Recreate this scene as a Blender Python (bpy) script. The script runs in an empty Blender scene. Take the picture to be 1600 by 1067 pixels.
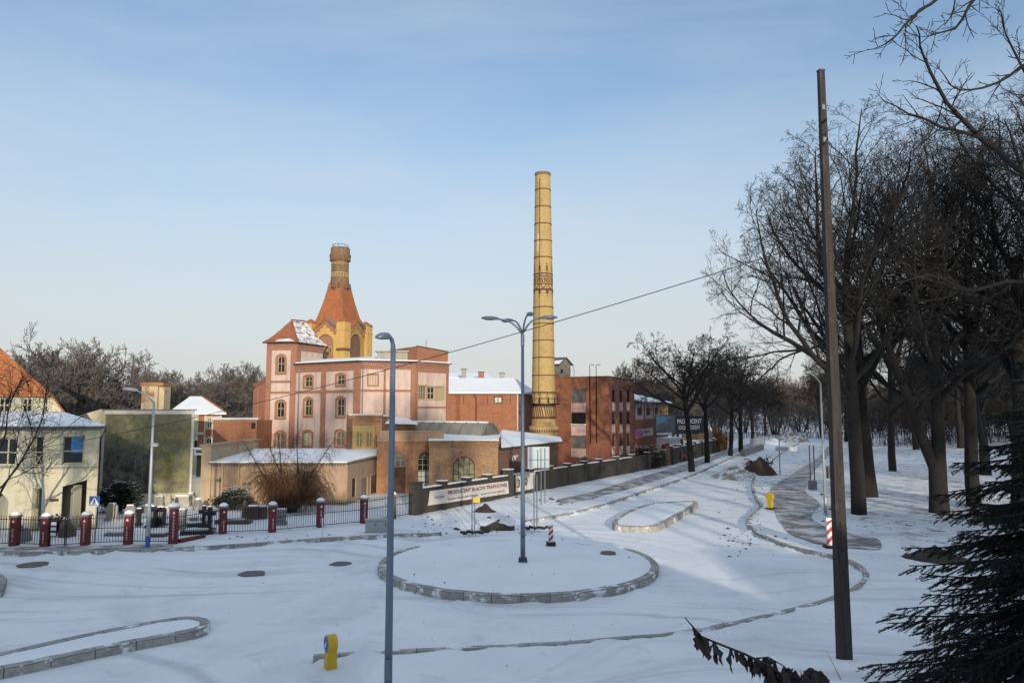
import bpy, math, random
from mathutils import Vector as V, noise as mnoise
from mathutils.geometry import tessellate_polygon
R = math.radians
scn = bpy.context.scene
col = scn.collection
F, H, HZ = 1150.0, 6.5, 640.0
TH = math.atan((HZ - 533.5) / F)
FW = V((0, math.cos(TH), math.sin(TH))); UP = V((0, -math.sin(TH), math.cos(TH))); EYE = V((0, 0, H))

def ray(px, py): return V((1, 0, 0)) * ((px - 800) / F) + UP * ((533.5 - py) / F) + FW
def atY(px, py, Y):
    d = ray(px, py); return EYE + d * (Y / d.y)
def atZ(px, py, z=0.0):
    d = ray(px, py); return EYE + d * ((z - H) / d.z)
def sst(a, b, x):
    t = min(1, max(0, (x - a) / (b - a))); return t * t * (3 - 2 * t)

# ---------------------------------------------------------------- materials
MATS = {}
def newmat(name):
    m = bpy.data.materials.new(name); m.use_nodes = True
    nt = m.node_tree; b = nt.nodes['Principled BSDF']
    MATS[name] = m
    return m, nt, b
def rgba(c): return (c[0], c[1], c[2], 1)
def nd(nt, t, **kw):
    n = nt.nodes.new(t)
    for k, v in kw.items():
        if k in n.inputs: n.inputs[k].default_value = v
        else: setattr(n, k, v)
    return n
def mixc(nt, fac, a, b, blend='MIX'):
    n = nt.nodes.new('ShaderNodeMix'); n.data_type = 'RGBA'; n.blend_type = blend
    for s, v in ((n.inputs[0], fac), (n.inputs[6], a), (n.inputs[7], b)):
        if hasattr(v, 'default_value') or hasattr(v, 'is_linked'): nt.links.new(v, s)
        elif isinstance(v, (int, float)): s.default_value = v
        else: s.default_value = rgba(v)
    return n.outputs[2]
def ramp(nt, src, a, b):
    n = nt.nodes.new('ShaderNodeMapRange'); n.clamp = True
    nt.links.new(src, n.inputs[0]); n.inputs[1].default_value = a; n.inputs[2].default_value = b
    return n.outputs[0]
def coords(nt, kind='UV'):
    return nt.nodes.new('ShaderNodeTexCoord').outputs[kind]
def noise(nt, co, scale, detail=4, rough=.55, dist=0, vs=None):
    n = nd(nt, 'ShaderNodeTexNoise', Scale=scale, Detail=detail, Roughness=rough, Distortion=dist)
    if vs:
        mp = nd(nt, 'ShaderNodeMapping'); mp.inputs['Scale'].default_value = vs
        nt.links.new(co, mp.inputs[0]); co = mp.outputs[0]
    nt.links.new(co, n.inputs[0]); return n.outputs[0]
def bump(nt, b, h, strength=.3, dist=.02):
    n = nd(nt, 'ShaderNodeBump', Strength=strength, Distance=dist)
    nt.links.new(h, n.inputs['Height']); nt.links.new(n.outputs[0], b.inputs['Normal'])

def plain(name, c, rough=.6, metal=0, var=.25, scale=3, kind='Object', bmp=.15, c2=None):
    m, nt, b = newmat(name)
    co = coords(nt, kind)
    f = ramp(nt, noise(nt, co, scale, 5, .6), .3, .7)
    d = c2 or tuple(x * (1 - var) for x in c)
    nt.links.new(mixc(nt, f, d, c), b.inputs['Base Color'])
    b.inputs['Roughness'].default_value = rough; b.inputs['Metallic'].default_value = metal
    if bmp: bump(nt, b, noise(nt, co, scale * 8, 3), bmp, .01)
    return m
def brick(name, c, c2, mortar, stain=(.05, .04, .03), stain_amt=.5, light=None, bw=.26, bh=.085, speck=.0):
    m, nt, b = newmat(name); co = coords(nt)
    bt = nd(nt, 'ShaderNodeTexBrick'); nt.links.new(co, bt.inputs[0])
    bt.inputs['Color1'].default_value = rgba(c); bt.inputs['Color2'].default_value = rgba(c2)
    bt.inputs['Mortar'].default_value = rgba(mortar); bt.inputs['Scale'].default_value = 1
    bt.inputs['Mortar Size'].default_value = .008; bt.inputs['Brick Width'].default_value = bw; bt.inputs['Row Height'].default_value = bh
    k = bt.outputs[0]
    # blotches a few bricks across, weathering runs and big stains
    n1 = ramp(nt, noise(nt, co, 5.5, 3, .7), .35, .68)
    k = mixc(nt, n1, mixc(nt, .55, k, tuple(x * .55 for x in c)), k)
    n2 = ramp(nt, noise(nt, co, .5, 6, .65), .52, .75)
    k = mixc(nt, n2, k, mixc(nt, stain_amt, k, stain))
    n3 = ramp(nt, noise(nt, co, 1.0, 5, .6, 0, (2.2, .25, 1)), .55, .8)
    k = mixc(nt, n3, k, mixc(nt, stain_amt * .8, k, stain))
    if light:
        n4 = ramp(nt, noise(nt, co, 9, 2, .5), .6, .72)
        k = mixc(nt, n4, k, mixc(nt, .6, k, light))
    nt.links.new(k, b.inputs['Base Color']); b.inputs['Roughness'].default_value = .9
    bump(nt, b, bt.outputs[1], .35, -.012)
    return m
def plaster(name, c, stain, amt=.45, rough=.9, patch=None):
    m, nt, b = newmat(name); co = coords(nt)
    k = mixc(nt, ramp(nt, noise(nt, co, 1.3, 6, .65), .3, .7), tuple(x * .84 for x in c), c)
    n3 = ramp(nt, noise(nt, co, 1.1, 6, .62, .3, (2.0, .22, 1)), .46, .74)
    k = mixc(nt, n3, k, mixc(nt, amt, k, stain))
    n5 = ramp(nt, noise(nt, co, 7, 4, .7), .62, .74)
    k = mixc(nt, n5, k, mixc(nt, amt * .6, k, stain))
    if patch:
        n6 = ramp(nt, noise(nt, co, .55, 7, .7, .4), .6, .63)
        k = mixc(nt, n6, k, patch)
    nt.links.new(k, b.inputs['Base Color']); b.inputs['Roughness'].default_value = rough
    bump(nt, b, noise(nt, co, 30, 4), .25, .01)
    return m
def tile(name, c, c2, snow=0, row=.3):
    m, nt, b = newmat(name); co = coords(nt)
    bt = nd(nt, 'ShaderNodeTexBrick'); nt.links.new(co, bt.inputs[0])
    bt.inputs['Color1'].default_value = rgba(c); bt.inputs['Color2'].default_value = rgba(c2)
    bt.inputs['Mortar'].default_value = rgba(tuple(x * .45 for x in c)); bt.inputs['Scale'].default_value = 1
    bt.inputs['Mortar Size'].default_value = .012; bt.inputs['Brick Width'].default_value = .2; bt.inputs['Row Height'].default_value = row
    k = bt.outputs[0]
    k = mixc(nt, ramp(nt, noise(nt, co, .8, 6, .7), .35, .7), k, mixc(nt, .35, k, (.09, .06, .04)))
    if snow:
        n = noise(nt, co, 1.5, 5, .7, .2, (1, 3.2, 1))
        k = mixc(nt, ramp(nt, n, .62 - snow, .68 - snow), k, (.8, .82, .86))
    nt.links.new(k, b.inputs['Base Color']); b.inputs['Roughness'].default_value = .85
    bump(nt, b, bt.outputs[1], .5, -.02)
    return m

# snow for roofs and caps
def snowmat(name, tracks=False):
    m, nt, b = newmat(name); co = coords(nt, 'Object')
    k = mixc(nt, ramp(nt, noise(nt, co, .35, 5, .6), .3, .7), (.77, .78, .79), (.87, .875, .88))
    nt.links.new(k, b.inputs['Base Color']); b.inputs['Roughness'].default_value = .7
    b.inputs['Subsurface Weight'].default_value = 0
    bump(nt, b, noise(nt, co, 3.5, 6, .65), .35, .05)
    return m
snowmat('snow')
brick('brick_red', (.40, .150, .070), (.31, .105, .050), (.36, .24, .16), stain_amt=.45, light=(.55, .33, .2))
brick('brick_trim', (.39, .175, .110), (.31, .135, .085), (.38, .22, .15), stain_amt=.4)
brick('brick_dark', (.34, .120, .062), (.22, .078, .042), (.22, .13, .09), stain=(.04, .025, .02), stain_amt=.65, light=(.45, .2, .1))
brick('brick_buff', (.35, .20, .10), (.23, .115, .06), (.40, .30, .20), stain_amt=.75, light=(.5, .36, .22))
brick('brick_orange', (.42, .20, .095), (.33, .14, .065), (.42, .29, .18), stain=(.09, .055, .035), stain_amt=.75, light=(.5, .34, .22))
brick('brick_dark_brown', (.20, .10, .06), (.13, .07, .045), (.18, .13, .1), stain_amt=.6)  # dark brown brick with random stains
brick('brick_yellow', (.53, .36, .135), (.43, .28, .10), (.45, .33, .16), stain=(.17, .105, .05), stain_amt=.55, light=(.62, .5, .3))
brick('brick_chimney_old', (.27, .16, .08), (.12, .075, .045), (.28, .20, .12), stain_amt=.6)
brick('brick_pillar', (.19, .032, .034), (.135, .022, .027), (.19, .045, .04), stain_amt=.3)
brick('brick_niche', (.38, .19, .11), (.33, .15, .09), (.36, .22, .14), stain_amt=.4)
brick('brick_parapet', (.46, .28, .17), (.36, .20, .11), (.46, .34, .24), stain=(.18, .10, .06), stain_amt=.45, light=(.62, .5, .38))
plaster('pink_plaster', (.60, .455, .385), (.27, .19, .15), .65)
plaster('pink_panel', (.60, .42, .37), (.35, .22, .18), .4)
plaster('cream_plaster', (.57, .525, .375), (.30, .25, .14), .45)
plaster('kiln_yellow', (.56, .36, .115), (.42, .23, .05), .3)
plaster('kiln_dark_streaked', (.36, .24, .075), (.10, .085, .04), .75)  # darker base and heavier streaks than the plain kiln yellow
plaster('old_plaster', (.42, .29, .19), (.20, .13, .08), .6, patch=(.33, .17, .09))
plaster('peeling_plaster', (.62, .52, .33), (.25, .16, .09), .5, patch=(.35, .19, .1))
plaster('beige_plaster', (.48, .37, .24), (.22, .16, .1), .5)
plaster('grey_plaster', (.34, .33, .29), (.16, .14, .11), .5)
plaster('wall_concrete', (.062, .052, .042), (.035, .030, .024), .75)
plaster('white_paint', (.70, .68, .62), (.4, .36, .3), .3)
plaster('kerb_edge', (.36, .335, .30), (.18, .165, .145), .55)
plaster('window_ochre', (.42, .34, .18), (.2, .14, .06), .4)
plaster('yellow_frame', (.50, .35, .13), (.35, .22, .05), .4)
tile('tile_orange', (.44, .15, .052), (.38, .115, .042))
tile('tile_house', (.46, .17, .045), (.36, .10, .04))
tile('tile_tower', (.36, .12, .055), (.28, .09, .045))
tile('tile_snowy', (.30, .12, .07), (.26, .10, .06), snow=.17)
plain('glass', (.020, .023, .026), .12, var=.5, scale=.9, bmp=0)
plain('glass_bright', (.60, .60, .52), .35, var=.5, scale=1.7, bmp=0)
plain('glass_grey', (.15, .15, .14), .35, var=.5, scale=1.3, bmp=0)
plain('broken_glass', (.30, .28, .13), .3, scale=2.4, bmp=0, c2=(.012, .012, .01))
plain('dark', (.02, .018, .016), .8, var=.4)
plain('dark_metal', (.045, .045, .05), .5, .3)
plain('iron', (.018, .02, .024), .5, .4)
plain('lamp_steel', (.19, .235, .29), .45, .55, var=.2, scale=1.5)
plain('lamp_steel_pale', (.40, .42, .42), .5, .3, var=.2, scale=1.5)
plain('lens', (.35, .37, .4), .2)
plain('lead', (.22, .22, .21), .5, .4)
plain('roof_felt', (.10, .10, .10), .8)
plain('vault_sheet', (.27, .265, .205), .55, .1, var=.3, scale=1.2)
plain('rust_door', (.13, .06, .035), .8, var=.5)
plain('wood_grey', (.22, .20, .17), .85, var=.5, scale=2)
plain('wood_pale', (.50, .40, .28), .8)
m, nt, b = newmat('wood_pole'); co = coords(nt, 'Object')
k = mixc(nt, ramp(nt, noise(nt, co, 6, 5, .65, .2, (4, 4, .12)), .35, .68), (.017, .013, .011), (.055, .044, .037))
k = mixc(nt, ramp(nt, noise(nt, co, 1.1, 5, .7), .55, .66), k, (.075, .066, .058)); nt.links.new(k, b.inputs['Base Color']); b.inputs['Roughness'].default_value = .9
bump(nt, b, noise(nt, co, 8, 5, .65, 0, (4, 4, .15)), .6, .012)
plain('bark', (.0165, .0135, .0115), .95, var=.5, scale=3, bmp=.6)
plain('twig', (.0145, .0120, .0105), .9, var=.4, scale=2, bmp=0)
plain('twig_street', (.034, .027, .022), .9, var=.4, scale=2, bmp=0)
plain('twig_hazy_brown', (.165, .14, .124), .9, var=.35, scale=.4, bmp=0)  # lightened for far trees, so haze is put into the colour
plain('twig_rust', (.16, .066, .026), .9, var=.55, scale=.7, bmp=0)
plain('twig_far', (.085, .070, .062), .9, var=.4, scale=.3, bmp=0)  # greyed for distance; the haze is in the colour
plain('needle', (.013, .021, .012), .7, var=.5, scale=1.5, bmp=0)
plain('shrub_leaf', (.018, .026, .014), .7, var=.5, scale=1.5, bmp=0)
plain('dead_leaf', (.045, .027, .022), .8, var=.5, scale=8, bmp=0)
plain('orange_leaf', (.40, .17, .02), .8, var=.5, scale=1, bmp=0)
plain('soil', (.062, .040, .027), .95, var=.5, scale=2, bmp=.7)
plain('sand', (.30, .20, .10), .95, scale=1.3, bmp=.6, c2=(.20, .12, .06))
plain('clod', (.055, .045, .038), .95, var=.5, scale=2)
plain('stone_black', (.018, .018, .02), .25, var=.4)
plain('stone_grey', (.24, .225, .21), .6, var=.35)
plain('stone_pale', (.45, .40, .33), .6, var=.3)
plain('stone_brown', (.12, .075, .055), .4, var=.4)
plain('paint_white', (.75, .74, .72), .5, var=.1)
plain('paint_red', (.45, .02, .02), .5, var=.15)
plain('paint_yellow', (.62, .40, .01), .45, var=.15)
plain('paint_blue', (.02, .09, .36), .45, var=.15)
plain('tarp_blue', (.04, .23, .52), .5, var=.3)
plain('banner_white', (.62, .59, .54), .6, var=.2, scale=1.2)
plain('banner_ink', (.22, .03, .04), .6, var=.3)
plain('ink_grey', (.25, .24, .23), .6, var=.3)
plain('ink_black', (.025, .025, .03), .6)
plain('letter_yellow', (.40, .33, .05), .7, var=.5, scale=4)
plain('sign_back', (.42, .48, .50), .5, .1, var=.12)
plain('cabinet', (.36, .37, .36), .5, var=.15)
plain('board_black', (.018, .018, .02), .5)
plain('board_photo', (.16, .17, .18), .5, var=.7, scale=.8)
plain('board_sky', (.16, .30, .42), .5, var=.2)
plain('magenta', (.50, .10, .26), .6)
plain('car_red', (.22, .015, .012), .3)
plain('van_white', (.55, .56, .56), .35, var=.1)
plain('manhole', (.17, .145, .12), .8, var=.4, scale=4)
plain('white_render', (.66, .63, .56), .85, var=.2)

# mural: a weathered photographic advertisement, faded and blotched
m, nt, b = newmat('mural'); co = coords(nt)
wn = nd(nt, 'ShaderNodeTexNoise', Scale=.9, Detail=6, Roughness=.65); nt.links.new(co, wn.inputs[0])
vm = nd(nt, 'ShaderNodeVectorMath', operation='MULTIPLY_ADD'); nt.links.new(wn.outputs['Color'], vm.inputs[0]); vm.inputs[1].default_value = (1.5, 1.5, 0); nt.links.new(co, vm.inputs[2])
sp_x = nd(nt, 'ShaderNodeSeparateXYZ'); nt.links.new(vm.outputs[0], sp_x.inputs[0])
k = mixc(nt, ramp(nt, noise(nt, co, 1.7, 7, .7, .8), .35, .65), (.11, .10, .055), (.24, .22, .115))
dk = mixc(nt, ramp(nt, noise(nt, co, 1.4, 7, .72, .6), .38, .62), (.02, .02, .018), (.14, .12, .10))
xl = ramp(nt, sp_x.outputs[0], 4.4, 3.7); zl_ = ramp(nt, sp_x.outputs[1], 5.3, 4.2)
mm = nd(nt, 'ShaderNodeMath', operation='MULTIPLY'); nt.links.new(xl, mm.inputs[0]); nt.links.new(zl_, mm.inputs[1])
k = mixc(nt, mm.outputs[0], k, dk)
k = mixc(nt, ramp(nt, noise(nt, co, 2.6, 6, .7, .3), .54, .68), k, (.22, .185, .06))
k = mixc(nt, ramp(nt, noise(nt, co, 3, 4, .6, .2, (2.2, .5, 1)), .6, .7), k, (.21, .20, .16))
nt.links.new(k, b.inputs['Base Color']); b.inputs['Roughness'].default_value = .6
bump(nt, b, noise(nt, co, 1.6, 4, .6), .5, .05)

# ground: trodden snow with faint wheel tracks, thin over leaves and grass towards the park
m, nt, b = newmat('ground_snow'); co = coords(nt, 'Object')
n1 = noise(nt, co, .22, 6, .6)
k = mixc(nt, ramp(nt, n1, .3, .7), (.77, .78, .79), (.88, .885, .89))
k = mixc(nt, ramp(nt, noise(nt, co, .16, 7, .68, 1.2), .5, .64), k, mixc(nt, .32, k, (.50, .50, .52)))
k = mixc(nt, ramp(nt, noise(nt, co, .75, 7, .7, .5), .56, .66), k, mixc(nt, .3, k, (.45, .44, .44)))
mp2 = nd(nt, 'ShaderNodeMapping'); mp2.inputs['Rotation'].default_value = (0, 0, R(-24)); mp2.inputs['Scale'].default_value = (.06, .75, 1)
wv = nd(nt, 'ShaderNodeTexNoise', Scale=.045, Detail=2); nt.links.new(co, wv.inputs[0])
wa = nd(nt, 'ShaderNodeVectorMath', operation='MULTIPLY_ADD'); nt.links.new(wv.outputs['Color'], wa.inputs[0]); wa.inputs[1].default_value = (26, 26, 0); nt.links.new(co, wa.inputs[2]); nt.links.new(wa.outputs[0], mp2.inputs[0])
tn = nd(nt, 'ShaderNodeTexNoise', Scale=1.0, Detail=5, Roughness=.6); nt.links.new(mp2.outputs[0], tn.inputs[0])
k = mixc(nt, ramp(nt, tn.outputs[0], .53, .66), k, mixc(nt, .6, k, (.50, .50, .51)))
sp = ramp(nt, noise(nt, co, 7, 5, .75), .68, .74)
k = mixc(nt, sp, k, mixc(nt, .6, k, (.20, .17, .14)))
at = nd(nt, 'ShaderNodeAttribute', attribute_name='bare')
pn = noise(nt, co, 1.1, 8, .72, .2)
add = nd(nt, 'ShaderNodeMath', operation='ADD'); nt.links.new(pn, add.inputs[0]); nt.links.new(at.outputs['Fac'], add.inputs[1])
k = mixc(nt, ramp(nt, add.outputs[0], .78, .92), k, mixc(nt, ramp(nt, noise(nt, co, 6, 4, .7), .3, .7), (.08, .055, .038), (.22, .17, .13)))
nt.links.new(k, b.inputs['Base Color']); b.inputs['Roughness'].default_value = .75
bump(nt, b, noise(nt, co, 2.6, 9, .72), .75, .09)
# wet paving with snow blown over its edges
m, nt, b = newmat('paving'); co = coords(nt, 'Object')
bt = nd(nt, 'ShaderNodeTexBrick'); nt.links.new(co, bt.inputs[0])
bt.inputs['Color1'].default_value = (.20, .175, .15, 1); bt.inputs['Color2'].default_value = (.15, .13, .115, 1); bt.inputs['Mortar'].default_value = (.10, .09, .08, 1)
bt.inputs['Scale'].default_value = 1; bt.inputs['Brick Width'].default_value = .4; bt.inputs['Row Height'].default_value = .2; bt.inputs['Mortar Size'].default_value = .012
k = mixc(nt, ramp(nt, noise(nt, co, .6, 6, .65), .3, .7), bt.outputs[0], mixc(nt, .5, bt.outputs[0], (.30, .24, .18)))
k = mixc(nt, ramp(nt, noise(nt, co, .8, 8, .72, .3), .46, .60), k, (.62, .63, .65))
nt.links.new(k, b.inputs['Base Color']); b.inputs['Roughness'].default_value = .6
# poles with a painted foot
M = MATS

# ---------------------------------------------------------------- mesh helpers
def world(o):
    p = V((0, 0, 0))
    while o: p = p + o.location; o = o.parent
    return p
def tag(o, label=None, cat=None, group=None, kind=None):
    if label: o['label'] = label
    if cat: o['category'] = cat
    if group: o['group'] = group
    if kind: o['kind'] = kind
    return o
def empty(name, loc, label=None, cat=None, group=None):
    o = bpy.data.objects.new(name, None); o.location = loc; o.empty_display_size = .2
    col.objects.link(o); return tag(o, label, cat, group)
class MB:
    def __init__(s): s.v = []; s.f = []; s.m = []; s.uv = {}
    def poly(s, pts, m=0, uv=None):
        i = len(s.v); s.v.extend(tuple(p) for p in pts)
        if uv: s.uv[len(s.f)] = uv
        s.f.append(tuple(range(i, i + len(pts)))); s.m.append(m)
    def box(s, a, b, m=0):
        s.obox(V((0, 0, 0)), V((1, 0, 0)), V((0, 1, 0)), a[0], b[0], a[1], b[1], a[2], b[2], m)
    def obox(s, o, t, n, u0, u1, d0, d1, z0, z1, m=0):
        i = len(s.v)
        for z in (z0, z1):
            for d in (d0, d1):
                for u in (u0, u1): s.v.append(tuple(o + t * u + n * d + V((0, 0, z))))
        for q in ((0, 1, 3, 2), (4, 6, 7, 5), (0, 4, 5, 1), (2, 3, 7, 6), (0, 2, 6, 4), (1, 5, 7, 3)):
            s.f.append(tuple(i + k for k in q)); s.m.append(m)
    def tube(s, pts, rad, n=6, cap=True, m=0):
        pts = [V(p) for p in pts]; i0 = len(s.v); k = len(pts)
        if not hasattr(rad, '__len__'): rad = [rad] * k
        for i, p in enumerate(pts):
            d = pts[min(i + 1, k - 1)] - pts[max(i - 1, 0)]
            if d.length < 1e-9: d = V((0, 0, 1))
            d.normalize()
            a = d.cross(V((0, 0, 1)) if abs(d.z) < .93 else V((1, 0, 0))); a.normalize(); c = d.cross(a)
            r = rad[i]
            for j in range(n):
                w = 2 * math.pi * j / n
                s.v.append(tuple(p + a * (r * math.cos(w)) + c * (r * math.sin(w))))
        for i in range(k - 1):
            for j in range(n):
                a = i0 + i * n + j; b = i0 + i * n + (j + 1) % n
                s.f.append((a, a + n, b + n, b)); s.m.append(m)
        if cap:
            s.f.append(tuple(i0 + j for j in range(n))); s.m.append(m)
            s.f.append(tuple(i0 + (k - 1) * n + j for j in reversed(range(n)))); s.m.append(m)
    def lathe(s, c, prof, n=24, m=0, rot=0, cap=True):
        c = V(c); i0 = len(s.v)
        for r, z in prof:
            for j in range(n):
                w = 2 * math.pi * j / n + rot
                s.v.append((c.x + r * math.cos(w), c.y + r * math.sin(w), c.z + z))
        for i in range(len(prof) - 1):
            for j in range(n):
                a = i0 + i * n + j; b = i0 + i * n + (j + 1) % n
                s.f.append((a, b, b + n, a + n)); s.m.append(m)
        if cap:
            s.f.append(tuple(i0 + j for j in reversed(range(n)))); s.m.append(m)
            s.f.append(tuple(i0 + (len(prof) - 1) * n + j for j in range(n))); s.m.append(m)
    def prism(s, pts, z0, z1, m=0, mtop=None, bottom=True):
        n = len(pts)
        ar = sum(pts[i][0] * pts[(i + 1) % n][1] - pts[(i + 1) % n][0] * pts[i][1] for i in range(n))
        if ar < 0: pts = pts[::-1]
        for i in range(n):
            a, b = pts[i], pts[(i + 1) % n]
            s.poly([(a[0], a[1], z0), (b[0], b[1], z0), (b[0], b[1], z1), (a[0], a[1], z1)], m)
        s.poly([(p[0], p[1], z1) for p in pts], m if mtop is None else mtop)
        if bottom: s.poly([(p[0], p[1], z0) for p in reversed(pts)], m)
    def build(s, name, mats, parent=None, smooth=False, uv=True):
        if not isinstance(mats, (list, tuple)): mats = [mats]
        me = bpy.data.meshes.new(name)
        off = world(parent) if parent else V((0, 0, 0))
        vv = [(x - off.x, y - off.y, z - off.z) for x, y, z in s.v] if parent else s.v
        me.from_pydata(vv, [], s.f)
        for k in mats: me.materials.append(M[k] if isinstance(k, str) else k)
        if len(mats) > 1: me.polygons.foreach_set('material_index', s.m)
        if smooth: me.polygons.foreach_set('use_smooth', [True] * len(s.f))
        if uv:
            l = me.uv_layers.new(name='UVMap'); dat = [0.0] * (2 * len(me.loops))
            for p in me.polygons:
                cu = s.uv.get(p.index)
                n = p.normal
                if abs(n.z) > .75: tx, ty = (1, 0), None
                else:
                    q = math.hypot(n.x, n.y) or 1; tx = (-n.y / q, n.x / q)
                sl = 1 / max(.3, math.sqrt(max(0, 1 - n.z * n.z))) if abs(n.z) <= .75 else 1
                for j, li in enumerate(p.loop_indices):
                    if cu: dat[2 * li], dat[2 * li + 1] = cu[j]; continue
                    x, y, z = s.v[me.loops[li].vertex_index]
                    if abs(n.z) > .75: dat[2 * li], dat[2 * li + 1] = x, y
                    else: dat[2 * li], dat[2 * li + 1] = x * tx[0] + y * tx[1], z * sl
            l.data.foreach_set('uv', dat)
        o = bpy.data.objects.new(name, me); col.objects.link(o)
        if parent: o.parent = parent
        return o
def copy_tree(o, parent=None):
    c = o.copy(); col.objects.link(c)
    if parent: c.parent = parent
    for ch in list(o.children): copy_tree(ch, c)
    return c
def text(name, s, mat, parent, o, t, up, height, width=None, align='LEFT', ext=.004):
    """flat lettering: o = lower left corner, t = reading direction, up = letter up"""
    cu = bpy.data.curves.new('lettering', 'FONT'); cu.body = s; cu.size = 1; cu.extrude = 0; cu.offset = .018; cu.align_x = align
    tmp = bpy.data.objects.new('tmp', cu)
    me = tmp.to_mesh(); vs = [tuple(v.co) for v in me.vertices]; fs = [tuple(p.vertices) for p in me.polygons]
    tmp.to_mesh_clear(); bpy.data.objects.remove(tmp); bpy.data.curves.remove(cu)
    if not vs: return None
    x0 = min(v[0] for v in vs); x1 = max(v[0] for v in vs); y0 = min(v[1] for v in vs); y1 = max(v[1] for v in vs)
    sx = sy = height / max(1e-6, y1 - y0)
    if width: sx = width / max(1e-6, x1 - x0)
    b = MB(); b.v = [tuple(o + t * ((x - x0) * sx) + up * ((y - y0) * sy)) for x, y, z in vs]; b.f = fs; b.m = [0] * len(fs)
    return b.build(name, mat, parent)

class Fr:
    """a vertical facade plane through two ground points given as (pixel x, distance)"""
    def __init__(s, a, b):
        pa = atY(a[0], HZ, a[1]) if len(a) == 2 else V(a); pb = atY(b[0], HZ, b[1]) if len(b) == 2 else V(b)
        s.o = V((pa.x, pa.y, 0)); e = V((pb.x, pb.y, 0)); s.e = e
        s.t = (e - s.o).normalized(); s.n = V((s.t.y, -s.t.x, 0)); s.w = (e - s.o).length
    def uz(s, px, py):
        d = ray(px, py); k = (s.o - EYE).dot(s.n) / d.dot(s.n); p = EYE + d * k
        return (p - s.o).dot(s.t), p.z
    def u(s, px, py=HZ): return s.uz(px, py)[0]
    def z(s, px, py): return s.uz(px, py)[1]
    def rect(s, x0, x1, y0, y1):
        ym = (y0 + y1) / 2; xm = (x0 + x1) / 2
        return (s.u(x0, ym), s.u(x1, ym), s.z(xm, y1), s.z(xm, y0))
    def P(s, u, d, z): return s.o + s.t * u + s.n * d + V((0, 0, z))
    def box(s, mb, u0, u1, d0, d1, z0, z1, m=0): mb.obox(s.o, s.t, s.n, u0, u1, d1 * 1.0, d0, z0, z1, m) if False else mb.obox(s.o, s.t, s.n * -1, u0, u1, -d1, -d0, z0, z1, m)

def loop(r, rise=0, grow=0, n=10, sill=True):
    u0, u1, z0, z1 = r; u0 -= grow; u1 += grow; z1 += grow
    if sill: z0 -= grow
    if not rise: return [(u0, z0), (u1, z0), (u1, z1), (u0, z1)]
    rise = rise * (u1 - u0) / (r[1] - r[0]); c = (u0 + u1) / 2; h = (u1 - u0) / 2
    rad = (h * h + rise * rise) / (2 * rise); zc = z1 - rad; a = math.asin(min(1, h / rad))
    if rise > h: a = math.pi - a
    pts = [(u0, z0), (u1, z0)]
    for i in range(n + 1):
        w = a - 2 * a * i / n; pts.append((c + rad * math.sin(w), zc + rad * math.cos(w)))
    return pts
def wall(mb, fr, outer, holes=(), depth=.18, m=0, mr=None, d=0):
    loops = [[V((u, z, 0)) for u, z in outer]] + [[V((u, z, 0)) for u, z in h] for h in holes]
    flat = [p for l in loops for p in l]
    for tri in tessellate_polygon(loops):
        a, b, c = (flat[i] for i in tri)
        if (b - a).cross(c - a).z < 0: b, c = c, b
        mb.poly([fr.P(p.x, d, p.y) for p in (a, b, c)], m)
    for h in holes:
        for i in range(len(h)):
            a, b = h[i], h[(i + 1) % len(h)]
            mb.poly([fr.P(a[0], d, a[1]), fr.P(b[0], d, b[1]), fr.P(b[0], d - depth, b[1]), fr.P(a[0], d - depth, a[1])], m if mr is None else mr)
def ring(mb, fr, li, lo, d, m=0, back=-.02):
    n = len(li)
    for i in range(n):
        j = (i + 1) % n
        mb.poly([fr.P(lo[i][0], d, lo[i][1]), fr.P(lo[j][0], d, lo[j][1]), fr.P(li[j][0], d, li[j][1]), fr.P(li[i][0], d, li[i][1])], m)
        mb.poly([fr.P(lo[i][0], back, lo[i][1]), fr.P(lo[j][0], back, lo[j][1]), fr.P(lo[j][0], d, lo[j][1]), fr.P(lo[i][0], d, lo[i][1])], m)
        mb.poly([fr.P(li[j][0], back, li[j][1]), fr.P(li[i][0], back, li[i][1]), fr.P(li[i][0], d, li[i][1]), fr.P(li[j][0], d, li[j][1])], m)
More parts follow.
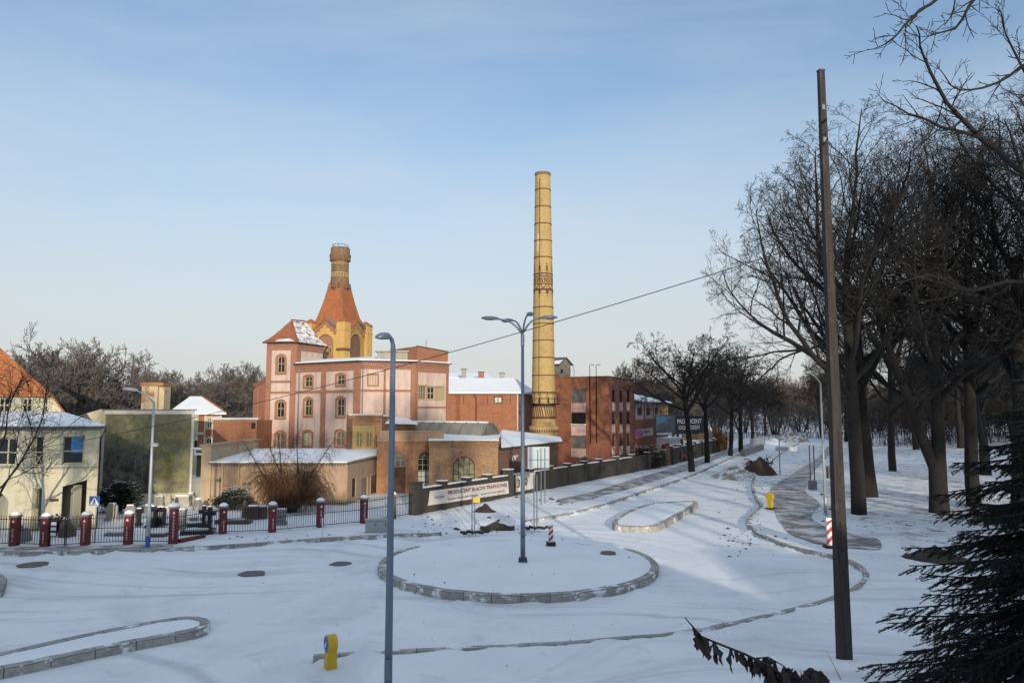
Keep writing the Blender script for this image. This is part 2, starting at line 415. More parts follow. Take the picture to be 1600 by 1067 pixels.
def window(parent, fr, r, rise=0, frame='window_ochre', glass='glass', cols=2, rows=(.62,), inset=.15, bar=.055, fan=0, name='window', surround=None, sw=.14, sill=None, label=None):
    u0, u1, z0, z1 = r; f = MB()
    lo = loop(r, rise); li = loop((u0 + bar, u1 - bar, z0 + bar, z1 - bar), rise)
    ring(f, fr, li, lo, -inset, back=-inset - .06)
    zt = z1 - rise
    for i in range(1, cols):
        u = u0 + (u1 - u0) * i / cols
        h = (zt if fan else z1 - rise * abs(2 * i / cols - 1) ** 2) - .01
        fr.box(f, u - bar / 2, u + bar / 2, -inset - .05, -inset + .012, z0 + bar, h)
    for q in rows:
        z = z0 + (zt - z0) * q
        fr.box(f, u0 + bar, u1 - bar, -inset - .045, -inset + .006, z - bar / 2, z + bar / 2)
    if fan:
        fr.box(f, u0 + bar, u1 - bar, -inset - .045, -inset + .008, zt - bar / 2, zt + bar / 2)
        c = (u0 + u1) / 2; rad = (u1 - u0) / 2
        for i in range(1, fan):
            w = math.pi * i / fan; du, dz = math.cos(w), math.sin(w)
            f.tube([fr.P(c + du * rad * .35, -inset, zt + dz * rad * .35), fr.P(c + du * rad * .95, -inset, zt + dz * rad * .95)], .02, 4)
        f.tube([fr.P(c + math.cos(math.pi * i / 8) * rad * .4, -inset, zt + math.sin(math.pi * i / 8) * rad * .4) for i in range(9)], .02, 4)
    o = f.build(name, frame, parent)
    if label: o['label'] = label
    g = MB(); g.poly([fr.P(u, -inset - .035, z) for u, z in loop(r, rise)]); g.build('pane', glass, o)
    if surround:
        s = MB(); ring(s, fr, loop(r, rise, .002), loop(r, rise, sw), .035); s.build('surround', surround, o)
    if sill:
        s = MB(); fr.box(s, u0 - .1, u1 + .1, -.03, .09, z0 - .13, z0 - .004); s.build('sill', sill, o)
    return o
def pipe(parent, pts, r=.05, mat='lead', name='downpipe'):
    b = MB(); b.tube(pts, r, 8); return b.build(name, mat, parent, True)
# ---------------------------------------------------------------- terrain
def pxz(l, z=0.0): return [(p.x, p.y) for p in (atZ(a, b, z) for a, b in l)]
KL1 = pxz([(-260, 872), (-100, 871), (0, 870), (150, 867), (300, 861), (420, 853), (520, 846), (610, 841), (690, 838)])
KL2 = pxz([(822, 818), (872, 810), (919, 799), (966, 785), (1013, 769), (1077, 747), (1120, 728), (1161, 709), (1195, 693), (1228, 679)])
KR = pxz([(1268, 682), (1250, 692), (1222, 708), (1196, 730), (1178, 748), (1174, 758), (1175, 769), (1180, 783), (1187, 791), (1183, 798), (1171, 809), (1165, 818), (1168, 827), (1180, 836), (1215, 853), (1252, 864), (1295, 873), (1328, 884), (1345, 897), (1348, 908), (1335, 922), (1300, 939), (1250, 954), (1200, 967), (1100, 989), (1050, 997), (950, 1006), (850, 1013), (700, 1021), (600, 1026), (490, 1033)])
def smooth_line(p, n=4):
    out = []
    for i in range(len(p) - 1):
        a = V((*p[max(i - 1, 0)], 0)); b = V((*p[i], 0)); c = V((*p[i + 1], 0)); d = V((*p[min(i + 2, len(p) - 1)], 0))
        for k in range(n):
            t = k / n
            q = .5 * (2 * b + (c - a) * t + (2 * a - 5 * b + 4 * c - d) * t * t + (3 * b - a - 3 * c + d) * t ** 3)
            out.append((q.x, q.y))
    return out + [p[-1]]
KL1, KL2, KR = smooth_line(KL1), smooth_line(KL2), smooth_line(KR)
REG_L = KL1 + KL2 + [(120, 320), (60, 420), (-400, 420), (-400, 33)]
REG_R = KR + [(-4.7, 14), (-4.7, -60), (420, -60), (420, 420), (150, 320)]
import numpy as np
def inside(px, py, poly):
    r = np.zeros(px.shape, bool); n = len(poly); j = n - 1
    for i in range(n):
        xi, yi = poly[i]; xj, yj = poly[j]
        if yi != yj:
            c = ((yi > py) != (yj > py)) & (px < (xj - xi) * (py - yi) / (yj - yi) + xi); r ^= c
        j = i
    return r
def dist(px, py, line):
    d = np.full(px.shape, 1e9)
    for (ax, ay), (bx, by) in zip(line[:-1], line[1:]):
        ex, ey = bx - ax, by - ay; L = ex * ex + ey * ey + 1e-12
        t = np.clip(((px - ax) * ex + (py - ay) * ey) / L, 0, 1)
        d = np.minimum(d, np.hypot(px - ax - t * ex, py - ay - t * ey))
    return d
def ss(a, b, x): t = np.clip((x - a) / (b - a), 0, 1); return t * t * (3 - 2 * t)
GAP = [KL1[-1], KL2[0]]
def ground_z(x, y):
    x = np.asarray(x, float); y = np.asarray(y, float)
    a = 17 + 3.5 * ss(-2, 6, x)
    e = np.maximum(0, (a - y) / a)
    z = np.where(y > 0, 4.9 * np.power(e, 1.12), 4.9 + (10.0 + 1.3 * np.sin(x * .16 + 1) + .8 * np.sin(x * .41) - 4.5 * np.exp(-((x - 19.5) / 2.2) ** 2)) * ss(2, 34, -y))  # unseen bank behind the camera, raised for shade, notched for a sun streak
    z = z + 4.6 * ss(62, 190, y) * ss(.43 * y + 4, .43 * y + 34, x)
    inl = inside(x, y, REG_L); inr = inside(x, y, REG_R)
    dl = np.minimum(dist(x, y, KL1), dist(x, y, KL2)); dg = dist(x, y, GAP)
    z = z + np.where(inl, .16 * np.maximum(0, np.minimum(ss(.0, .3, dl), ss(-.2, 2.2, dg))), 0)
    z = z + np.where(inr, .16 * ss(.0, .3, dist(x, y, KR)), 0)
    return z
def gz(x, y): return float(ground_z(np.array([x]), np.array([y]))[0])
def atG(px, py):
    z = 0.0; p = None
    for _ in range(12):
        p = atZ(px, py, z); z = .5 * z + .5 * gz(p.x, p.y)
    return V((p.x, p.y, gz(p.x, p.y)))
def axis(parts):
    o = []
    for a, b, s in parts:
        n = max(1, int(round((b - a) / s))); o += [a + (b - a) * i / n for i in range(n)]
    return np.array(o + [parts[-1][1]])
xs = axis([(-1500, -200, 130), (-200, -60, 10), (-60, -28, 1.2), (-28, 28, .22), (28, 70, 1), (70, 200, 8), (200, 1500, 130)])
ys = axis([(-300, -40, 20), (-40, 6, 2), (6, 62, .22), (62, 125, 1.0), (125, 330, 8), (330, 2600, 150)])
X, Y = np.meshgrid(xs, ys); Z = ground_z(X.ravel(), Y.ravel())
Xf, Yf = X.ravel(), Y.ravel()
inr = inside(Xf, Yf, REG_R); inl = inside(Xf, Yf, REG_L)
rng = np.random.RandomState(3)
lump = np.array([mnoise.noise(V((a * .35, b * .35, 0))) * .035 + mnoise.noise(V((a * 1.1, b * 1.1, 4))) * .022 for a, b in zip(Xf, Yf)])
Z = Z + np.where(inr | inl, lump, lump * .35)
bare = np.where(inr, .02 + .24 * ss(14, 20, Xf) * ss(30, 36, Yf), 0) + np.where(inl, .11, 0)
dk = dist(Xf, Yf, KR); bare += np.where(~inr, .19 * (1 - ss(.2, 2.6, dk)) * ss(30, 38, Yf), 0)
dk = np.minimum(dist(Xf, Yf, KL2), dist(Xf, Yf, KL1)); bare += np.where(~inl, .1 * (1 - ss(.1, 1.2, dk)), 0)
# snow drifted and trodden unevenly against the kerbs
dk = np.minimum(np.minimum(dist(Xf, Yf, KR), dist(Xf, Yf, KL1)), np.minimum(dist(Xf, Yf, KL2), np.abs(np.hypot(Xf - .25, Yf - 31.2) - 6.0)))
nk = np.array([mnoise.noise(V((a * .9, b * .9, 9))) + .6 * mnoise.noise(V((a * 2.7, b * 2.7, 2))) if d < .8 else 0 for a, b, d in zip(Xf, Yf, dk)])
Z = Z + .2 * np.clip(nk + .12, 0, 1) * np.exp(-(dk / .32) ** 2)
# old wheel ruts curling round the island
ph = np.hypot(Xf - .25, Yf - 31.2); Z = Z - .05 * np.exp(-((ph - 8.3 - .25 * np.sin(Xf * .3)) / .16) ** 2) - .05 * np.exp(-((ph - 9.9 - .25 * np.sin(Yf * .27)) / .16) ** 2)
nx, ny = len(xs), len(ys)
idx = np.arange(nx * ny).reshape(ny, nx)
q = np.stack([idx[:-1, :-1], idx[:-1, 1:], idx[1:, 1:], idx[1:, :-1]], -1).reshape(-1, 4)
me = bpy.data.meshes.new('ground'); me.from_pydata(np.stack([Xf, Yf, Z], 1).tolist(), [], q.tolist())
me.polygons.foreach_set('use_smooth', [True] * len(q))
ga = me.attributes.new('bare', 'FLOAT', 'POINT'); ga.data.foreach_set('value', bare.astype(np.float32))
me.materials.append(M['ground_snow'])
ground = bpy.data.objects.new('ground', me); col.objects.link(ground)
tag(ground, 'trodden snow over the road junction, verges and park', 'ground', kind='structure')

def offset_line(p, w):
    out = []
    for i in range(len(p)):
        a = V((*p[max(i - 1, 0)], 0)); c = V((*p[min(i + 1, len(p) - 1)], 0)); t = (c - a).normalized()
        out.append((p[i][0] - t.y * w, p[i][1] + t.x * w))
    return out
def kerb_strip(mb, line, w, z0, z1, closed=False, stone=1.0):
    """kerb stones along a line; w to the left of the walking direction"""
    if closed: line = line + [line[0]]
    oo = offset_line(line, w)
    if closed:
        a = V((*line[-2], 0)); c = V((*line[1], 0)); t = (c - a).normalized(); oo[0] = oo[-1] = (line[0][0] - t.y * w, line[0][1] + t.x * w)
    s = 0; kr_ = random.Random(len(line)); zj = [z1 + kr_.uniform(-.014, .012) for _ in line]; zb_ = z1
    if closed: zj[-1] = zj[0]
    for i in range(len(line) - 1):
        za, zc = zj[i], zj[i + 1]
        (ax, ay), (bx, by) = line[i], line[i + 1]; (cx, cy), (dx, dy) = oo[i], oo[i + 1]
        L = math.hypot(bx - ax, by - ay); s2 = s + L; ch = min(.035, w * .2)
        # face, chamfer, top, back
        ex, ey = ax + (cx - ax) * ch / abs(w), ay + (cy - ay) * ch / abs(w); fx, fy = bx + (dx - bx) * ch / abs(w), by + (dy - by) * ch / abs(w)
        mb.poly([(ax, ay, z0), (bx, by, z0), (bx, by, zc - ch), (ax, ay, za - ch)], 0, [(s, z0), (s2, z0), (s2, z1), (s, z1)])
        mb.poly([(ax, ay, za - ch), (bx, by, zc - ch), (fx, fy, zc), (ex, ey, za)], 0, [(s, 0), (s2, 0), (s2, ch), (s, ch)])
        mb.poly([(ex, ey, za), (fx, fy, zc), (dx, dy, zc), (cx, cy, za)], 0, [(s, .3), (s2, .3), (s2, .3 + abs(w)), (s, .3 + abs(w))])
        mb.poly([(cx, cy, za), (dx, dy, zc), (dx, dy, z0), (cx, cy, z0)], 0, [(s, z1), (s2, z1), (s2, z0), (s, z0)])
        s = s2
m, nt, b = newmat('kerb_stone'); co = coords(nt)
bt = nd(nt, 'ShaderNodeTexBrick'); nt.links.new(co, bt.inputs[0]); bt.offset = 0
bt.inputs['Color1'].default_value = (.46, .43, .385, 1); bt.inputs['Color2'].default_value = (.33, .31, .28, 1); bt.inputs['Mortar'].default_value = (.08, .075, .07, 1)
bt.inputs['Scale'].default_value = 1; bt.inputs['Brick Width'].default_value = 1.0; bt.inputs['Row Height'].default_value = 4; bt.inputs['Mortar Size'].default_value = .014
k = mixc(nt, ramp(nt, noise(nt, co, 3, 6, .7), .35, .7), mixc(nt, .6, bt.outputs[0], (.12, .11, .10)), bt.outputs[0])
k = mixc(nt, ramp(nt, noise(nt, co, 1.2, 7, .72), .53, .60), k, (.76, .77, .79))
nt.links.new(k, b.inputs['Base Color']); b.inputs['Roughness'].default_value = .85
for nm, line, w, z1, lab in (('kerb', KL1, .24, .19, 'pale kerb along the pavement in front of the red pillared fence'),
                        ('kerb', KL2, .24, .18, 'kerb climbing beside the long grey boundary wall'),
                        ('kerb', KR, .22, .19, 'winding kerb round the right side of the junction')):
    mb = MB(); kerb_strip(mb, line, w, -.1, z1)
    tag(mb.build(nm, 'kerb_stone'), lab, 'kerb', kind='structure')
def island(name, pts, h, w, lab, closed=True, lump=.05):
    n = len(pts)
    ar = sum(pts[i][0] * pts[(i + 1) % n][1] - pts[(i + 1) % n][0] * pts[i][1] for i in range(n))
    if ar < 0: pts = pts[::-1]
    c = (sum(p[0] for p in pts) / n, sum(p[1] for p in pts) / n)
    root = empty(name, (c[0], c[1], 0)); tag(root, lab, 'traffic island', kind='structure')
    mb = MB(); kerb_strip(mb, pts, w, -.1, h, True); mb.build('kerb', 'kerb_stone', root)
    inn = offset_line(pts + [pts[0], pts[1]], w * .93)[1:-1]; n = len(inn)
    s = MB(); rings = 7; vs = []
    for r in range(rings):
        f = 1 - r / rings
        for (x, y) in inn:
            x2, y2 = c[0] + (x - c[0]) * f, c[1] + (y - c[1]) * f
            z = h - .03 + (lump * 1.2 * (1 - f) + mnoise.noise(V((x2 * .8, y2 * .8, 1))) * lump * (.3 if r == 0 else 1))
            vs.append((x2, y2, z))
    vs.append((c[0], c[1], h - .02 + lump)); s.v = vs
    for r in range(rings - 1):
        for i in range(n): j = (i + 1) % n; s.f.append((r * n + i, r * n + j, (r + 1) * n + j, (r + 1) * n + i)); s.m.append(0)
    for i in range(n): s.f.append(((rings - 1) * n + i, (rings - 1) * n + (i + 1) % n, rings * n)); s.m.append(0)
    s.build('snow', 'snow', root, True)
    return root
def closed_smooth(p, n=4):
    q = smooth_line(p[-2:] + p + p[:3], n); return q[2 * n: 2 * n + len(p) * n]
CI = (.25, 31.2); RI = 5.72
island('traffic_island', [(CI[0] + RI * math.cos(i * math.pi / 36), CI[1] + RI * math.sin(i * math.pi / 36)) for i in range(72)], .29, .30, 'round snow covered island with a high kerb and the branching street lamp')
island('traffic_island', closed_smooth(pxz([(-160, 1096), (0, 1061), (100, 1040), (200, 1019), (290, 1001), (320, 993), (328, 984), (318, 977), (280, 976), (160, 997), (0, 1034), (-160, 1072)])), .25, .28, 'long narrow island tapering to a round nose in the lower left')
island('traffic_island', closed_smooth(pxz([(8, 922), (6, 908), (-40, 899), (-150, 899), (-150, 945), (-40, 943), (0, 934)])), .25, .28, 'kerbed island end cut by the left picture edge')
island('traffic_island', closed_smooth(pxz([(957, 824), (966, 830), (1018, 831), (1042, 823), (1086, 797), (1090, 791), (1078, 789), (1018, 793), (985, 804), (962, 817)])), .30, .30, 'small kerbed island between the lanes with dark clods on it')
mi = bpy.data.objects['traffic_island']; mb = MB(); NA = 70
for i in range(NA + 1):
    w = R(14) + R(146) * i / NA; kk = min(1, i / 9, (NA - i) / 9)
    for r_, z_ in ((-.75, .265), (-.3, .33), (.05, .335), (.3, .22), (.62, .06), (.95, -.06)):
        q = RI + r_ * (.35 + .65 * kk) + .1 * mnoise.noise(V((w * 5, r_ * 2, 3))); mb.v.append((CI[0] + q * math.cos(w), CI[1] + q * math.sin(w), -.06 + (z_ + .06) * (.25 + .75 * kk) + (.03 * mnoise.noise(V((w * 9, r_ * 3, 7))) if -.5 < r_ < .7 else 0)))
for i in range(NA):
    for j in range(5): a_ = i * 6 + j; mb.f.append((a_, a_ + 1, a_ + 7, a_ + 6)); mb.m.append(0)
mb.build('snow_drift', 'snow', mi, True)
def sheet(name, pts, mat, lab, dz=.012, cat='path'):
    """thin paving sheet that follows the ground"""
    from mathutils.geometry import delaunay_2d_cdt
    n = len(pts); P = [V(p) for p in pts]
    x0 = min(p.x for p in P); x1 = max(p.x for p in P); y0 = min(p.y for p in P); y1 = max(p.y for p in P)
    st = max(.8, (y1 - y0) / 60); g = []
    gx, gy = np.meshgrid(np.arange(x0, x1, st), np.arange(y0, y1, st)); ok = inside(gx.ravel(), gy.ravel(), pts) & (dist(gx.ravel(), gy.ravel(), pts + [pts[0]]) > .2)
    g = [V((a, b)) for a, b, o in zip(gx.ravel(), gy.ravel(), ok) if o]
    v, e, f, _, _, _ = delaunay_2d_cdt(P + g, [(i, (i + 1) % n) for i in range(n)], [], 1, 1e-4)
    mb = MB(); zz = ground_z(np.array([a.x for a in v]), np.array([a.y for a in v]))
    zz = zz + np.array([mnoise.noise(V((a.x * .35, a.y * .35, 0))) * .035 + mnoise.noise(V((a.x * 1.1, a.y * 1.1, 4))) * .022 for a in v])
    mb.v = [(a.x, a.y, z + dz) for a, z in zip(v, zz)]; mb.f = [tuple(t) for t in f]; mb.m = [0] * len(f)
    return tag(mb.build(name, mat, None, True), lab, cat, kind='structure')
sheet('path', smooth_line(pxz([(1300, 690), (1282, 711), (1267, 723), (1245, 736), (1215, 755), (1204, 765), (1208, 786), (1211, 800), (1220, 817), (1236, 835), (1271, 848), (1303, 854), (1335, 857), (1375, 858), (1372, 843), (1346, 839), (1322, 832), (1292, 823), (1271, 813), (1269, 803), (1281, 786), (1258, 768), (1264, 754), (1272, 736), (1291, 716), (1312, 690)], .16), 3), 'paving', 'damp grey paved footpath winding into the park', .03)
sheet('path', pxz([(870, 781), (930, 768), (984, 750), (1049, 732), (1090, 719), (1133, 706), (1180, 690), (1186, 694), (1133, 712), (1085, 731), (1000, 759), (930, 778), (880, 787)], .16), 'paving', 'grey footpath along the foot of the long wall', .035)
sheet('path', pxz([(-200, 866), (0, 862), (150, 858), (270, 854), (270, 850), (150, 853), (0, 855), (-200, 856)], .16), 'paving', 'trodden grey pavement before the red pillared fence', .03)
# ---------------------------------------------------------------- house with the bay (left)
def facade(mb, fr, z1, holes, m=0, z0=0.1, depth=.18, outer=None, d=0):
    wall(mb, fr, outer or [(0, z0), (fr.w, z0), (fr.w, z1), (0, z1)], holes, depth, m, None, d)
def quadwall(mb, a, b, z0, z1, m=0): mb.poly([(a[0], a[1], z0), (b[0], b[1], z0), (b[0], b[1], z1), (a[0], a[1], z1)], m)
hs = empty('house', (-26, 42, .15), 'cream rendered house with orange tiled roof and snow covered porch roof', 'house')
ZE = 5.45
f1 = Fr((-150, 41.5), (38, 39.6)); f2 = Fr((38, 39.6), (80, 39.0)); f3 = Fr((80, 39.0), (158, 40.2))
wm = MB()
h1u = f1.rect(-30, 25, 684, 727); h1d = f1.rect(-34, 12, 767, 836)
h2u = f2.rect(48.5, 67, 682, 727); h2d = f2.rect(49, 65.5, 763, 832)
h3u = f3.rect(98, 132, 681, 725); h3d = f3.rect(96, 134, 759, 830)
facade(wm, f1, ZE, [loop(h1u), loop(h1d, .5)], depth=.35)
facade(wm, f2, ZE, [loop(h2u), loop(h2d)], depth=.4)
facade(wm, f3, ZE, [loop(h3u), [(h3d[0], h3d[2]), (h3d[1], h3d[2]), (h3d[1], h3d[3] + .28), (h3d[0], h3d[3])]], depth=.4)
bk = [f1.o + V((0, 7, 0)), f3.e + V((-3.7, 6, 0))]
quadwall(wm, f3.e, bk[1], .1, ZE)
wm.build('wall', 'cream_plaster', hs)
# back sheets behind porch and veranda openings; veranda one coloured dark for room shade
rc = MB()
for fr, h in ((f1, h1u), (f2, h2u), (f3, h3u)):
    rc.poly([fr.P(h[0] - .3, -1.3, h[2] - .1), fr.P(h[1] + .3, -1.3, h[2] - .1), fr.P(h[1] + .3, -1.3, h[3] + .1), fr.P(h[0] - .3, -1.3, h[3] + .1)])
rc.build('veranda_dark_back', 'dark', hs)
rc = MB()
for fr, h in ((f1, h1d), (f2, h2d), (f3, h3d)):
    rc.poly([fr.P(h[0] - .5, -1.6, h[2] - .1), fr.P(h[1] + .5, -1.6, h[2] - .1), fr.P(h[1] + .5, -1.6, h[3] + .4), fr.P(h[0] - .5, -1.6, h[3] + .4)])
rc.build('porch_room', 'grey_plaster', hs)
mb = MB(); f3.box(mb, h3d[0] + .5, h3d[0] + .9, -1.0, -.6, .1, h3d[3]); f2.box(mb, h2d[0] + .25, h2d[0] + .5, -1.2, -.8, .1, h2d[3]); mb.build('porch_column', 'cream_plaster', hs)
window(hs, f3, h3u, 0, 'cream_plaster', 'glass', 1, (.47,), .25, .07, name='veranda_window')
t = MB(); t.poly([f3.P(h3u[1] - .62, -.26, h3u[3] - .06), f3.P(h3u[1] - .08, -.26, h3u[3] - .06), f3.P(h3u[1] - .08, -.26, h3u[3] - .92), f3.P(h3u[1] - .62, -.26, h3u[3] - .9)]); t.build('tarpaulin', 'tarp_blue', hs)
window(hs, f1, h1u, 0, 'cream_plaster', 'glass', 3, (.47,), .25, .07, name='veranda_window')
window(hs, f2, h2u, 0, 'cream_plaster', 'glass', 1, (.45,), .25, .06, name='veranda_window')
t = MB()
f2.box(t, h2u[0] + .03, h2u[1] - .03, -.32, -.29, h2u[2] + .04, h2u[2] + .68)
t.build('infill', 'brick_orange', hs)
t = MB()
for a, b_ in (((.08, .05), (.5, .66)), ((.5, .1), (.1, .5))):
    t.tube([f2.P(h2u[0] + a[0], -.26, h2u[2] + a[1]), f2.P(h2u[0] + b_[0], -.26, h2u[2] + b_[1])], .04, 4)
t.build('plank', 'wood_pale', hs)
# string ledge
lg = MB()
for fr in (f1, f2, f3):
    zl = f3.z(95, 727) if fr is f3 else f2.z(60, 729); zl = 3.42
    fr.box(lg, -.02, fr.w + .02, -.05, .07, zl, zl + .07)
lg.build('ledge', 'grey_plaster', hs)
# porch roof: dark fascia and snow
def roof_slab(parent, outline_lo, outline_hi, th, mat, name):
    mb = MB(); n = len(outline_lo)
    lo = outline_lo + outline_hi[::-1]
    mb.poly([V(p) + V((0, 0, th)) for p in lo]); mb.poly([V(p) for p in reversed(lo)])
    for i in range(len(lo)):
        a, b = V(lo[i]), V(lo[(i + 1) % len(lo)]); mb.poly([a, b, b + V((0, 0, th)), a + V((0, 0, th))])
    return mb.build(name, mat, parent)
gf = Fr((-260, 44.6), (107, 44.6))
lo = [f1.P(-.3, .35, ZE), f2.P(0, .35, ZE), f3.P(0, .35, ZE), f3.P(f3.w + .3, .3, ZE)]
hi = [gf.P(-.5, 0, ZE + .72), gf.P(gf.u(38), 0, ZE + .72), gf.P(gf.u(95), 0, ZE + .72), gf.P(gf.w + .3, -.3, ZE + .45)]
roof_slab(hs, lo, hi, .16, 'roof_felt', 'porch_roof')
lift = lambda l, z, d=0: [V(p) + V((0, 0, z)) for p in l]
roof_slab(hs, [f1.P(-.3, .28, ZE + .17), f2.P(0, .28, ZE + .17), f3.P(0, .28, ZE + .17), f3.P(f3.w + .2, .22, ZE + .17)], lift(hi, .18), .07, 'snow', 'roof_snow')
# gable wall with its half hip
GZ0, GZ1 = ZE + .5, gf.z(60, 616)
gm = MB(); holes = [gf.rect(33, 49, 621, 651), gf.rect(68, 73.5, 621, 650), gf.rect(-4, 14, 621, 652)]
ue = gf.u(82, 615); u2 = gf.u(109, 654)
wall(gm, gf, [(-2, GZ0 - .6), (u2, GZ0 - .6), (u2, gf.z(108, 653)), (ue, GZ1), (-2, GZ1)], [loop(h) for h in holes])
bq = V((-5.6, 9, 0)); gm.poly([gf.P(u2, 0, GZ0 - .6), gf.P(u2, 0, GZ0 - .6) + bq, gf.P(u2, 0, gf.z(108, 653)) + bq, gf.P(u2, 0, gf.z(108, 653))])
gm.build('gable_wall', 'cream_plaster', hs)
window(hs, gf, holes[0], 0, 'cream_plaster', 'glass', 2, (.62,), .1, .09)
window(hs, gf, holes[1], 0, 'cream_plaster', 'glass', 1, (.58,), .1, .05)
window(hs, gf, holes[2], 0, 'cream_plaster', 'glass', 2, (.62,), .1, .09)
ap = atY(-45, 502, 49.0)
rm = MB(); zr = GZ1 - .02
A = gf.P(-4, .3, zr); B = gf.P(ue + .12, .3, zr)
rm.poly([A, B, ap, ap + V((-6, 0, 0))])
C1 = gf.P(u2 + .25, .25, gf.z(109, 656)); top2 = ap + V((-6.5, 9, 0))
rm.poly([B, C1, C1 + V((-5.6, 9.0, 0)), top2, ap])
rm.poly([B + V((0, 0, -.14)), C1 + V((0, 0, -.16)), C1, B]); rm.poly([A + V((0, 0, -.12)), B + V((0, 0, -.12)), B, A])
rm.build('roof', 'tile_house', hs)
pipe(hs, [f3.P(f3.w + .25, .3, ZE), f3.P(f3.w + .05, .12, ZE - .5), f3.P(f3.w + .05, .12, .2)], .05, 'dark_metal')
t = MB(); a = f3.P(.2, .03, 1.75); f3.box(t, .16, .55, .0, .03, 1.72, 1.86); t.build('name_plate', 'board_black', hs)

# ---------------------------------------------------------------- workshop wall with the mural
ws = empty('workshop', (-25, 51, .15), 'stonemason workshop with a big weathered mural over its street wall', 'building')
fw = Fr((163, 50), (303, 50.6)); wm = MB()
ZT = fw.z(230, 641)
facade(wm, fw, ZT, []); quadwall(wm, fw.e, fw.e + V((-4.0, 9, 0)), .1, ZT); wm.build('wall', 'cream_plaster', ws)
fl = Fr((104, 50.6), (163, 50.02)); wm = MB()
wall(wm, fl, [(0, .1), (fl.w, .1), (fl.w, ZT - .02), (fl.u(158), fl.z(158, 639)), (0, fl.z(108, 655))]); wm.build('side_wall', 'cream_plaster', ws)
mb = MB(); fl.box(mb, -.1, .6, -.3, .08, fl.z(108, 655), fl.z(108, 655) + .05)
fw.box(mb, -.1, fw.w + .12, -.25, .14, ZT, ZT + .07); mb.build('coping', 'lead', ws)
mb = MB(); fw.box(mb, 0.05, fw.w + .05, 0, .07, ZT - .25, ZT - .004); fw.box(mb, fw.w - .05, fw.w + .06, 0, .08, .1, ZT - .25); mb.build('frame', 'white_paint', ws)
mb = MB(); mr = (.12, fw.w - .14, .9, ZT - .27)
mb.poly([fw.P(mr[0], .03, .9), fw.P(mr[1], .03, .9), fw.P(mr[1], .03, mr[3]), fw.P(mr[0], .03, mr[3])], 0, [(mr[0], .9), (mr[1], .9), (mr[1], mr[3]), (mr[0], mr[3])]); mu = mb.build('mural', 'mural', ws)
zup = V((0, 0, 1))
text('lettering', 'GRANITY', 'letter_yellow', mu, fw.P(fw.u(249, 743), .036, fw.z(249, 743)), fw.t, zup, .32, 1.75)
text('lettering', 'NAGROBKI', 'letter_yellow', mu, fw.P(fw.u(247, 685), .036, fw.z(249, 685)), fw.t, zup, .42, 2.1)
mb = MB()
for r_ in (.42, .26):
    c = (fw.u(265, 719), fw.z(265, 719))
    ring(mb, fw, [(c[0] + (r_ - .07) * math.cos(i * math.pi / 10), c[1] + (r_ - .07) * math.sin(i * math.pi / 10)) for i in range(20)], [(c[0] + r_ * math.cos(i * math.pi / 10), c[1] + r_ * math.sin(i * math.pi / 10)) for i in range(20)], .036, back=.031)
mb.build('emblem', 'letter_yellow', mu)
ck = Fr((220, 56), (253, 56)); mb = MB(); ck.box(mb, 0, ck.u(245), -1.3, 0, 4, ck.z(235, 600)); ck.box(mb, ck.u(245) - .02, ck.w, -1.3, -.25, 4, ck.z(235, 602)); mb.build('chimney', 'peeling_plaster', ws)
mb = MB(); ck.box(mb, -.08, ck.w + .05, -1.4, .06, ck.z(235, 603), ck.z(235, 597.5)); mb.build('chimney_cap', 'brick_orange', ws)

# ---------------------------------------------------------------- villa and brick shed behind
vl = empty('villa', (-30, 74, .15), 'brick villa with cream corners under a snowy hipped roof', 'house')
fv = Fr((300, 73), (347, 74)); fs = Fr((268, 76), (300, 73)); ZV = fv.z(325, 645)
wm = MB(); vh = [fv.rect(324.5, 330.5, 653, 668), fv.rect(335.5, 342, 653, 662), fv.rect(322.5, 331, 684, 700)]
facade(wm, fv, ZV, [loop(vh[0]), loop(vh[1]), loop(vh[2], .25)]); facade(wm, fs, ZV, []); quadwall(wm, fv.e, fv.e + V((-2, 8, 0)), .1, ZV); wm.build('wall', 'brick_red', vl)
mb = MB(); fv.box(mb, -.05, fv.u(311), 0, .1, .1, ZV - .1); fv.box(mb, fv.u(320), fv.u(322.5), 0, .1, .1, ZV - .1); fv.box(mb, fv.u(343), fv.w, 0, .08, .1, ZV - .3)
fv.box(mb, -.15, fv.u(320), 0, .2, fv.z(310, 679), fv.z(310, 675)); fv.box(mb, fv.u(333), fv.w, 0, .12, fv.z(340, 668), fv.z(340, 664)); mb.build('quoins', 'cream_plaster', vl)
for h, r_ in zip(vh, (0, 0, .25)): window(vl, fv, h, r_, 'white_paint', 'glass', 2, (.6,), .08, .06, surround='cream_plaster', sw=.16)
h = fv.rect(303.5, 308.5, 688, 700); mb = MB(); mb.poly([fv.P(h[0], .104, h[2]), fv.P(h[1], .104, h[2]), fv.P(h[1], .104, h[3]), fv.P(h[0], .104, h[3])]); mb.build('pane', 'glass', vl)
mb = MB(); r1 = atY(300, 619, 77); r2 = atY(316, 619, 77); A = fs.P(-.3, .3, ZV); B = fv.P(-.3, .4, ZV); C_ = fv.P(fv.w + .4, .4, ZV); D_ = fv.P(fv.w + .4, -8, ZV)
r1 = atY(297, 619, 76.6); r2 = atY(315, 619, 77.2)
mb.poly([A, B, r1]); mb.poly([B, C_, r2, r1]); mb.poly([C_, D_, r2]); mb.poly([V(p) - V((0, 0, .15)) for p in (B, C_)] + [C_, B]); mb.build('roof', 'snow', vl)
mb = MB(); mb.tube([r2 + V((0, 0, .03)), C_ + V((0, 0, .05))], .09, 5); mb.build('ridge', 'tile_orange', vl)
sh = empty('brick_shed', (-27, 66, .15), 'low red brick block with a corbelled top beside the villa', 'building')
fk = Fr((334, 65), (402, 66)); wm = MB(); ZK = fk.z(365, 657)
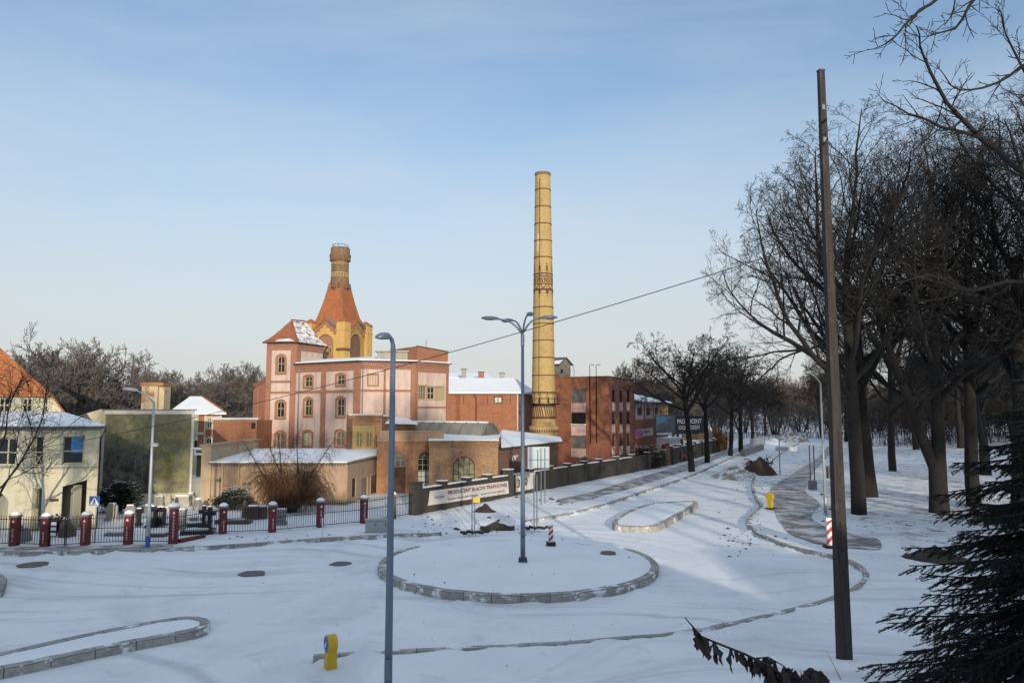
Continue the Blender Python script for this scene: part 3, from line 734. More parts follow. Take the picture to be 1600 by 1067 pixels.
hk = fk.rect(393, 399, 660, 670)
facade(wm, fk, ZK, [loop(hk, .3)]); quadwall(wm, fk.o + V((0, 6, 0)), fk.o, .1, ZK); quadwall(wm, fk.e, fk.e + V((0, 6, 0)), .1, ZK); wm.build('wall', 'brick_red', sh)
mb = MB(); fk.box(mb, -.1, fk.w + .1, -.3, .12, ZK, ZK + .14)
for i in range(24): fk.box(mb, i * fk.w / 24, i * fk.w / 24 + fk.w / 60, 0, .08, ZK - .18, ZK - .002)
mb.build('corbel', 'old_plaster', sh)
mb = MB(); fk.box(mb, -.1, fk.w + .1, -6, .1, ZK + .142, ZK + .2); mb.build('roof_snow', 'snow', sh)
mb = MB(); mb.poly([fk.P(u, -.12, z) for u, z in loop(hk, .3)]); mb.build('vent', 'dark', sh)

# ---------------------------------------------------------------- long low store with lean-to roof (shrub in front)
st = empty('low_store', (-15, 52, .15), 'long low plastered store under a snow covered lean-to roof behind the rusty shrub', 'building')
l1 = Fr((333, 50), (545, 50)); l2 = Fr((545, 50), (590, 57.5)); ZL = l1.z(440, 724.5)
wm = MB()
hd = [l1.rect(342, 348, 745, 788), l1.rect(376, 394, 752, 768)]
hd2 = [l2.rect(550, 556.5, 747, 776), l2.rect(564.5, 574.5, 746, 777), l2.rect(579, 589, 742, 777)]
facade(wm, l1, ZL, [loop(h) for h in hd], .0); facade(wm, l2, ZL, [loop(h) for h in hd2]); wm.build('wall', 'old_plaster', st)
for h, k in zip(hd2, ('dark', 'wood_grey', 'rust_door')):
    mb = MB(); l2.box(mb, h[0], h[1], -.14, -.08, h[2], h[3])
    for i in range(1, 4): u = h[0] + (h[1] - h[0]) * i / 4; l2.box(mb, u - .01, u + .01, -.08, -.06, h[2], h[3])
    mb.build('door', k, st)
mb = MB(); h = hd2[2]; ring(mb, l2, loop(h, 0, .004, sill=False), loop(h, 0, .16, sill=False), .05); mb.build('door_surround', 'old_plaster', st)
window(st, l1, hd[1], 0, 'beige_plaster', 'glass_grey', 2, (.5,), .1, .06)
mb = MB(); l1.box(mb, hd[0][0], hd[0][1], -.14, -.08, hd[0][2], hd[0][3]); mb.build('door', 'wood_grey', st)
pipe(st, [l1.P(l1.u(352), .1, ZL), l1.P(l1.u(352), .1, .2)], .05, 'wood_pale'); pipe(st, [l1.P(l1.u(377), .1, ZL), l1.P(l1.u(377), .1, 1.4)], .045, 'wood_pale')
mb = MB()
for i in range(46): u = .2 + i * (l1.w - .3) / 46; l1.box(mb, u, u + .07, 0, .1, ZL - .16, ZL - .01)
mb.build('rafter_ends', 'wood_grey', st)
hi = [atY(418, 706, 58.5), atY(520, 705.5, 58.8), atY(588, 707, 60)]
hi = [V((hi[0].x, hi[0].y, ZL + .42)), V((hi[1].x, hi[1].y, ZL + .42)), V((l2.e.x + .1, 60.0, ZL + .36))]
lo = [l1.P(-.05, .3, ZL), l1.P(l1.w + .05, .3, ZL), l2.P(l2.w, .3, ZL + .02)]
hi[0].x = l1.o.x - .05
roof_slab(st, lo, hi, .09, 'wood_grey', 'roof')
roof_slab(st, lift([l1.P(-.05, .2, ZL), l1.P(l1.w, .22, ZL), l2.P(l2.w, .2, ZL + .02)], .092), lift(hi, .094), .07, 'snow', 'roof_snow')
# end wall pier standing above the roof, and the fascia of the gateway
pr = Fr((317.5, 49.9), (333, 49.9)); mb = MB(); ZP = pr.z(325, 697)
pr.box(mb, 0, pr.w, -9.2, 0, .1, ZP); mb.build('end_wall', 'beige_plaster', st)
mb = MB(); pr.box(mb, -.12, pr.w + .1, -9.4, .1, ZP, ZP + .12); mb.build('coping', 'old_plaster', st)
gt = Fr((303.5, 50.7), (317.4, 50.7)); g = empty('gateway', gt.P(.3, 0, .15), 'grey gateway with a dark opening and snowy pale fascia beside the mural', 'gate')
mb = MB(); gt.box(mb, 0, gt.w, -.15, 0, gt.z(310, 711), gt.z(310, 701)); mb.build('fascia', 'sign_back', g)
mb = MB(); gt.box(mb, .05, gt.w - .02, -.9, -.6, gt.z(310, 746), gt.z(310, 712)); mb.build('opening', 'board_black', g)
mb = MB(); gt.box(mb, .05, gt.w - .02, -.3, -.1, .1, gt.z(310, 747)); mb.build('gate_leaf', 'grey_plaster', g)
mb = MB(); gt.box(mb, -.05, gt.w + .02, -.3, .1, gt.z(310, 701), gt.z(310, 701) + .08); mb.build('snow', 'snow', g)
mb = MB(); gt.box(mb, .25, .65, .002, .02, gt.z(310, 707), gt.z(310, 703.5)); mb.build('sign', 'board_black', g)
# ---------------------------------------------------------------- brewery with stair tower
bw = empty('brewery', (-16, 70, .15), 'pink plastered brewery with brick pilasters and a stair tower under a partly snowy roof', 'building')
ft = Fr((415, 70.3), (461, 70)); tb = V((ft.e.x + 1.45, 74.2, 0)); fts = Fr((ft.e.x, ft.e.y, H), (tb.x, tb.y, H))
m1 = Fr((461, 70.0), (563.3, 65.4)); m2 = Fr((563.3, 65.4), (648, 66.8)); m3 = Fr((648, 66.8), (700, 69.8))
ZTW = ft.z(438, 534.5); ZM = 10.75
wm = MB()
tw = [(ft.rect(433.7, 444.7, 556, 582), .25), (ft.rect(432.5, 444, 627, 652), .2), (ft.rect(431.5, 444, 675, 703), .25)]
facade(wm, ft, ZTW, [loop(h, r_) for h, r_ in tw])
a1 = [(m1.rect(476, 487.7, 588, 604), .12), (m1.rect(476, 487, 623, 649), .18), (m1.rect(474.7, 487, 674.5, 696), .18)]
a2 = [(m1.rect(526.5, 538, 585.5, 601), .12), (m1.rect(526.5, 538, 622, 650), .18), (m1.rect(524.7, 538, 673.5, 696.5), .18)]
facade(wm, m1, ZM, [loop(h, r_) for h, r_ in a1 + a2])
b1 = m2.rect(575, 591, 585, 602.5); facade(wm, m2, ZM, [loop(b1)])
c1 = [m3.rect(653.7, 666, 602.5, 624), m3.rect(667.8, 679.3, 604.5, 624), m3.rect(682, 692.6, 604.5, 624)]
facade(wm, m3, ZM, [loop(h) for h in c1])
facade(wm, fts, ZTW, []); quadwall(wm, ft.o + V((1.45, 4.2, 0)), ft.o, .1, ZTW); quadwall(wm, fts.e, ft.o + V((1.45, 4.2, 0)), .1, ZTW)
quadwall(wm, m3.e, m3.e + V((-3, 9, 0)), .1, ZM)
wm.build('wall', 'pink_plaster', bw)
for h, r_ in tw + a1 + a2: pass
for fr, l in ((ft, tw), (m1, a1), (m1, a2)):
    for i, (h, r_) in enumerate(l):
        window(bw, fr, h, r_, 'window_ochre', 'glass_bright' if (l is a1 and i == 2) else ('glass_grey' if i == 2 else 'glass'), 2, (.64,), .1, .06, surround='brick_trim', sw=.22, sill='brick_niche')
window(bw, m2, b1, 0, 'old_plaster', 'pink_panel', 4, (), .06, .09, surround='brick_trim', sw=.08)
window(bw, m3, c1[0], 0, 'window_ochre', 'glass_grey', 3, (.5,), .1, .06, surround='old_plaster', sw=.08)
window(bw, m3, c1[1], 0, 'window_ochre', 'glass', 2, (.5,), .1, .08, surround='old_plaster', sw=.08, label='half open window in the middle of three')
window(bw, m3, c1[2], 0, 'window_ochre', 'window_ochre', 1, (), .04, .06, surround='old_plaster', sw=.08, label='boarded window')
def pil(fr, x0, x1, z0, z1, d=.09, y=620, mat='brick_trim'):
    mb = MB(); fr.box(mb, fr.u(x0, y), fr.u(x1, y), -.03, d, z0, z1); return mb.build('pilaster', mat, bw)
pil(ft, 415, 422.5, .1, ZTW); pil(ft, 453, 461.4, .1, ZTW)
mb = MB(); fts.box(mb, -.092, .6, -.03, .08, ZM, ZTW); mb.build('pilaster', 'brick_trim', bw)
pil(m1, 502, 509, .1, ZM); pil(m1, 553, 563.6, .1, ZM, .1); pil(m2, 599, 602.6, .1, ZM, .06); pil(m2, 641.3, 648.6, .1, ZM); pil(m3, 647.6, 651.8, .1, ZM, .092); pil(m3, 696.8, 700, .1, ZM)
def course(fr, x0, x1, y0, y1, xm, d=.06, mat='brick_trim', name='string_course'):
    mb = MB(); fr.box(mb, fr.u(x0), fr.u(x1), -.03, d, fr.z(xm, y1), fr.z(xm, y0)); return mb.build(name, mat, bw)
course(ft, 422, 453.5, 594.5, 598, 438); course(ft, 422, 453.5, 611.5, 615, 438)
course(m1, 461, 553, 609.6, 614, 510); course(m2, 563.5, 642, 608.5, 612, 605); course(m3, 651, 697, 635, 637.6, 675)
def cornice(fr, z, h, over=.22, n=30, u0=0, u1=None, mat='brick_trim'):
    u1 = fr.w if u1 is None else u1
    mb = MB(); fr.box(mb, u0 - .0, u1, -.05, .11, z - h, z - .25); fr.box(mb, u0 - .02, u1 + .02, -.1, over, z - .13, z)
    for i in range(n):
        u = u0 + (u1 - u0) * i / n; fr.box(mb, u, u + (u1 - u0) / n * .5, .1, over - .05, z - .42, z - .13)
    return mb.build('cornice', mat, bw)
cornice(ft, ZTW, .75, n=12); cornice(fts, ZTW, .75, n=16); cornice(m1, ZM, .72, n=44); cornice(m2, ZM, .62, n=26); cornice(m3, ZM, .8, n=22)
# tower roof
o1 = ft.P(-.35, .35, ZTW + .02); o2 = ft.P(ft.w + .3, .35, ZTW + .02); o3 = V((tb.x + .35, tb.y + .3, ZTW + .02)); o4 = V((ft.o.x + 1.2, ft.o.y + 4.5, ZTW + .02))
k1 = atY(455.5, 500.5, 71.6); k2 = atY(477, 502.6, 73.3)
def curved_plane(mb, a, b, c, d, sag, n=5, m=0):
    """plane between eaves a-b and ridge d-c, sprocketed (a little hollow) towards the eaves"""
    rows = []
    for i in range(n + 1):
        t = i / n; s = V((0, 0, -sag * 4 * t * (1 - t) * (1 - t)))
        rows.append((a.lerp(d, t) + s, b.lerp(c, t) + s))
    for i in range(n): mb.poly([rows[i][0], rows[i][1], rows[i + 1][1], rows[i + 1][0]], m)
mb = MB(); curved_plane(mb, o1, o2, k1 + V((.02, 0, 0)), k1, .35); curved_plane(mb, o4, o1, k1, k2, .3); mb.poly([o1, o2, o2 - V((0, 0, .12)), o1 - V((0, 0, .12))]); tr_ = mb.build('tower_roof', 'tile_tower', bw)
mb = MB(); curved_plane(mb, o2, o3, k2, k1, .35); mb.poly([o2, o3, o3 - V((0, 0, .12)), o2 - V((0, 0, .12))]); curved_plane(mb, o3, o4, k2 + V((.01, 0, 0)), k2, .3); mb.build('snowy_slope', 'tile_snowy', tr_)
mb = MB(); q = lambda a, b, t: a.lerp(b, t)
mb.poly([o1.lerp(o2, .34) + V((0, -.02, .05)), o1.lerp(o2, .9) + V((0, -.02, .05)), o1.lerp(o2, .72).lerp(k1, .19) + V((0, -.05, -.12)), o1.lerp(o2, .4).lerp(k1, .12) + V((0, -.05, -.06))]); mb.build('snow_patch', 'snow', tr_)
mb = MB(); mb.tube([o2 + V((0, 0, .03)), o2.lerp(k1, .35) + V((0, 0, -.16)), k1 + V((0, 0, .04)), k2 + V((0, 0, .04))], .09, 5); mb.build('ridge', 'tile_tower', tr_)
mb = MB(); mb.tube([o2 + V((0, 0, -.1)), o3 + V((0, 0, -.1))], .07, 6); mb.tube([o1 + V((0, 0, -.1)), o2 + V((0, 0, -.1))], .06, 6); mb.build('gutter', 'dark_metal', bw)
pipe(bw, [o3 + V((0, 0, -.1)), fts.P(fts.w + .1, .1, ZTW - .5), fts.P(fts.w + .1, .1, ZM)], .13, 'dark_metal')
# main roof, low pitched, with snow
zr = ZM + .62
ridge = [V((ft.e.x + 1.2, 73.8, zr)), V((-13.6, 70.6, zr)), V((-8.9, 71.0, zr)), V((m3.e.x - 1.6, 73.5, zr))]
lo = [m1.P(.0, .3, ZM + .02), m1.P(m1.w, .3, ZM + .02), m2.P(m2.w, .3, ZM + .02), m3.P(m3.w + .2, .3, ZM + .02)]
roof_slab(bw, lo, ridge, .1, 'roof_felt', 'roof'); roof_slab(bw, lift([m1.P(.1, .22, ZM), m1.P(m1.w, .22, ZM), m2.P(m2.w, .22, ZM), m3.P(m3.w + .1, .22, ZM)], .122), lift(ridge, .105), .09, 'snow', 'roof_snow')
mb = MB(); mb.poly([V((p.x, p.y, zr - .02)) for p in ridge] + [V((m3.e.x - 3, 79, zr - .02)), V((ft.e.x + 1.4, 79, zr - .02))]); mb.build('roof', 'snow', bw)
mb = MB(); mb.tube(lift(lo[:3], .02), .07, 6); mb.build('gutter', 'dark_metal', bw)
pipe(bw, [m1.P(.15, .3, ZM - .05), m1.P(.35, .2, ZM - .25), m1.P(m1.u(467), .1, ZM - .5), m1.P(m1.u(467), .1, 3.2)], .05, 'lead')
pipe(bw, [m2.P(.12, .3, ZM), m2.P(.12, .13, ZM - .4), m2.P(.12, .13, 5.9)], .05, 'lead')
# roof house and brick parapet block
p3 = Fr((m3.o.x + .1, m3.o.y + .25, H), (m3.e.x - .05, m3.e.y + .1, H))
mb = MB(); zt0, zt1 = p3.z(645, 540), p3.z(700, 549.5)
wall(mb, p3, [(0, ZM + .1), (p3.w, ZM + .1), (p3.w, zt1), (0, zt0)]); bkp = [p3.e + V((-3, 6, 0)), p3.o + V((-3.5, 5, 0))]
mb.poly([p3.P(0, 0, ZM), p3.P(0, 0, zt0), V((bkp[1].x, bkp[1].y, zt0)), V((bkp[1].x, bkp[1].y, ZM))]); mb.poly([p3.P(p3.w, 0, ZM), p3.P(p3.w, 0, zt1), V((bkp[0].x, bkp[0].y, zt1)), V((bkp[0].x, bkp[0].y, ZM))])
mb.poly([p3.P(0, 0, zt0), p3.P(p3.w, 0, zt1), V((bkp[0].x, bkp[0].y, zt1)), V((bkp[1].x, bkp[1].y, zt0))]); mb.build('parapet_block', 'brick_red', bw)
mb = MB(); mb.tube([p3.P(-.05, .02, zt0), p3.P(p3.w + .05, .02, zt1)], .06, 4); mb.build('coping', 'roof_felt', bw)
p2 = Fr((588, 68.4), (644.5, 68.6)); mb = MB(); z0_ = p2.z(615, 550); p2.box(mb, 0, p2.w, -4, 0, ZM, z0_); mb.build('roof_house', 'grey_plaster', bw)
mb = MB(); p2.box(mb, -.2, p2.w - .01, -4.2, .2, z0_, z0_ + .13); mb.build('roof_house_roof', 'lead', bw)
pipe(bw, [p3.P(p3.u(668), -.3, zt0 - .5), p3.P(p3.u(668), -.3, zt0 + .75)], .02, 'iron', 'mast')
# red brick side wing on the left
wg = Fr((397, 74), (418, 72)); mb = MB(); wall(mb, wg, [(0, .1), (wg.w, .1), (wg.w, wg.z(415, 593)), (0, wg.z(398, 604))]); quadwall(mb, wg.o + V((.5, 5, 0)), wg.o, .1, wg.z(398, 604)); mb.build('side_wing', 'brick_red', bw)
mb = MB(); wg.box(mb, -.05, wg.w * .3, 0, .12, .1, wg.z(398, 608)); mb.build('pilaster', 'brick_trim', bw)
mb = MB(); mb.tube([wg.P(-.1, .1, wg.z(398, 603)), wg.P(wg.w, .1, wg.z(415, 592))], .1, 4); mb.build('verge', 'brick_trim', bw)

# ---------------------------------------------------------------- malt kiln
kn = empty('malt_kiln', (-18.69, 78.9, .15), 'yellow malt kiln with a steep orange pyramid roof and round brick flue on top', 'tower')
al = R(22); Lk = 4.5; kf = V((-17.45, 76.0, 0)); dl = V((-math.cos(al), math.sin(al), 0)); dr = V((math.sin(al), math.cos(al), 0))
kl = kf + dl * Lk; kr = kf + dr * Lk; kb = kl + dr * Lk; kc = (kl + kr) / 2
kL = Fr((kl.x, kl.y, H), (kf.x, kf.y, H)); kR = Fr((kf.x, kf.y, H), (kr.x, kr.y, H))
ZS = kL.z(510, 519); ZP_ = kL.z(512, 499.5); ZE_ = kL.z(520, 504)
for fr, mat in ((kL, 'kiln_yellow'), (kR, 'kiln_dark_streaked')):
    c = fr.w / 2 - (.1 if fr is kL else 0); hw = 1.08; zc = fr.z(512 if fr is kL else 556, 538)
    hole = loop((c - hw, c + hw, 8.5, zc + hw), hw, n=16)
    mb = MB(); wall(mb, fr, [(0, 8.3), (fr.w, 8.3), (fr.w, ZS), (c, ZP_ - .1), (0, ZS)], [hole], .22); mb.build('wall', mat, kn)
    mb = MB(); mb.poly([fr.P(u, -.2, z) for u, z in hole]); mb.build('arched_niche', 'brick_niche' if fr is kL else 'brick_dark_brown', kn)
    # stepped brick gable band
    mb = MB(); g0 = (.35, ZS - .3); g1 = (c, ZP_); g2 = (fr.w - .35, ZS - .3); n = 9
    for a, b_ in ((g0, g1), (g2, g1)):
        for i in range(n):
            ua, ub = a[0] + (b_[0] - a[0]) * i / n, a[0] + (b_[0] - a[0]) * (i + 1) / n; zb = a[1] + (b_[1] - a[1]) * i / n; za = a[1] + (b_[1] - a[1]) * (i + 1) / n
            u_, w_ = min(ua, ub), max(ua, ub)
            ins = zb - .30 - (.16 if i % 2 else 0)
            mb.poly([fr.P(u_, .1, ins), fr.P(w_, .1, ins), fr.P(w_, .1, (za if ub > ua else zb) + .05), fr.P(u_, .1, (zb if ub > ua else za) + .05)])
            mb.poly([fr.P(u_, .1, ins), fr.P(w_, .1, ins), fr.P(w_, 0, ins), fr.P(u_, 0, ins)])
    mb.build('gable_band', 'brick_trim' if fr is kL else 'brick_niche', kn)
    # little gable roof running back into the pyramid
    mb = MB()
    for sgn in (-1, 1):
        e_ = c + sgn * (fr.w / 2 - .3)
        mb.poly([fr.P(e_, .2, ZS - .1), fr.P(c, .2, ZP_ + .12), fr.P(c, -1.3, ZP_ + .12), fr.P(e_, -1.3, ZS - .1)])
        mb.poly([fr.P(e_, .2, ZS - .2), fr.P(c, .2, ZP_ + .0), fr.P(c, .2, ZP_ + .12), fr.P(e_, .2, ZS - .1)])
    mb.build('gable_roof', 'tile_orange', kn)
    mb = MB(); e_ = c + (fr.w / 2 - .75); mb.poly([fr.P(c + .28, .23, ZP_ - .05), fr.P(e_ + .35, .23, ZS + .24), fr.P(e_ + .35, .21, ZS + .62), fr.P(c + .4, .21, ZP_ + .22)]); mb.build('flashing', 'lead', kn)
h = kL.rect(511.2, 517.5, 541, 553); h = (h[0], h[1], h[2], h[3])
mb = MB(); kL.box(mb, h[0], h[1], -.195, -.13, h[2], h[3]); wdo = mb.build('window', 'yellow_frame', kn)
mb = MB(); kL.box(mb, h[0] + .08, h[0] + .2, -.128, -.12, h[2] + .1, h[3] - .1); kL.box(mb, h[1] - .2, h[1] - .08, -.128, -.12, h[2] + .1, h[3] - .1); mb.build('pane', 'glass', wdo)
for p, nm in ((kf, 0), (kl, 1), (kr, 2), (kb, 3)):
    mb = MB(); w = .52; o = p - dl * 0; zt = ZS + 1.0
    c = p + (kc - p).normalized() * .25
    mb.obox(c, dl, dr, -w, w, -w, w, 8.3, zt); mb.obox(c, dl, dr, -w - .06, w + .06, -w - .06, w + .06, zt - .9, zt - .8)
    tu = mb.build('corner_turret', 'kiln_yellow', kn)
    mb = MB(); mb.lathe(c + V((0, 0, zt)), [(w * 1.5, -.02), (w * 1.42, .1), (.05, .5)], 4 if nm < 2 else 8, rot=math.atan2(dl.y, dl.x) + math.pi / 4); mb.build('cap', 'tile_orange', tu)
mb = MB(); kL.box(mb, kL.w - .75, kL.w + .45, .2, .75, 8.9, 9.3)
zl_ = kL.z(533, 546); mb = MB(); kL.box(mb, kL.w - .5, kL.w + .45, .0, .62, zl_ - .1, zl_ + .12); kR.box(mb, -.3, .7, .0, .5, zl_ - .1, zl_ + .1); mb.build('ledge', 'brick_dark_brown', kn)
# pyramid with slightly hollow faces
mb = MB(); rows = []
for t, s in ((-.05, 2.2), (.03, 1.98), (.12, 1.8), (.3, 1.53), (.6, 1.17), (.85, .93), (1, .82)):
    z = ZE_ - .35 + (kL.z(520, 437) - ZE_ + .35) * t
    rows.append([kc + V((0, 0, z)) + dl * (s * a) + dr * (s * b_) for a, b_ in ((1, -1), (-1 + 0, -1), (-1, 1), (1, 1))])
for i in range(len(rows) - 1):
    for j in range(4): mb.poly([rows[i][j], rows[i][(j + 1) % 4], rows[i + 1][(j + 1) % 4], rows[i + 1][j]])
mb.poly([kc + V((0, 0, ZS - .05)) + dl * (2.2 * a) + dr * (2.2 * b_) for a, b_ in ((1, -1), (-1, -1), (-1, 1), (1, 1))]); mb.build('roof', 'tile_orange', kn)
# flue
zb, zt = kL.z(528, 441), kL.z(528, 379.5); hh = zt - zb
mb = MB(); mb.lathe(kc + V((0, 0, zb)), [(.98, -.6), (1.0, .5), (.98, .7), (.95, .8), (.92, hh - 1.5), (.92, hh - 1.45)], 28); fl_ = mb.build('flue', 'brick_chimney_old', kn, False)
mb = MB(); mb.lathe(kc + V((0, 0, zb)), [(.93, hh - 1.5), (1.14, hh - 1.0), (1.16, hh - .8), (1.05, hh - .7), (1.02, hh - .25), (1.04, hh - .2), (.98, hh), (.6, hh), (.6, hh - .5)], 28)
for i in range(24):
    w = i * math.pi / 12; mb.obox(kc + V((0, 0, zb)), V((-math.sin(w), math.cos(w), 0)), V((math.cos(w), math.sin(w), 0)), -.06, .06, .9, 1.12, hh - 1.45, hh - 1.1)
mb.build('flue_head', 'brick_chimney_old', fl_)
mb = MB()
for z_ in (1.35, 2.35, 3.25): mb.lathe(kc + V((0, 0, zb)), [(.945, z_), (.965, z_ + .03), (.945, z_ + .1)], 28, cap=False)
for i in range(20):
    w = i * math.pi / 10; mb.obox(kc + V((0, 0, zb)), V((-math.sin(w), math.cos(w), 0)), V((math.cos(w), math.sin(w), 0)), -.07, .07, .9, .975, .95, 1.2); mb.obox(kc + V((0, 0, zb)), V((-math.sin(w), math.cos(w), 0)), V((math.cos(w), math.sin(w), 0)), -.05, .05, .9, .97, 1.22, 1.33)
mb.build('pale_courses', 'brick_yellow', fl_)
mb = MB()
for i in range(8):
    w = i * math.pi / 4 + .3; p = kc + V((math.cos(w) * 1.3, math.sin(w) * 1.3, zb - .5)); mb.tube([kc + V((math.cos(w) * .86, math.sin(w) * .86, zb + .25)), kc + V((math.cos(w) * .92, math.sin(w) * .92, zb - .35))], .3, 10)
mb.build('flue_foot', 'brick_dark_brown', fl_)
mb = MB(); pts = [kc + V((.85 * math.cos(i * math.pi / 12), .85 * math.sin(i * math.pi / 12), zt + .3)) for i in range(25)]; mb.tube(pts, .025, 4, False)
for i in range(8): p = pts[i * 3]; mb.tube([p - V((0, 0, .35)), p], .02, 4)
mb.build('railing', 'iron', fl_)

# ---------------------------------------------------------------- yellow windowed annex
an = empty('brick_annex', (-11.5, 60, .15), 'small orange brick annex with a yellow double window between pink wall and arched hall', 'building')
fa = Fr((547, 58.6), (597, 59.2)); ZA = fa.z(575, 650.5); ys = fa.rect(551.6, 584, 665.5, 703)
wl = [fa.rect(556.6, 566.4, 675, 699), fa.rect(572, 582, 675, 699)]
mb = MB(); facade(mb, fa, ZA, [loop(h) for h in wl], .12); quadwall(mb, fa.o + V((-.35, 6, 0)), fa.o, .1, ZA); quadwall(mb, fa.e, fa.e + V((0, 6, 0)), .1, ZA); mb.build('wall', 'brick_orange', an)
mb = MB(); lo_ = [(ys[0], ys[2]), (ys[1], ys[2]), (ys[1], ys[3]), (ys[0], ys[3])]; wall(mb, fa, lo_, [loop(h) for h in wl], .1, d=.05); ring(mb, fa, lo_, [(ys[0] - .05, ys[2] - .05), (ys[1] + .05, ys[2] - .05), (ys[1] + .05, ys[3] + .05), (ys[0] - .05, ys[3] + .05)], .08); mb.build('window_panel', 'yellow_frame', an)
for h in wl: window(an, fa, h, 0, 'yellow_frame', 'glass_grey', 2, (.62,), .06, .09)
mb = MB(); fa.box(mb, -.15, fa.w + .1, -6, .16, ZA, ZA + .12); fa.box(mb, -.08, fa.w + .05, 0, .08, ZA - .35, ZA - .22)
for i in range(24): fa.box(mb, i * fa.w / 24, i * fa.w / 24 + .05, 0, .12, ZA - .2, ZA - .003)
mb.build('cornice', 'brick_buff', an)
mb = MB(); fa.box(mb, -.1, fa.w, -6, .1, ZA + .123, ZA + .17); mb.build('roof_snow', 'snow', an)
mb = MB(); fa.box(mb, -.25, .18, -.3, .1, .1, ZA); mb.build('pilaster', 'brick_dark_brown', an)
dish = fa.P(fa.u(591), .45, fa.z(591, 704)); mb = MB(); mb.lathe(V((0, 0, 0)), [(.02, 0), (.18, .03), (.30, .09), (.31, .1)], 16, cap=False)
rot = V((-.25, -1, .45)).to_track_quat('Z', 'Y'); mb.v = [tuple(dish + rot @ V(v)) for v in mb.v]; mb.tube([dish, dish + V((0, .4, -.1))], .02, 4); mb.build('satellite_dish', 'cabinet', an)
up_ = Fr((597, 61), (650, 62.2)); mb = MB(); up_.box(mb, 0, up_.w, -4, 0, 3.5, up_.z(620, 663)); mb.build('upper_wall', 'brick_dark_brown', an)
roof_slab(an, [up_.P(-.1, .25, up_.z(600, 661.5)), up_.P(up_.w + .1, .25, up_.z(650, 663))], [up_.P(up_.w, -3, up_.z(650, 655)), up_.P(-.1, -3, up_.z(600, 648) )][::-1], .1, 'snow', 'upper_roof')

# ---------------------------------------------------------------- arched hall in front
hl = empty('arched_hall', (-5, 56, .15), 'low weathered brick hall with three arched windows and a barrel vaulted skylight', 'building')
g1 = Fr((590, 56.6), (694, 57)); g2 = Fr((671, 54), (778, 54.3)); g3 = Fr((778, 55.4), (872, 66))
Z1 = g1.z(640, 674.5); Z2 = g2.z(725, 690); Z3 = 3.6
e1 = g1.rect(608.5, 633.5, 706.5, 772); e1 = (e1[0], e1[1], .1, e1[3]); e2 = g1.rect(652, 676, 705, 762)
e3 = g2.rect(708, 741.6, 713, 765); e3 = (e3[0], e3[1], .9, e3[3])
hw = (e1[1] - e1[0]) / 2
wm = MB(); facade(wm, g1, Z1, [loop(e1, hw, n=16), loop(e2, (e2[1] - e2[0]) / 2, n=16)], .3); quadwall(wm, g1.o + V((0, 6, 0)), g1.o, .1, Z1); wm.build('wall', 'brick_orange', hl)
wm = MB(); facade(wm, g2, Z2, [loop(e3, .72, n=16)], .35); quadwall(wm, g2.o + V((0, 3, 0)), g2.o, .1, Z2); quadwall(wm, g2.e, g2.e + V((.2, 6, 0)), .1, Z2); wm.build('front_wall', 'brick_buff', hl)
gh = g3.rect(800, 806, 711, 722)
wm = MB(); facade(wm, g3, Z3, []); wm.build('side_wall', 'brick_dark_brown', hl)
fz = e1[2] + 2.05
w_ = window(hl, g1, (e1[0], e1[1], fz, e1[3]), hw, 'window_ochre', 'glass_grey', 3, (), .2, .06, fan=7)
mb = MB(); g1.box(mb, e1[0], e1[1], -.26, -.18, .1, fz - .01); g1.box(mb, (e1[0] + e1[1]) / 2 - .02, (e1[0] + e1[1]) / 2 + .02, -.18, -.165, .1, fz - .02); mb.build('door', 'rust_door', hl)
z_ = e2[2] + (e2[3] - e2[2]) * .46
window(hl, g1, (e2[0], e2[1], z_, e2[3]), (e2[1] - e2[0]) / 2, 'window_ochre', 'glass', 3, (.5,), .2, .05, fan=7)
window(hl, g1, (e2[0], e2[1], e2[2], z_), 0, 'iron', 'glass_bright', 4, (.33, .66), .2, .04)
window(hl, g2, e3, .72, 'iron', 'broken_glass', 4, (.12, .28, .62), .22, .045, label='broken arched window')
for fr, e, r_ in ((g1, e1, hw), (g1, e2, (e2[1] - e2[0]) / 2), (g2, e3, .72)):
    mb = MB(); li = loop(e, r_, .003, n=16)[2:]; lo2 = loop(e, r_, .2, n=16)[2:]
    for i in range(len(li) - 1): mb.poly([fr.P(lo2[i][0], .05, lo2[i][1]), fr.P(lo2[i + 1][0], .05, lo2[i + 1][1]), fr.P(li[i + 1][0], .05, li[i + 1][1]), fr.P(li[i][0], .05, li[i][1])]); mb.poly([fr.P(lo2[i][0], 0, lo2[i][1]), fr.P(lo2[i + 1][0], 0, lo2[i + 1][1]), fr.P(lo2[i + 1][0], .05, lo2[i + 1][1]), fr.P(lo2[i][0], .05, lo2[i][1])]); mb.poly([fr.P(li[i][0], 0, li[i][1]), fr.P(li[i + 1][0], 0, li[i + 1][1]), fr.P(li[i + 1][0], .05, li[i + 1][1]), fr.P(li[i][0], .05, li[i][1])])
    mb.build('arch', 'brick_trim', hl)
mb = MB(); g1.box(mb, -.05, g1.w + .05, -.5, .1, Z1, Z1 + .08); mb.build('coping', 'old_plaster', hl)
mb = MB(); g1.box(mb, 0, g1.w, -.0, .13, Z1 - .75, Z1 - .6); g1.box(mb, 0, g1.w, 0, .04, Z1 - .6, Z1 - .01); mb.build('parapet_band', 'brick_parapet', hl)
mb = MB(); g2.box(mb, -.08, g2.w + .08, -.3, .12, Z2, Z2 + .09); g2.box(mb, 0, g2.w, 0, .07, Z2 - .36, Z2 - .27)
for i in range(44): g2.box(mb, i * g2.w / 44, i * g2.w / 44 + .06, 0, .1, Z2 - .26, Z2 - .003)
mb.build('cornice', 'brick_buff', hl)
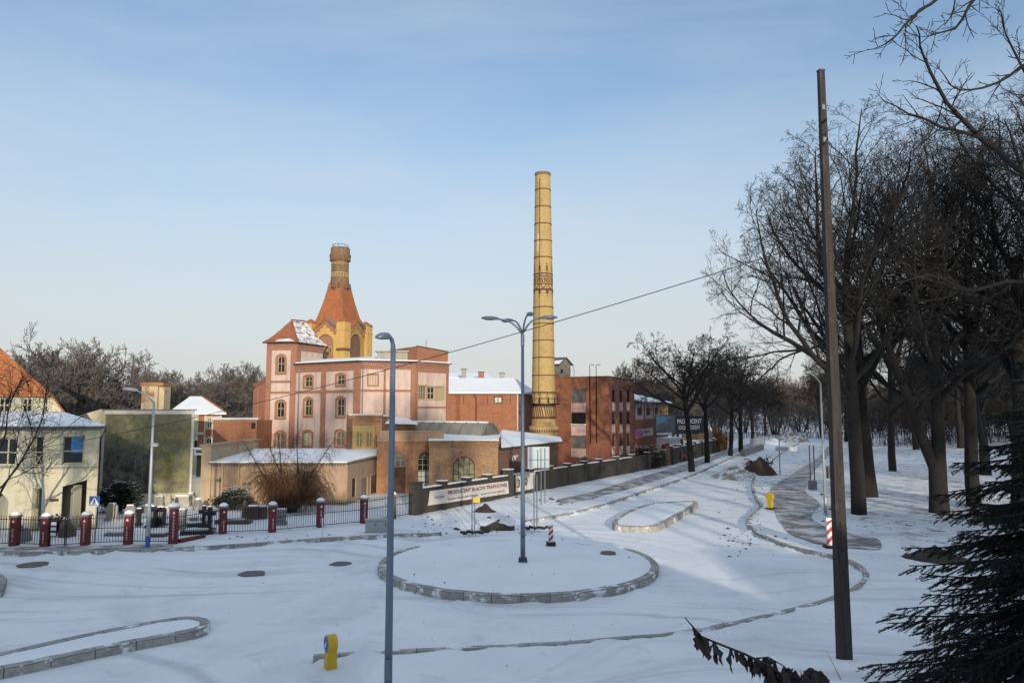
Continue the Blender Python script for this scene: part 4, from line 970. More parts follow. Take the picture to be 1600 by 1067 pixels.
mb = MB(); g2.box(mb, -.06, g2.w + .06, -.3, .1, Z2 + .093, Z2 + .14); mb.build('coping_snow', 'snow', hl)
mb = MB(); ba = g2.e + V((.2, 6, 0)); mb.poly([g2.P(-.1, -.3, Z2 + .05), g2.P(g2.w, -.3, Z2 + .05), V((ba.x, 64, Z2 + .35)), V((g2.o.x - 1, 64, Z2 + .35))]); mb.build('roof_snow', 'snow', hl)
lo = [g3.P(-.35, .5, Z3), g3.P(g3.w * .5, .4, Z3), g3.P(g3.w + .3, .3, Z3)]; hi = [V((g2.e.x + .1, 66, Z3 + .95)), V((1.5, 70, Z3 + .6)), V((4.6, 70.5, Z3 + .15))]
roof_slab(hl, lo, hi, .1, 'roof_felt', 'side_roof'); roof_slab(hl, lift([g3.P(-.35, .45, Z3), g3.P(g3.w * .5, .36, Z3), g3.P(g3.w + .3, .26, Z3)], .102), lift(hi, .104), .07, 'snow', 'side_roof_snow')
text('graffiti', '(9"', 'paint_white', hl, g3.P(gh[0], .02, gh[2]), g3.t, zup, gh[3] - gh[2], (gh[1] - gh[0]) * 1.5)
# barrel vault
vA = V((-1.75, 61.0, 0)); vB = V((-8.7, 66.0, 0)); ax = (vB - vA).normalized(); sd = V((ax.y, -ax.x, 0)); rr = 1.2; zv = 5.45 - rr; nseg = 7
zv0 = 4.05; hgt = 5.42 - zv0
mb = MB(); Lv = (vB - vA).length
arc = [(-rr * math.cos(i * math.pi / 14) * (1.0), hgt * math.sin(i * math.pi / 14)) for i in range(15)]
for k in range(nseg):
    for i in range(14):
        a, b_ = arc[i], arc[i + 1]; p0 = vA + ax * (Lv * k / nseg); p1 = vA + ax * (Lv * (k + 1) / nseg)
        mb.poly([p0 + sd * a[0] + V((0, 0, zv0 + a[1])), p1 + sd * a[0] + V((0, 0, zv0 + a[1])), p1 + sd * b_[0] + V((0, 0, zv0 + b_[1])), p0 + sd * b_[0] + V((0, 0, zv0 + b_[1]))])
sk = mb.build('barrel_skylight', 'vault_sheet', hl, True)
mb = MB()
for k in range(nseg + 1): p0 = vA + ax * (Lv * k / nseg); mb.tube([p0 + sd * a[0] * 1.01 + V((0, 0, zv0 + a[1] * 1.012)) for a in arc], .045 if k else .08, 5, False)
mb.build('rib', 'wood_grey', sk)
mb = MB(); mb.poly([vA + ax * .08 + sd * a[0] * .98 + V((0, 0, zv0 + a[1] * .98)) for a in arc]); en = mb.build('end_glazing', 'glass_grey', sk)
mb = MB()
for s_ in (-.45, .1, .6): mb.tube([vA + sd * s_ + V((0, 0, zv0)), vA + sd * s_ + V((0, 0, zv0 + hgt * math.sqrt(max(0, 1 - (s_ / rr) ** 2))))], .03, 4)
mb.build('mullion', 'wood_grey', en)
mb = MB(); mb.tube([vA + ax * .3 + V((0, 0, zv0 + hgt + .03)), vB + V((0, 0, zv0 + hgt + .03))], .09, 5); mb.build('snow', 'snow', sk)

# ---------------------------------------------------------------- brick store behind, with the long snowy roof
bs = empty('brick_store', (-3, 82, .15), 'orange brick storehouse under a wide snow covered roof behind the barrel skylight', 'building')
s1 = Fr((694, 80), (810, 80)); s2 = Fr((s1.e.x, 80, H), (s1.e.x + 2.2, 88, H)); ZB = s1.z(760, 612.5)
bw1 = s1.rect(772, 784.5, 619.5, 630); bd = s1.rect(770, 785, 645, 672)
mb = MB(); facade(mb, s1, ZB, [loop(bw1)]); facade(mb, s2, ZB, []); mb.build('wall', 'brick_red', bs)
window(bs, s1, bw1, 0, 'dark_metal', 'glass_bright', 2, (), .06, .09, surround='brick_dark', sw=.08)
mb = MB(); ring(mb, s1, loop((bd[0] + .06, bd[1] - .06, bd[2], bd[3] - .06)), loop(bd), .03); mb.build('blocked_door', 'brick_dark', bs)
mb = MB(); s1.box(mb, s1.u(712), s1.u(719), 0, .07, .1, ZB - .3); mb.build('pilaster', 'brick_dark', bs)
mb = MB(); s1.box(mb, 0, s1.w + .1, 0, .15, ZB - .25, ZB - .01); mb.build('eaves_course', 'brick_dark', bs)
pipe(bs, [s1.P(s1.u(739), .2, ZB - .05), s1.P(s1.u(744), .1, ZB - .6), s1.P(s1.u(744), .1, 3)], .05, 'dark_metal'); pipe(bs, [s1.P(s1.u(808.5), .12, ZB - .1), s1.P(s1.u(808.5), .12, 3)], .07, 'white_paint')
for x in (724, 761, 797): 
    mb = MB(); s1.box(mb, s1.u(x), s1.u(x) + .05, 0, .05, s1.z(x, 632), s1.z(x, 617)); mb.build('wall_anchor', 'iron', bs)
E1 = s1.P(-.3, .4, ZB); E2 = s1.P(s1.w + .3, .4, ZB); E3 = s2.P(s2.w, .4, ZB); zr_ = atY(750, 590.5, 85).z; R1 = V((s1.o.x - .3, 85, zr_)); R2 = V((s1.e.x - .4, 85, zr_))
mb = MB(); mb.poly([E1, E2, R2, R1]); mb.poly([E2, E3, R2]); mb.poly([E3, E1 + V((0, 11, 0)), R1, R2]); mb.poly([E1, E2, E2 - V((0, 0, .18)), E1 - V((0, 0, .18))]); mb.poly([E2, E3, E3 - V((0, 0, .18)), E2 - V((0, 0, .18))]); mb.build('roof_snow', 'snow', bs)
mb = MB(); rb = [atY(698, 589, 88), atY(772, 592, 88), atY(758, 582, 92), atY(698, 582, 92)]; mb.poly(rb); mb.poly([rb[0], rb[1], rb[1] - V((0, 0, 1)), rb[0] - V((0, 0, 1))]); mb.build('rear_roof', 'snow', bs)
for x, y0, y1, w, mt in ((724, 577, 584, 7, 'lead'), (751.5, 581.5, 590, 9, 'brick_trim'), (784, 583.5, 590, 8, 'lead')):
    v = Fr((x - w / 2, 86), (x + w / 2, 86)); mb = MB(); v.box(mb, 0, v.w, -.6, 0, zr_ - .6, v.z(x, y0)); c_ = mb.build('roof_vent' if mt == 'lead' else 'chimney', mt, bs)
    mb = MB(); v.box(mb, -.06, v.w + .06, -.66, .06, v.z(x, y0) + .002, v.z(x, y0) + .08); mb.build('cap', 'roof_felt', c_)

# ---------------------------------------------------------------- the tall chimney
ch = empty('factory_chimney', (3.26, 76, .15), 'tall tapering yellow brick factory chimney with iron hoops and a patterned band', 'chimney')
cc = atY(849.5, HZ, 76); cc = V((cc.x, 76, 0))
def cz(y): return atY(849.5, y, 74.8).z
ZTOP = cz(265.5)
def cr(z): return 1.30 + (.79 - 1.30) * (z - cz(690)) / (ZTOP - cz(690))
prof = [(cr(z), z) for z in [cz(668) + (ZTOP - cz(668)) * i / 20 for i in range(21)]]
prof += [(cr(ZTOP) * .72, ZTOP), (cr(ZTOP) * .7, ZTOP - 1.5)]
mb = MB(); n = 48; mb.lathe(cc, prof, n, cap=False)
for i, f in enumerate(mb.f):
    r0 = i // n; j = i % n; zz = [prof[r0][1], prof[r0][1], prof[r0 + 1][1], prof[r0 + 1][1]]; a0, a1 = j * 2 * math.pi / n * 1.1, (j + 1) * 2 * math.pi / n * 1.1
    mb.uv[i] = [(a0, zz[0]), (a1, zz[1]), (a1, zz[2]), (a0, zz[3])]
mb.build('shaft', 'brick_yellow', ch, True)
for y in (292.7, 320, 347, 373.7, 400, 426, 452, 478.5, 504.5, 531, 558, 586, 612.5):
    z = cz(y); r_ = cr(z); mb = MB(); mb.lathe(cc, [(r_ - .01, z - .05), (r_ + .035, z - .05), (r_ + .035, z + .05), (r_ - .01, z + .05)], 40, cap=False); mb.build('hoop', 'rust_door', ch)
z = cz(268); mb = MB(); mb.lathe(cc, [(cr(z), z - .15), (cr(z) + .05, z - .1), (cr(z) + .05, ZTOP), (.7, ZTOP + .02)], 40, cap=False); mb.build('rim', 'brick_chimney_old', ch)
def patch(mb, a, z, w, h, shape='box', off=.012):
    """small flush patch of dark brick on the round shaft: a angle, w and h in metres"""
    def P(u, v):
        zz = z + v; r_ = cr(zz) + off; w_ = a + u / r_; return (cc.x + r_ * math.cos(w_), cc.y + r_ * math.sin(w_), zz)
    if shape == 'box': mb.poly([P(-w, -h), P(w, -h), P(w, h), P(-w, h)])
    elif shape == 'dia': mb.poly([P(0, -h), P(w, 0), P(0, h), P(-w, 0)])
    elif shape == 'tri': mb.poly([P(-w, -h), P(w, -h), P(0, h)])
    elif shape == 'trid': mb.poly([P(-w, h), P(w, h), P(0, -h)])
    elif shape == 'sl': mb.poly([P(-w, h), P(-w + .12, h), P(w, -h), P(w - .12, -h)])
    elif shape == 'sr': mb.poly([P(w, h), P(w - .12, h), P(-w, -h), P(-w + .12, -h)])
mb = MB(); pz = lambda y: cz(y); nm = 8; A0 = -math.pi / 2 - .42
def band(y0, y1, h=.07, n=40):
    for i in range(n): patch(mb, 2 * math.pi * i / n, pz(y0), cr(pz(y0)) * math.pi / n, h)
for yy in (426.5, 430.5, 442.5, 450.5): band(yy, yy, .06)
for i in range(nm):
    a = A0 + i * 2 * math.pi / nm
    for yy, w, h, s in ((411.5, .07, .07, 'box'), (415.5, .16, .13, 'dia'), (418, .1, .1, 'box'), (420, .16, .12, 'dia'), (424.5, .2, .2, 'sl'), (424.5, .2, .2, 'sr'), (428.6, .22, .1, 'tri'), (446, .26, .16, 'trid'), (453.5, .13, .1, 'box'), (456.5, .2, .18, 'dia'), (462, .07, .06, 'box')): patch(mb, a, pz(yy), w, h, s)
    for k in range(4): patch(mb, a + (-.27 + .18 * k), pz(436.6), .14, .28, 'sl')
    for sg in (-1, 1): patch(mb, a + sg * .23, pz(446.5), .2, .22, 'sl' if sg > 0 else 'sr', .014)
mb.build('brick_pattern', 'rust_door', ch)
# gallery and decorated base
zg = cz(630); mb = MB(); rg = cr(zg); mb.lathe(cc, [(rg - .02, zg - .12), (rg + .42, zg - .12), (rg + .42, zg), (rg - .02, zg)], 32, cap=False); ga_ = mb.build('gallery', 'iron', ch)
mb = MB()
for hgt_ in (.5, 1.05):
    mb.tube([cc + V(((rg + .38) * math.cos(i * math.pi / 18), (rg + .38) * math.sin(i * math.pi / 18), zg + hgt_)) for i in range(37)], .022, 4, False)
for i in range(14): w = i * math.pi / 7; p = cc + V(((rg + .38) * math.cos(w), (rg + .38) * math.sin(w), zg)); mb.tube([p, p + V((0, 0, 1.05))], .022, 4)
mb.build('railing', 'iron', ga_)
mb = MB(); r0 = cr(cz(660)) + .02
for i in range(nm):
    a = A0 + i * 2 * math.pi / nm
    for k in range(4): patch(mb, a - .27 + .18 * k, cz(644), .16, .52, 'sl')
    for yy in (634, 652.5): 
        for k in range(5): patch(mb, a - .31 + .155 * k, cz(yy), .11, .13)
    for yy, w, h, s in ((626, .14, .2, 'dia'), (622, .08, .08, 'box'), (629, .16, .14, 'sl'), (629, .16, .14, 'sr')): patch(mb, a, cz(yy), w, h, s)
mb.build('base_pattern', 'rust_door', ch)
mb = MB(); zq = cz(668); mb.lathe(cc, [(1.36, .1), (1.36, cz(684)), (1.42, cz(683)), (1.42, cz(680)), (1.38, cz(679)), (1.46, cz(676)), (1.54, cz(671)), (1.54, cz(667)), (1.36, cz(665.5)), (1.30, cz(665))], 40); mb.build('base', 'brick_yellow', ch)
mb = MB()
for i in range(40): w = i * math.pi / 20; mb.obox(cc, V((-math.sin(w), math.cos(w), 0)), V((math.cos(w), math.sin(w), 0)), -.06, .06, 1.3, 1.55, cz(675.5), cz(671.5))
mb.build('dentils', 'brick_dark_brown', ch)
mb = MB(); w = -1.9
mb.tube([cc + V(((cr(cz(y)) + .06) * math.cos(w - .1), (cr(cz(y)) + .06) * math.sin(w - .1), cz(y))) for y in (276, 400, 520, 618)], .02, 4); mb.build('conductor', 'iron', ch)
mb = MB(); patch(mb, -2.2, cz(377), .06, .9, 'box'); patch(mb, -2.1, cz(379.5), .14, .06, 'box'); mb.build('repair_patch', 'white_paint', ch)

# ---------------------------------------------------------------- right brick mill
rb_ = empty('brick_mill', (9, 82, .15), 'dark red flat topped brick building with stacked pink panels and windows', 'building')
r1 = Fr((866, 83.5), (951, 80)); r2 = Fr((951, 80), (991.5, 90)); ZR = r1.z(910, 589.5)
q1 = [r1.rect(893, 915, y0, y1) for y0, y1 in ((608, 628), (645, 662), (681, 699))]
q2 = [[r2.rect(x0, x1, y0, y1) for y0, y1 in ((609, 628), (644, 662), (679, 696))] for x0, x1 in ((956.3, 960.8), (968, 972.5), (979.3, 983.8))]
mb = MB(); facade(mb, r1, ZR, [loop(h) for h in q1], .16); facade(mb, r2, ZR, [loop(h) for c_ in q2 for h in c_], .2); quadwall(mb, r1.o + V((2, 8, 0)), r1.o, .1, ZR); quadwall(mb, r2.e, r2.e + V((-4, 6, 0)), .1, ZR); mb.build('wall', 'brick_dark', rb_)
window(rb_, r1, q1[0], 0, 'wood_grey', 'glass_grey', 2, (.5,), .1, .07); window(rb_, r1, q1[1], 0, 'iron', 'glass', 6, (.35, .68), .08, .05, sill='white_paint'); window(rb_, r1, q1[2], 0, 'wood_grey', 'glass_grey', 2, (), .06, .05)
for c_ in q2:
    for h in c_: window(rb_, r2, h, 0, 'dark_metal', 'glass', 1, (.5,), .1, .05)
for fr, x0, x1, yy in ((r1, 892.5, 915.5, ((629.5, 643.5), (664.5, 680), (700.5, 714)))),:
    for y0, y1 in yy: h = fr.rect(x0, x1, y0, y1); mb = MB(); fr.box(mb, h[0], h[1], -.02, .03, h[2], h[3]); mb.build('panel', 'pink_panel', rb_)
for x0, x1 in ((956, 961), (967.7, 972.8), (979, 984.1)):
    for y0, y1 in ((629, 641.5), (663, 676), (697, 710)): h = r2.rect(x0, x1, y0, y1); mb = MB(); r2.box(mb, h[0], h[1], -.02, .03, h[2], h[3]); mb.build('panel', 'pink_panel', rb_)
mb = MB(); r1.box(mb, -.1, r1.w + .02, -.3, .08, ZR, ZR + .1); r2.box(mb, .02, r2.w + .1, -.3, .08, ZR + .001, ZR + .101); mb.build('coping', 'brick_dark', rb_)
mb = MB(); mb.poly([r1.P(0, -.3, ZR + .06), r1.P(r1.w, -.3, ZR + .06), r2.P(r2.w, -.3, ZR + .06), r1.P(0, -10, ZR + .06)]); mb.build('roof_snow', 'snow', rb_)
for x, yt in ((923, 570.5), (933, 570.5)):
    u = r1.u(x); z = r1.z(x, yt); pipe(rb_, [r1.P(u, .14, r1.z(x, 692)), r1.P(u, .14, z), r1.P(u + .15, .14, z + .1), r1.P(u + .5, .14, z - .05)], .035, 'iron', 'conduit')
th_ = empty('hoist_house', (5.5, 88, 9), 'small gabled weathered hoist hut on the roof behind the tall chimney', 'hut')
t1 = Fr((873.5, 86.6), (892, 88.4)); zt_ = t1.z(883, 558); ze_ = t1.z(893, 571)
mb = MB(); wall(mb, t1, [(0, 8.6), (t1.w, 8.6), (t1.w, ze_ + .2), (t1.w * .5, zt_ - .1), (0, ze_ + .2)]); quadwall(mb, t1.o + V((-2.2, 1.7, 0)), t1.o, 8.6, ze_ + .2); mb.build('wall', 'wood_grey', th_)
mb = MB()
pk = t1.P(t1.w * .5, .3, zt_); e0 = t1.P(-.35, .3, ze_); e1_ = t1.P(t1.w + .3, .3, ze_); bk_ = V((-2.6, 2.0, 0))
for a in (e0, e1_): mb.poly([pk, a, a + bk_, pk + bk_]); mb.poly([pk, a, a - V((0, 0, .12)), pk - V((0, 0, .12))])
mb.build('roof', 'roof_felt', th_)
mb = MB(); mb.poly([pk.lerp(e0, .45) + V((0, 0, .05)), e0 + V((0, 0, .05)), e0 + bk_ * .95 + V((0, 0, .05)), pk.lerp(e0, .6) + bk_ * .9 + V((0, 0, .05))]); mb.build('roof_snow', 'snow', th_)
mb = MB(); t1.box(mb, .35, .8, 0, .03, t1.z(880, 583), t1.z(880, 577)); mb.build('hatch', 'dark', th_)
mb = MB(); mb.tube([t1.P(t1.w + .1, .1, ze_ + .3), t1.P(t1.w + .6, .1, ze_ - .6), t1.P(t1.w + .5, .1, ze_ - 1.6)], .03, 4); mb.build('hoist_arm', 'iron', th_)
# ---------------------------------------------------------------- far building along the street
fb = empty('street_building', (19, 100, .15), 'far building with snowy eaves, pink panelled upper floor and a magenta banner', 'building')
fe = Fr((990, 92), (1043, 118)); ZF = fe.z(1010, 631); zm = fe.z(1005, 655)
hh_ = [fe.rect(996, 1003.5, 636, 649), fe.rect(1010, 1016, 636, 649), fe.rect(1023, 1028, 637, 648)]
mb = MB(); facade(mb, fe, ZF, [loop(h) for h in hh_], .1, z0=zm); mb.build('upper_wall', 'pink_panel', fb)
mb = MB(); fe.box(mb, 0, fe.w, -6, 0, .1, zm - .003); mb.build('wall', 'brick_dark', fb)
for h in hh_: window(fb, fe, h, 0, 'brick_niche', 'glass', 3, (), .06, .12)
roof_slab(fb, [fe.P(-.3, .8, ZF), fe.P(fe.w + .5, .8, ZF)], [fe.P(-.3, -6, ZF + 1.5), fe.P(fe.w + .5, -6, ZF + 1.5)], .25, 'roof_felt', 'roof')
roof_slab(fb, lift([fe.P(-.3, .8, ZF), fe.P(fe.w + .5, .8, ZF)], .252), lift([fe.P(-.3, -6, ZF + 1.5), fe.P(fe.w + .5, -6, ZF + 1.5)], .252), .15, 'snow', 'roof_snow')
mb = MB()
for x in (991, 1006, 1020, 1034): u = fe.u(x); fe.box(mb, u, u + .3, 0, .08, zm, ZF - .05)
mb.build('upper_pilasters', 'brick_niche', fb)
mb = MB(); fe.box(mb, fe.u(1032), fe.w, .02, .1, zm + .05, ZF - .2); mb.build('ochre_end', 'kiln_yellow', fb)
h = fe.rect(990.5, 1019.5, 669.5, 682); mb = MB(); fe.box(mb, h[0], h[1], .01, .05, h[2], h[3]); bn = mb.build('banner', 'banner_white', fb)
mb = MB(); fe.box(mb, h[0], h[0] + (h[1] - h[0]) * .42, .052, .056, h[2] + .05, h[3] - .05); fe.box(mb, h[0] + (h[1] - h[0]) * .48, h[0] + (h[1] - h[0]) * .8, .052, .056, h[2] + .45, h[3] - .3); mb.build('print', 'magenta', bn)
# ---------------------------------------------------------------- long boundary wall with banners
GZ = .16
bwl = empty('boundary_wall', atZ(652, 804, GZ), 'long dark weathered wall with capped piers and snow along its top', 'wall')
pa, pb = atZ(652, 804, GZ), atZ(1042, 727.5, GZ); W = Fr((pa.x, pa.y, H), (pb.x, pb.y, H))
mb = MB(); W.box(mb, 0, W.w, -.3, 0, 0, 1.62); mb.build('wall', 'wall_concrete', bwl)
mb = MB(); W.box(mb, .2, W.w, -.36, .06, 1.622, 1.70); mb.build('coping', 'wall_concrete', bwl)
pl = [653, 694, 732, 765, 797, 830, 861, 889, 915, 939, 965, 990, 1014, 1040]
us = [W.u(x, 770) for x in pl]
for i, u in enumerate(us):
    big = i in (0, 4); hw = .34 if big else .24; h = 2.02 if big else 1.86
    mb = MB(); W.box(mb, u - hw, u + hw, -.42, .1, 0, h); p = mb.build('pier', 'wall_concrete', bwl)
    mb = MB(); W.box(mb, u - hw - .05, u + hw + .05, -.47, .15, h + .002, h + .1); mb.build('cap', 'wall_concrete', p)
    if i not in (0,): mb = MB(); W.box(mb, u - hw - .03, u + hw + .03, -.44, .12, h + .102, h + .14); mb.build('snow', 'snow', p)
for i in range(len(us) - 1):
    if i in (11, 12): continue
    mb = MB(); W.box(mb, us[i] + .35, us[i + 1] - .3, -.33, .04, 1.702, 1.752); mb.build('coping_snow', 'snow', bwl)
def banner(name, pts, fr, d, mat, lab, rows=((.04, 1),)):
    r = empty(name, fr.P(fr.u(*pts[0]), d, 0.2), lab, 'banner'); mb = MB(); n = 24
    q = [fr.uz(*p) for p in pts]; g = []
    for i in range(n + 1):
        t = i / n; a = (q[0][0] + (q[1][0] - q[0][0]) * t, q[0][1] + (q[1][1] - q[0][1]) * t); b = (q[3][0] + (q[2][0] - q[3][0]) * t, q[3][1] + (q[2][1] - q[3][1]) * t)
        g.append([fr.P(a[0] + (b[0] - a[0]) * s, d + .018 * math.sin(t * 23 + s * 3), a[1] + (b[1] - a[1]) * s) for s in (0, .5, 1)])
    for i in range(n):
        for j in range(2): mb.poly([g[i][j], g[i + 1][j], g[i + 1][j + 1], g[i][j + 1]])
    mb.build('sheet', mat, r, True); return r, q
bn, q = banner('banner', [(667.5, 766.5), (790.5, 750.8), (791.5, 770.5), (664, 789.5)], W, .2, 'banner_white', 'long white banner reading PRODUCENT BLACHY TRAPEZOWEJ tied along the grey wall')
L_ = q[1][0] - q[0][0]; tl = W.P(q[0][0], .235, q[0][1]); tr = W.P(q[1][0], .235, q[1][1]); td = (tr - tl).normalized(); bt_ = W.P(q[3][0], .235, q[3][1])
hgt = q[0][1] - q[3][1]
def onb(fx, fy): return tl + (tr - tl) * fx + V((0, 0, -hgt * fy))
text('lettering', 'PRODUCENT BLACHY TRAPEZOWEJ', 'banner_ink', bn, onb(.20, .52), td, zup, hgt * .36, L_ * .77)
text('small_lettering', 'Karpicko 50a, 64-200 Wolsztyn     tel. 68 347 25 30, 0 602 132', 'ink_black', bn, onb(.20, .86), td, zup, hgt * .17, L_ * .74)
text('logo', 'PRON', 'ink_grey', bn, onb(.05, .62), td, zup, hgt * .2, L_ * .11)
b2, q2_ = banner('banner', [(802.5, 741.5), (834, 737), (831, 763), (803, 768.5)], W, .16, 'banner_white', 'short white banner with black figures on the wall behind the central lamp')
o_ = W.P(q2_[0][0] + .25, .2, q2_[3][1] + .3); text('lettering', '3 00', 'ink_black', b2, o_, (W.t * 1 + V((0, 0, .06))).normalized(), zup, .62, 1.5)
mb = MB(); W.box(mb, q2_[1][0] - .38, q2_[1][0] - .15, .185, .195, q2_[3][1] + .25, q2_[3][1] + .75); mb.build('print', 'magenta', b2)
# second length of wall further up the street
pa2, pb2 = atZ(1046, 727, GZ), atZ(1137, 702, GZ); W2 = Fr((pa2.x, pa2.y, H), (pb2.x, pb2.y, H))
bw2 = empty('boundary_wall', pa2, 'farther dark panelled wall behind the roadside tree trunks', 'wall')
mb = MB(); W2.box(mb, 0, W2.w, -.25, 0, 0, 2.05); mb.build('wall', 'wall_concrete', bw2)
for i in range(9):
    u = W2.w * (i + .3) / 9; mb = MB(); W2.box(mb, u - .2, u + .2, -.3, .12, 0, 2.3); p = mb.build('pier', 'wall_concrete', bw2); mb = MB(); W2.box(mb, u - .24, u + .24, -.34, .16, 2.302, 2.4); mb.build('snow', 'snow', p)
    if i < 8: mb = MB(); W2.box(mb, u + .3, u + W2.w / 9 - .3, -.28, .03, 2.052, 2.1); mb.build('coping_snow', 'snow', bw2)
mb = MB(); W2.box(mb, -.9, -.1, -.3, .1, 0, 2.7); mb.build('gate_post', 'rust_door', bw2)
pl_ = atZ(708, 790, .2); p2_ = W.P(W.u(737, 770), .22, W.z(737, 776)); mb = MB(); mb.tube([pl_, p2_], .035, 5); tag(mb.build('plank', 'wood_pale'), 'pale plank leaning on the wall under the long banner', 'plank')

# ---------------------------------------------------------------- red pillared fence
fc = empty('fence', atZ(270, 849, GZ), 'black bar fence between red painted brick pillars with vertical white lettering', 'fence')
FP = [(22, 852, 'GRANIT'), (70, 854, 'BLATY'), (133, 851, 'PARAPETY'), (200, 849, 'SCHODY'), (270, 849, 'NAGROBKI'), (348, 834, 'BLATY'), (425, 831, 'BLATY'), (500, 823.5, 'KOMINKI'), (568, 817.5, 'NAGROBKI'), (613, 810, '')]
pp = [atZ(x, y, GZ) for x, y, s in FP]
base_dir = V((1, .02, 0)).normalized(); diag = (pp[9] - pp[5]).normalized()
for i, ((x, y, s), p) in enumerate(zip(FP, pp)):
    corner = i == 4; t = base_dir if i < 4 else (V((1, .45, 0)).normalized() if corner else diag); n = V((t.y, -t.x, 0))
    w = .21 if corner else .165; h = 1.66 if corner else 1.32
    mat = 'brick_pillar' if i < 9 else 'brick_dark_brown'
    mb = MB(); mb.obox(p, t, n * -1, -w, w, -w, w, -.2, h); pi_ = mb.build('pillar', mat, fc)
    mb = MB(); mb.obox(p, t, n * -1, -w - .04, w + .04, -w - .04, w + .04, h + .002, h + .09); mb.build('cap', 'stone_grey', pi_)
    mb = MB(); mb.lathe(p + V((0, 0, h + .09)), [(w * 1.35, 0), (w * 1.38, .04), (w * 1.1, .10), (w * .6, .15), (.02, .17)], 10, rot=math.atan2(t.y, t.x)); mb.build('snow', 'snow', pi_, True)
    if s:
        for sd_, (tt, nn) in enumerate(((t, n), (n * -1, t))):
            if sd_ and not corner: continue
            o = p + nn * (w + .004); word = s if not sd_ else 'TERAKOTA'
            text('lettering', '\n'.join(word), 'paint_white', pi_, o - tt * .05 + V((0, 0, .18)), tt, zup, (h - .5) * len(word) / 8 if len(word) > 5 else (h - .5) * .62, .085, 'CENTER')
            mb = MB(); mb.poly([o - tt * .07 + V((0, 0, h - .24)), o + tt * .07 + V((0, 0, h - .24)), o + V((0, 0, h - .12))]); mb.build('emblem', 'paint_white', pi_)
def railing(a, b, parent, z0=.1, h=1.28, name='railing', step=.125):
    t = (b - a); L = t.length; t.normalize(); n = V((t.y, -t.x, 0)); mb = MB()
    for z in (z0, z0 + h * .5, z0 + h - .18): mb.obox(a, t, n, 0, L, -.015, .015, z, z + .03)
    k = int(L / step)
    for i in range(1, k): mb.obox(a, t, n, L * i / k - .009, L * i / k + .009, -.009, .009, z0 - .02, z0 + h)
    return mb.build(name, 'iron', parent)
lp = atZ(-40, 852, GZ)
for i in range(-1, 10):
    if i == 1: continue
    a = pp[i] if i >= 0 else lp; b = pp[i + 1] if i < 9 else W.P(-.1, -.1, .05) + V((0, 0, GZ - .05))
    if i == 3: a = pp[3]
    t = (b - a).normalized(); railing(a + t * .18, b - t * .18, fc)
mb = MB(); a, b = pp[4], pp[5]; t = (b - a).normalized(); n = V((t.y, -t.x, 0)); mb.obox(a, t, n, .3, 1.8, -.15, .15, -.2, .14); mb.build('plinth', 'brick_pillar', fc)
gt_ = empty('fence_gate', (pp[1] + pp[2]) / 2, 'black double leaf bar gate between two red pillars before the house', 'gate')
a, b = pp[1] + base_dir * .18, pp[2] - base_dir * .18; mid = (a + b) / 2
for u, v in ((a, mid - base_dir * .03), (mid + base_dir * .03, b)): 
    lf = railing(u, v, gt_, .06, 1.32, 'gate_leaf'); mb = MB(); mb.obox(u, base_dir, V((0, 1, 0)), -.01, .03, -.02, .02, 0, 1.36); mb.obox(v, base_dir, V((0, 1, 0)), -.03, .01, -.02, .02, 0, 1.36); mb.build('stile', 'iron', lf)
mb = MB(); mb.obox(a, base_dir, V((0, 1, 0)), .04, .36, -.05, -.03, .45, 1.15); nb = mb.build('notice_board', 'board_black', gt_)
mb = MB()
for z in (.5, .75, .98): mb.obox(a, base_dir, V((0, 1, 0)), .08, .32, -.056, -.052, z, z + .15)
mb.build('notice', 'paint_white', nb)

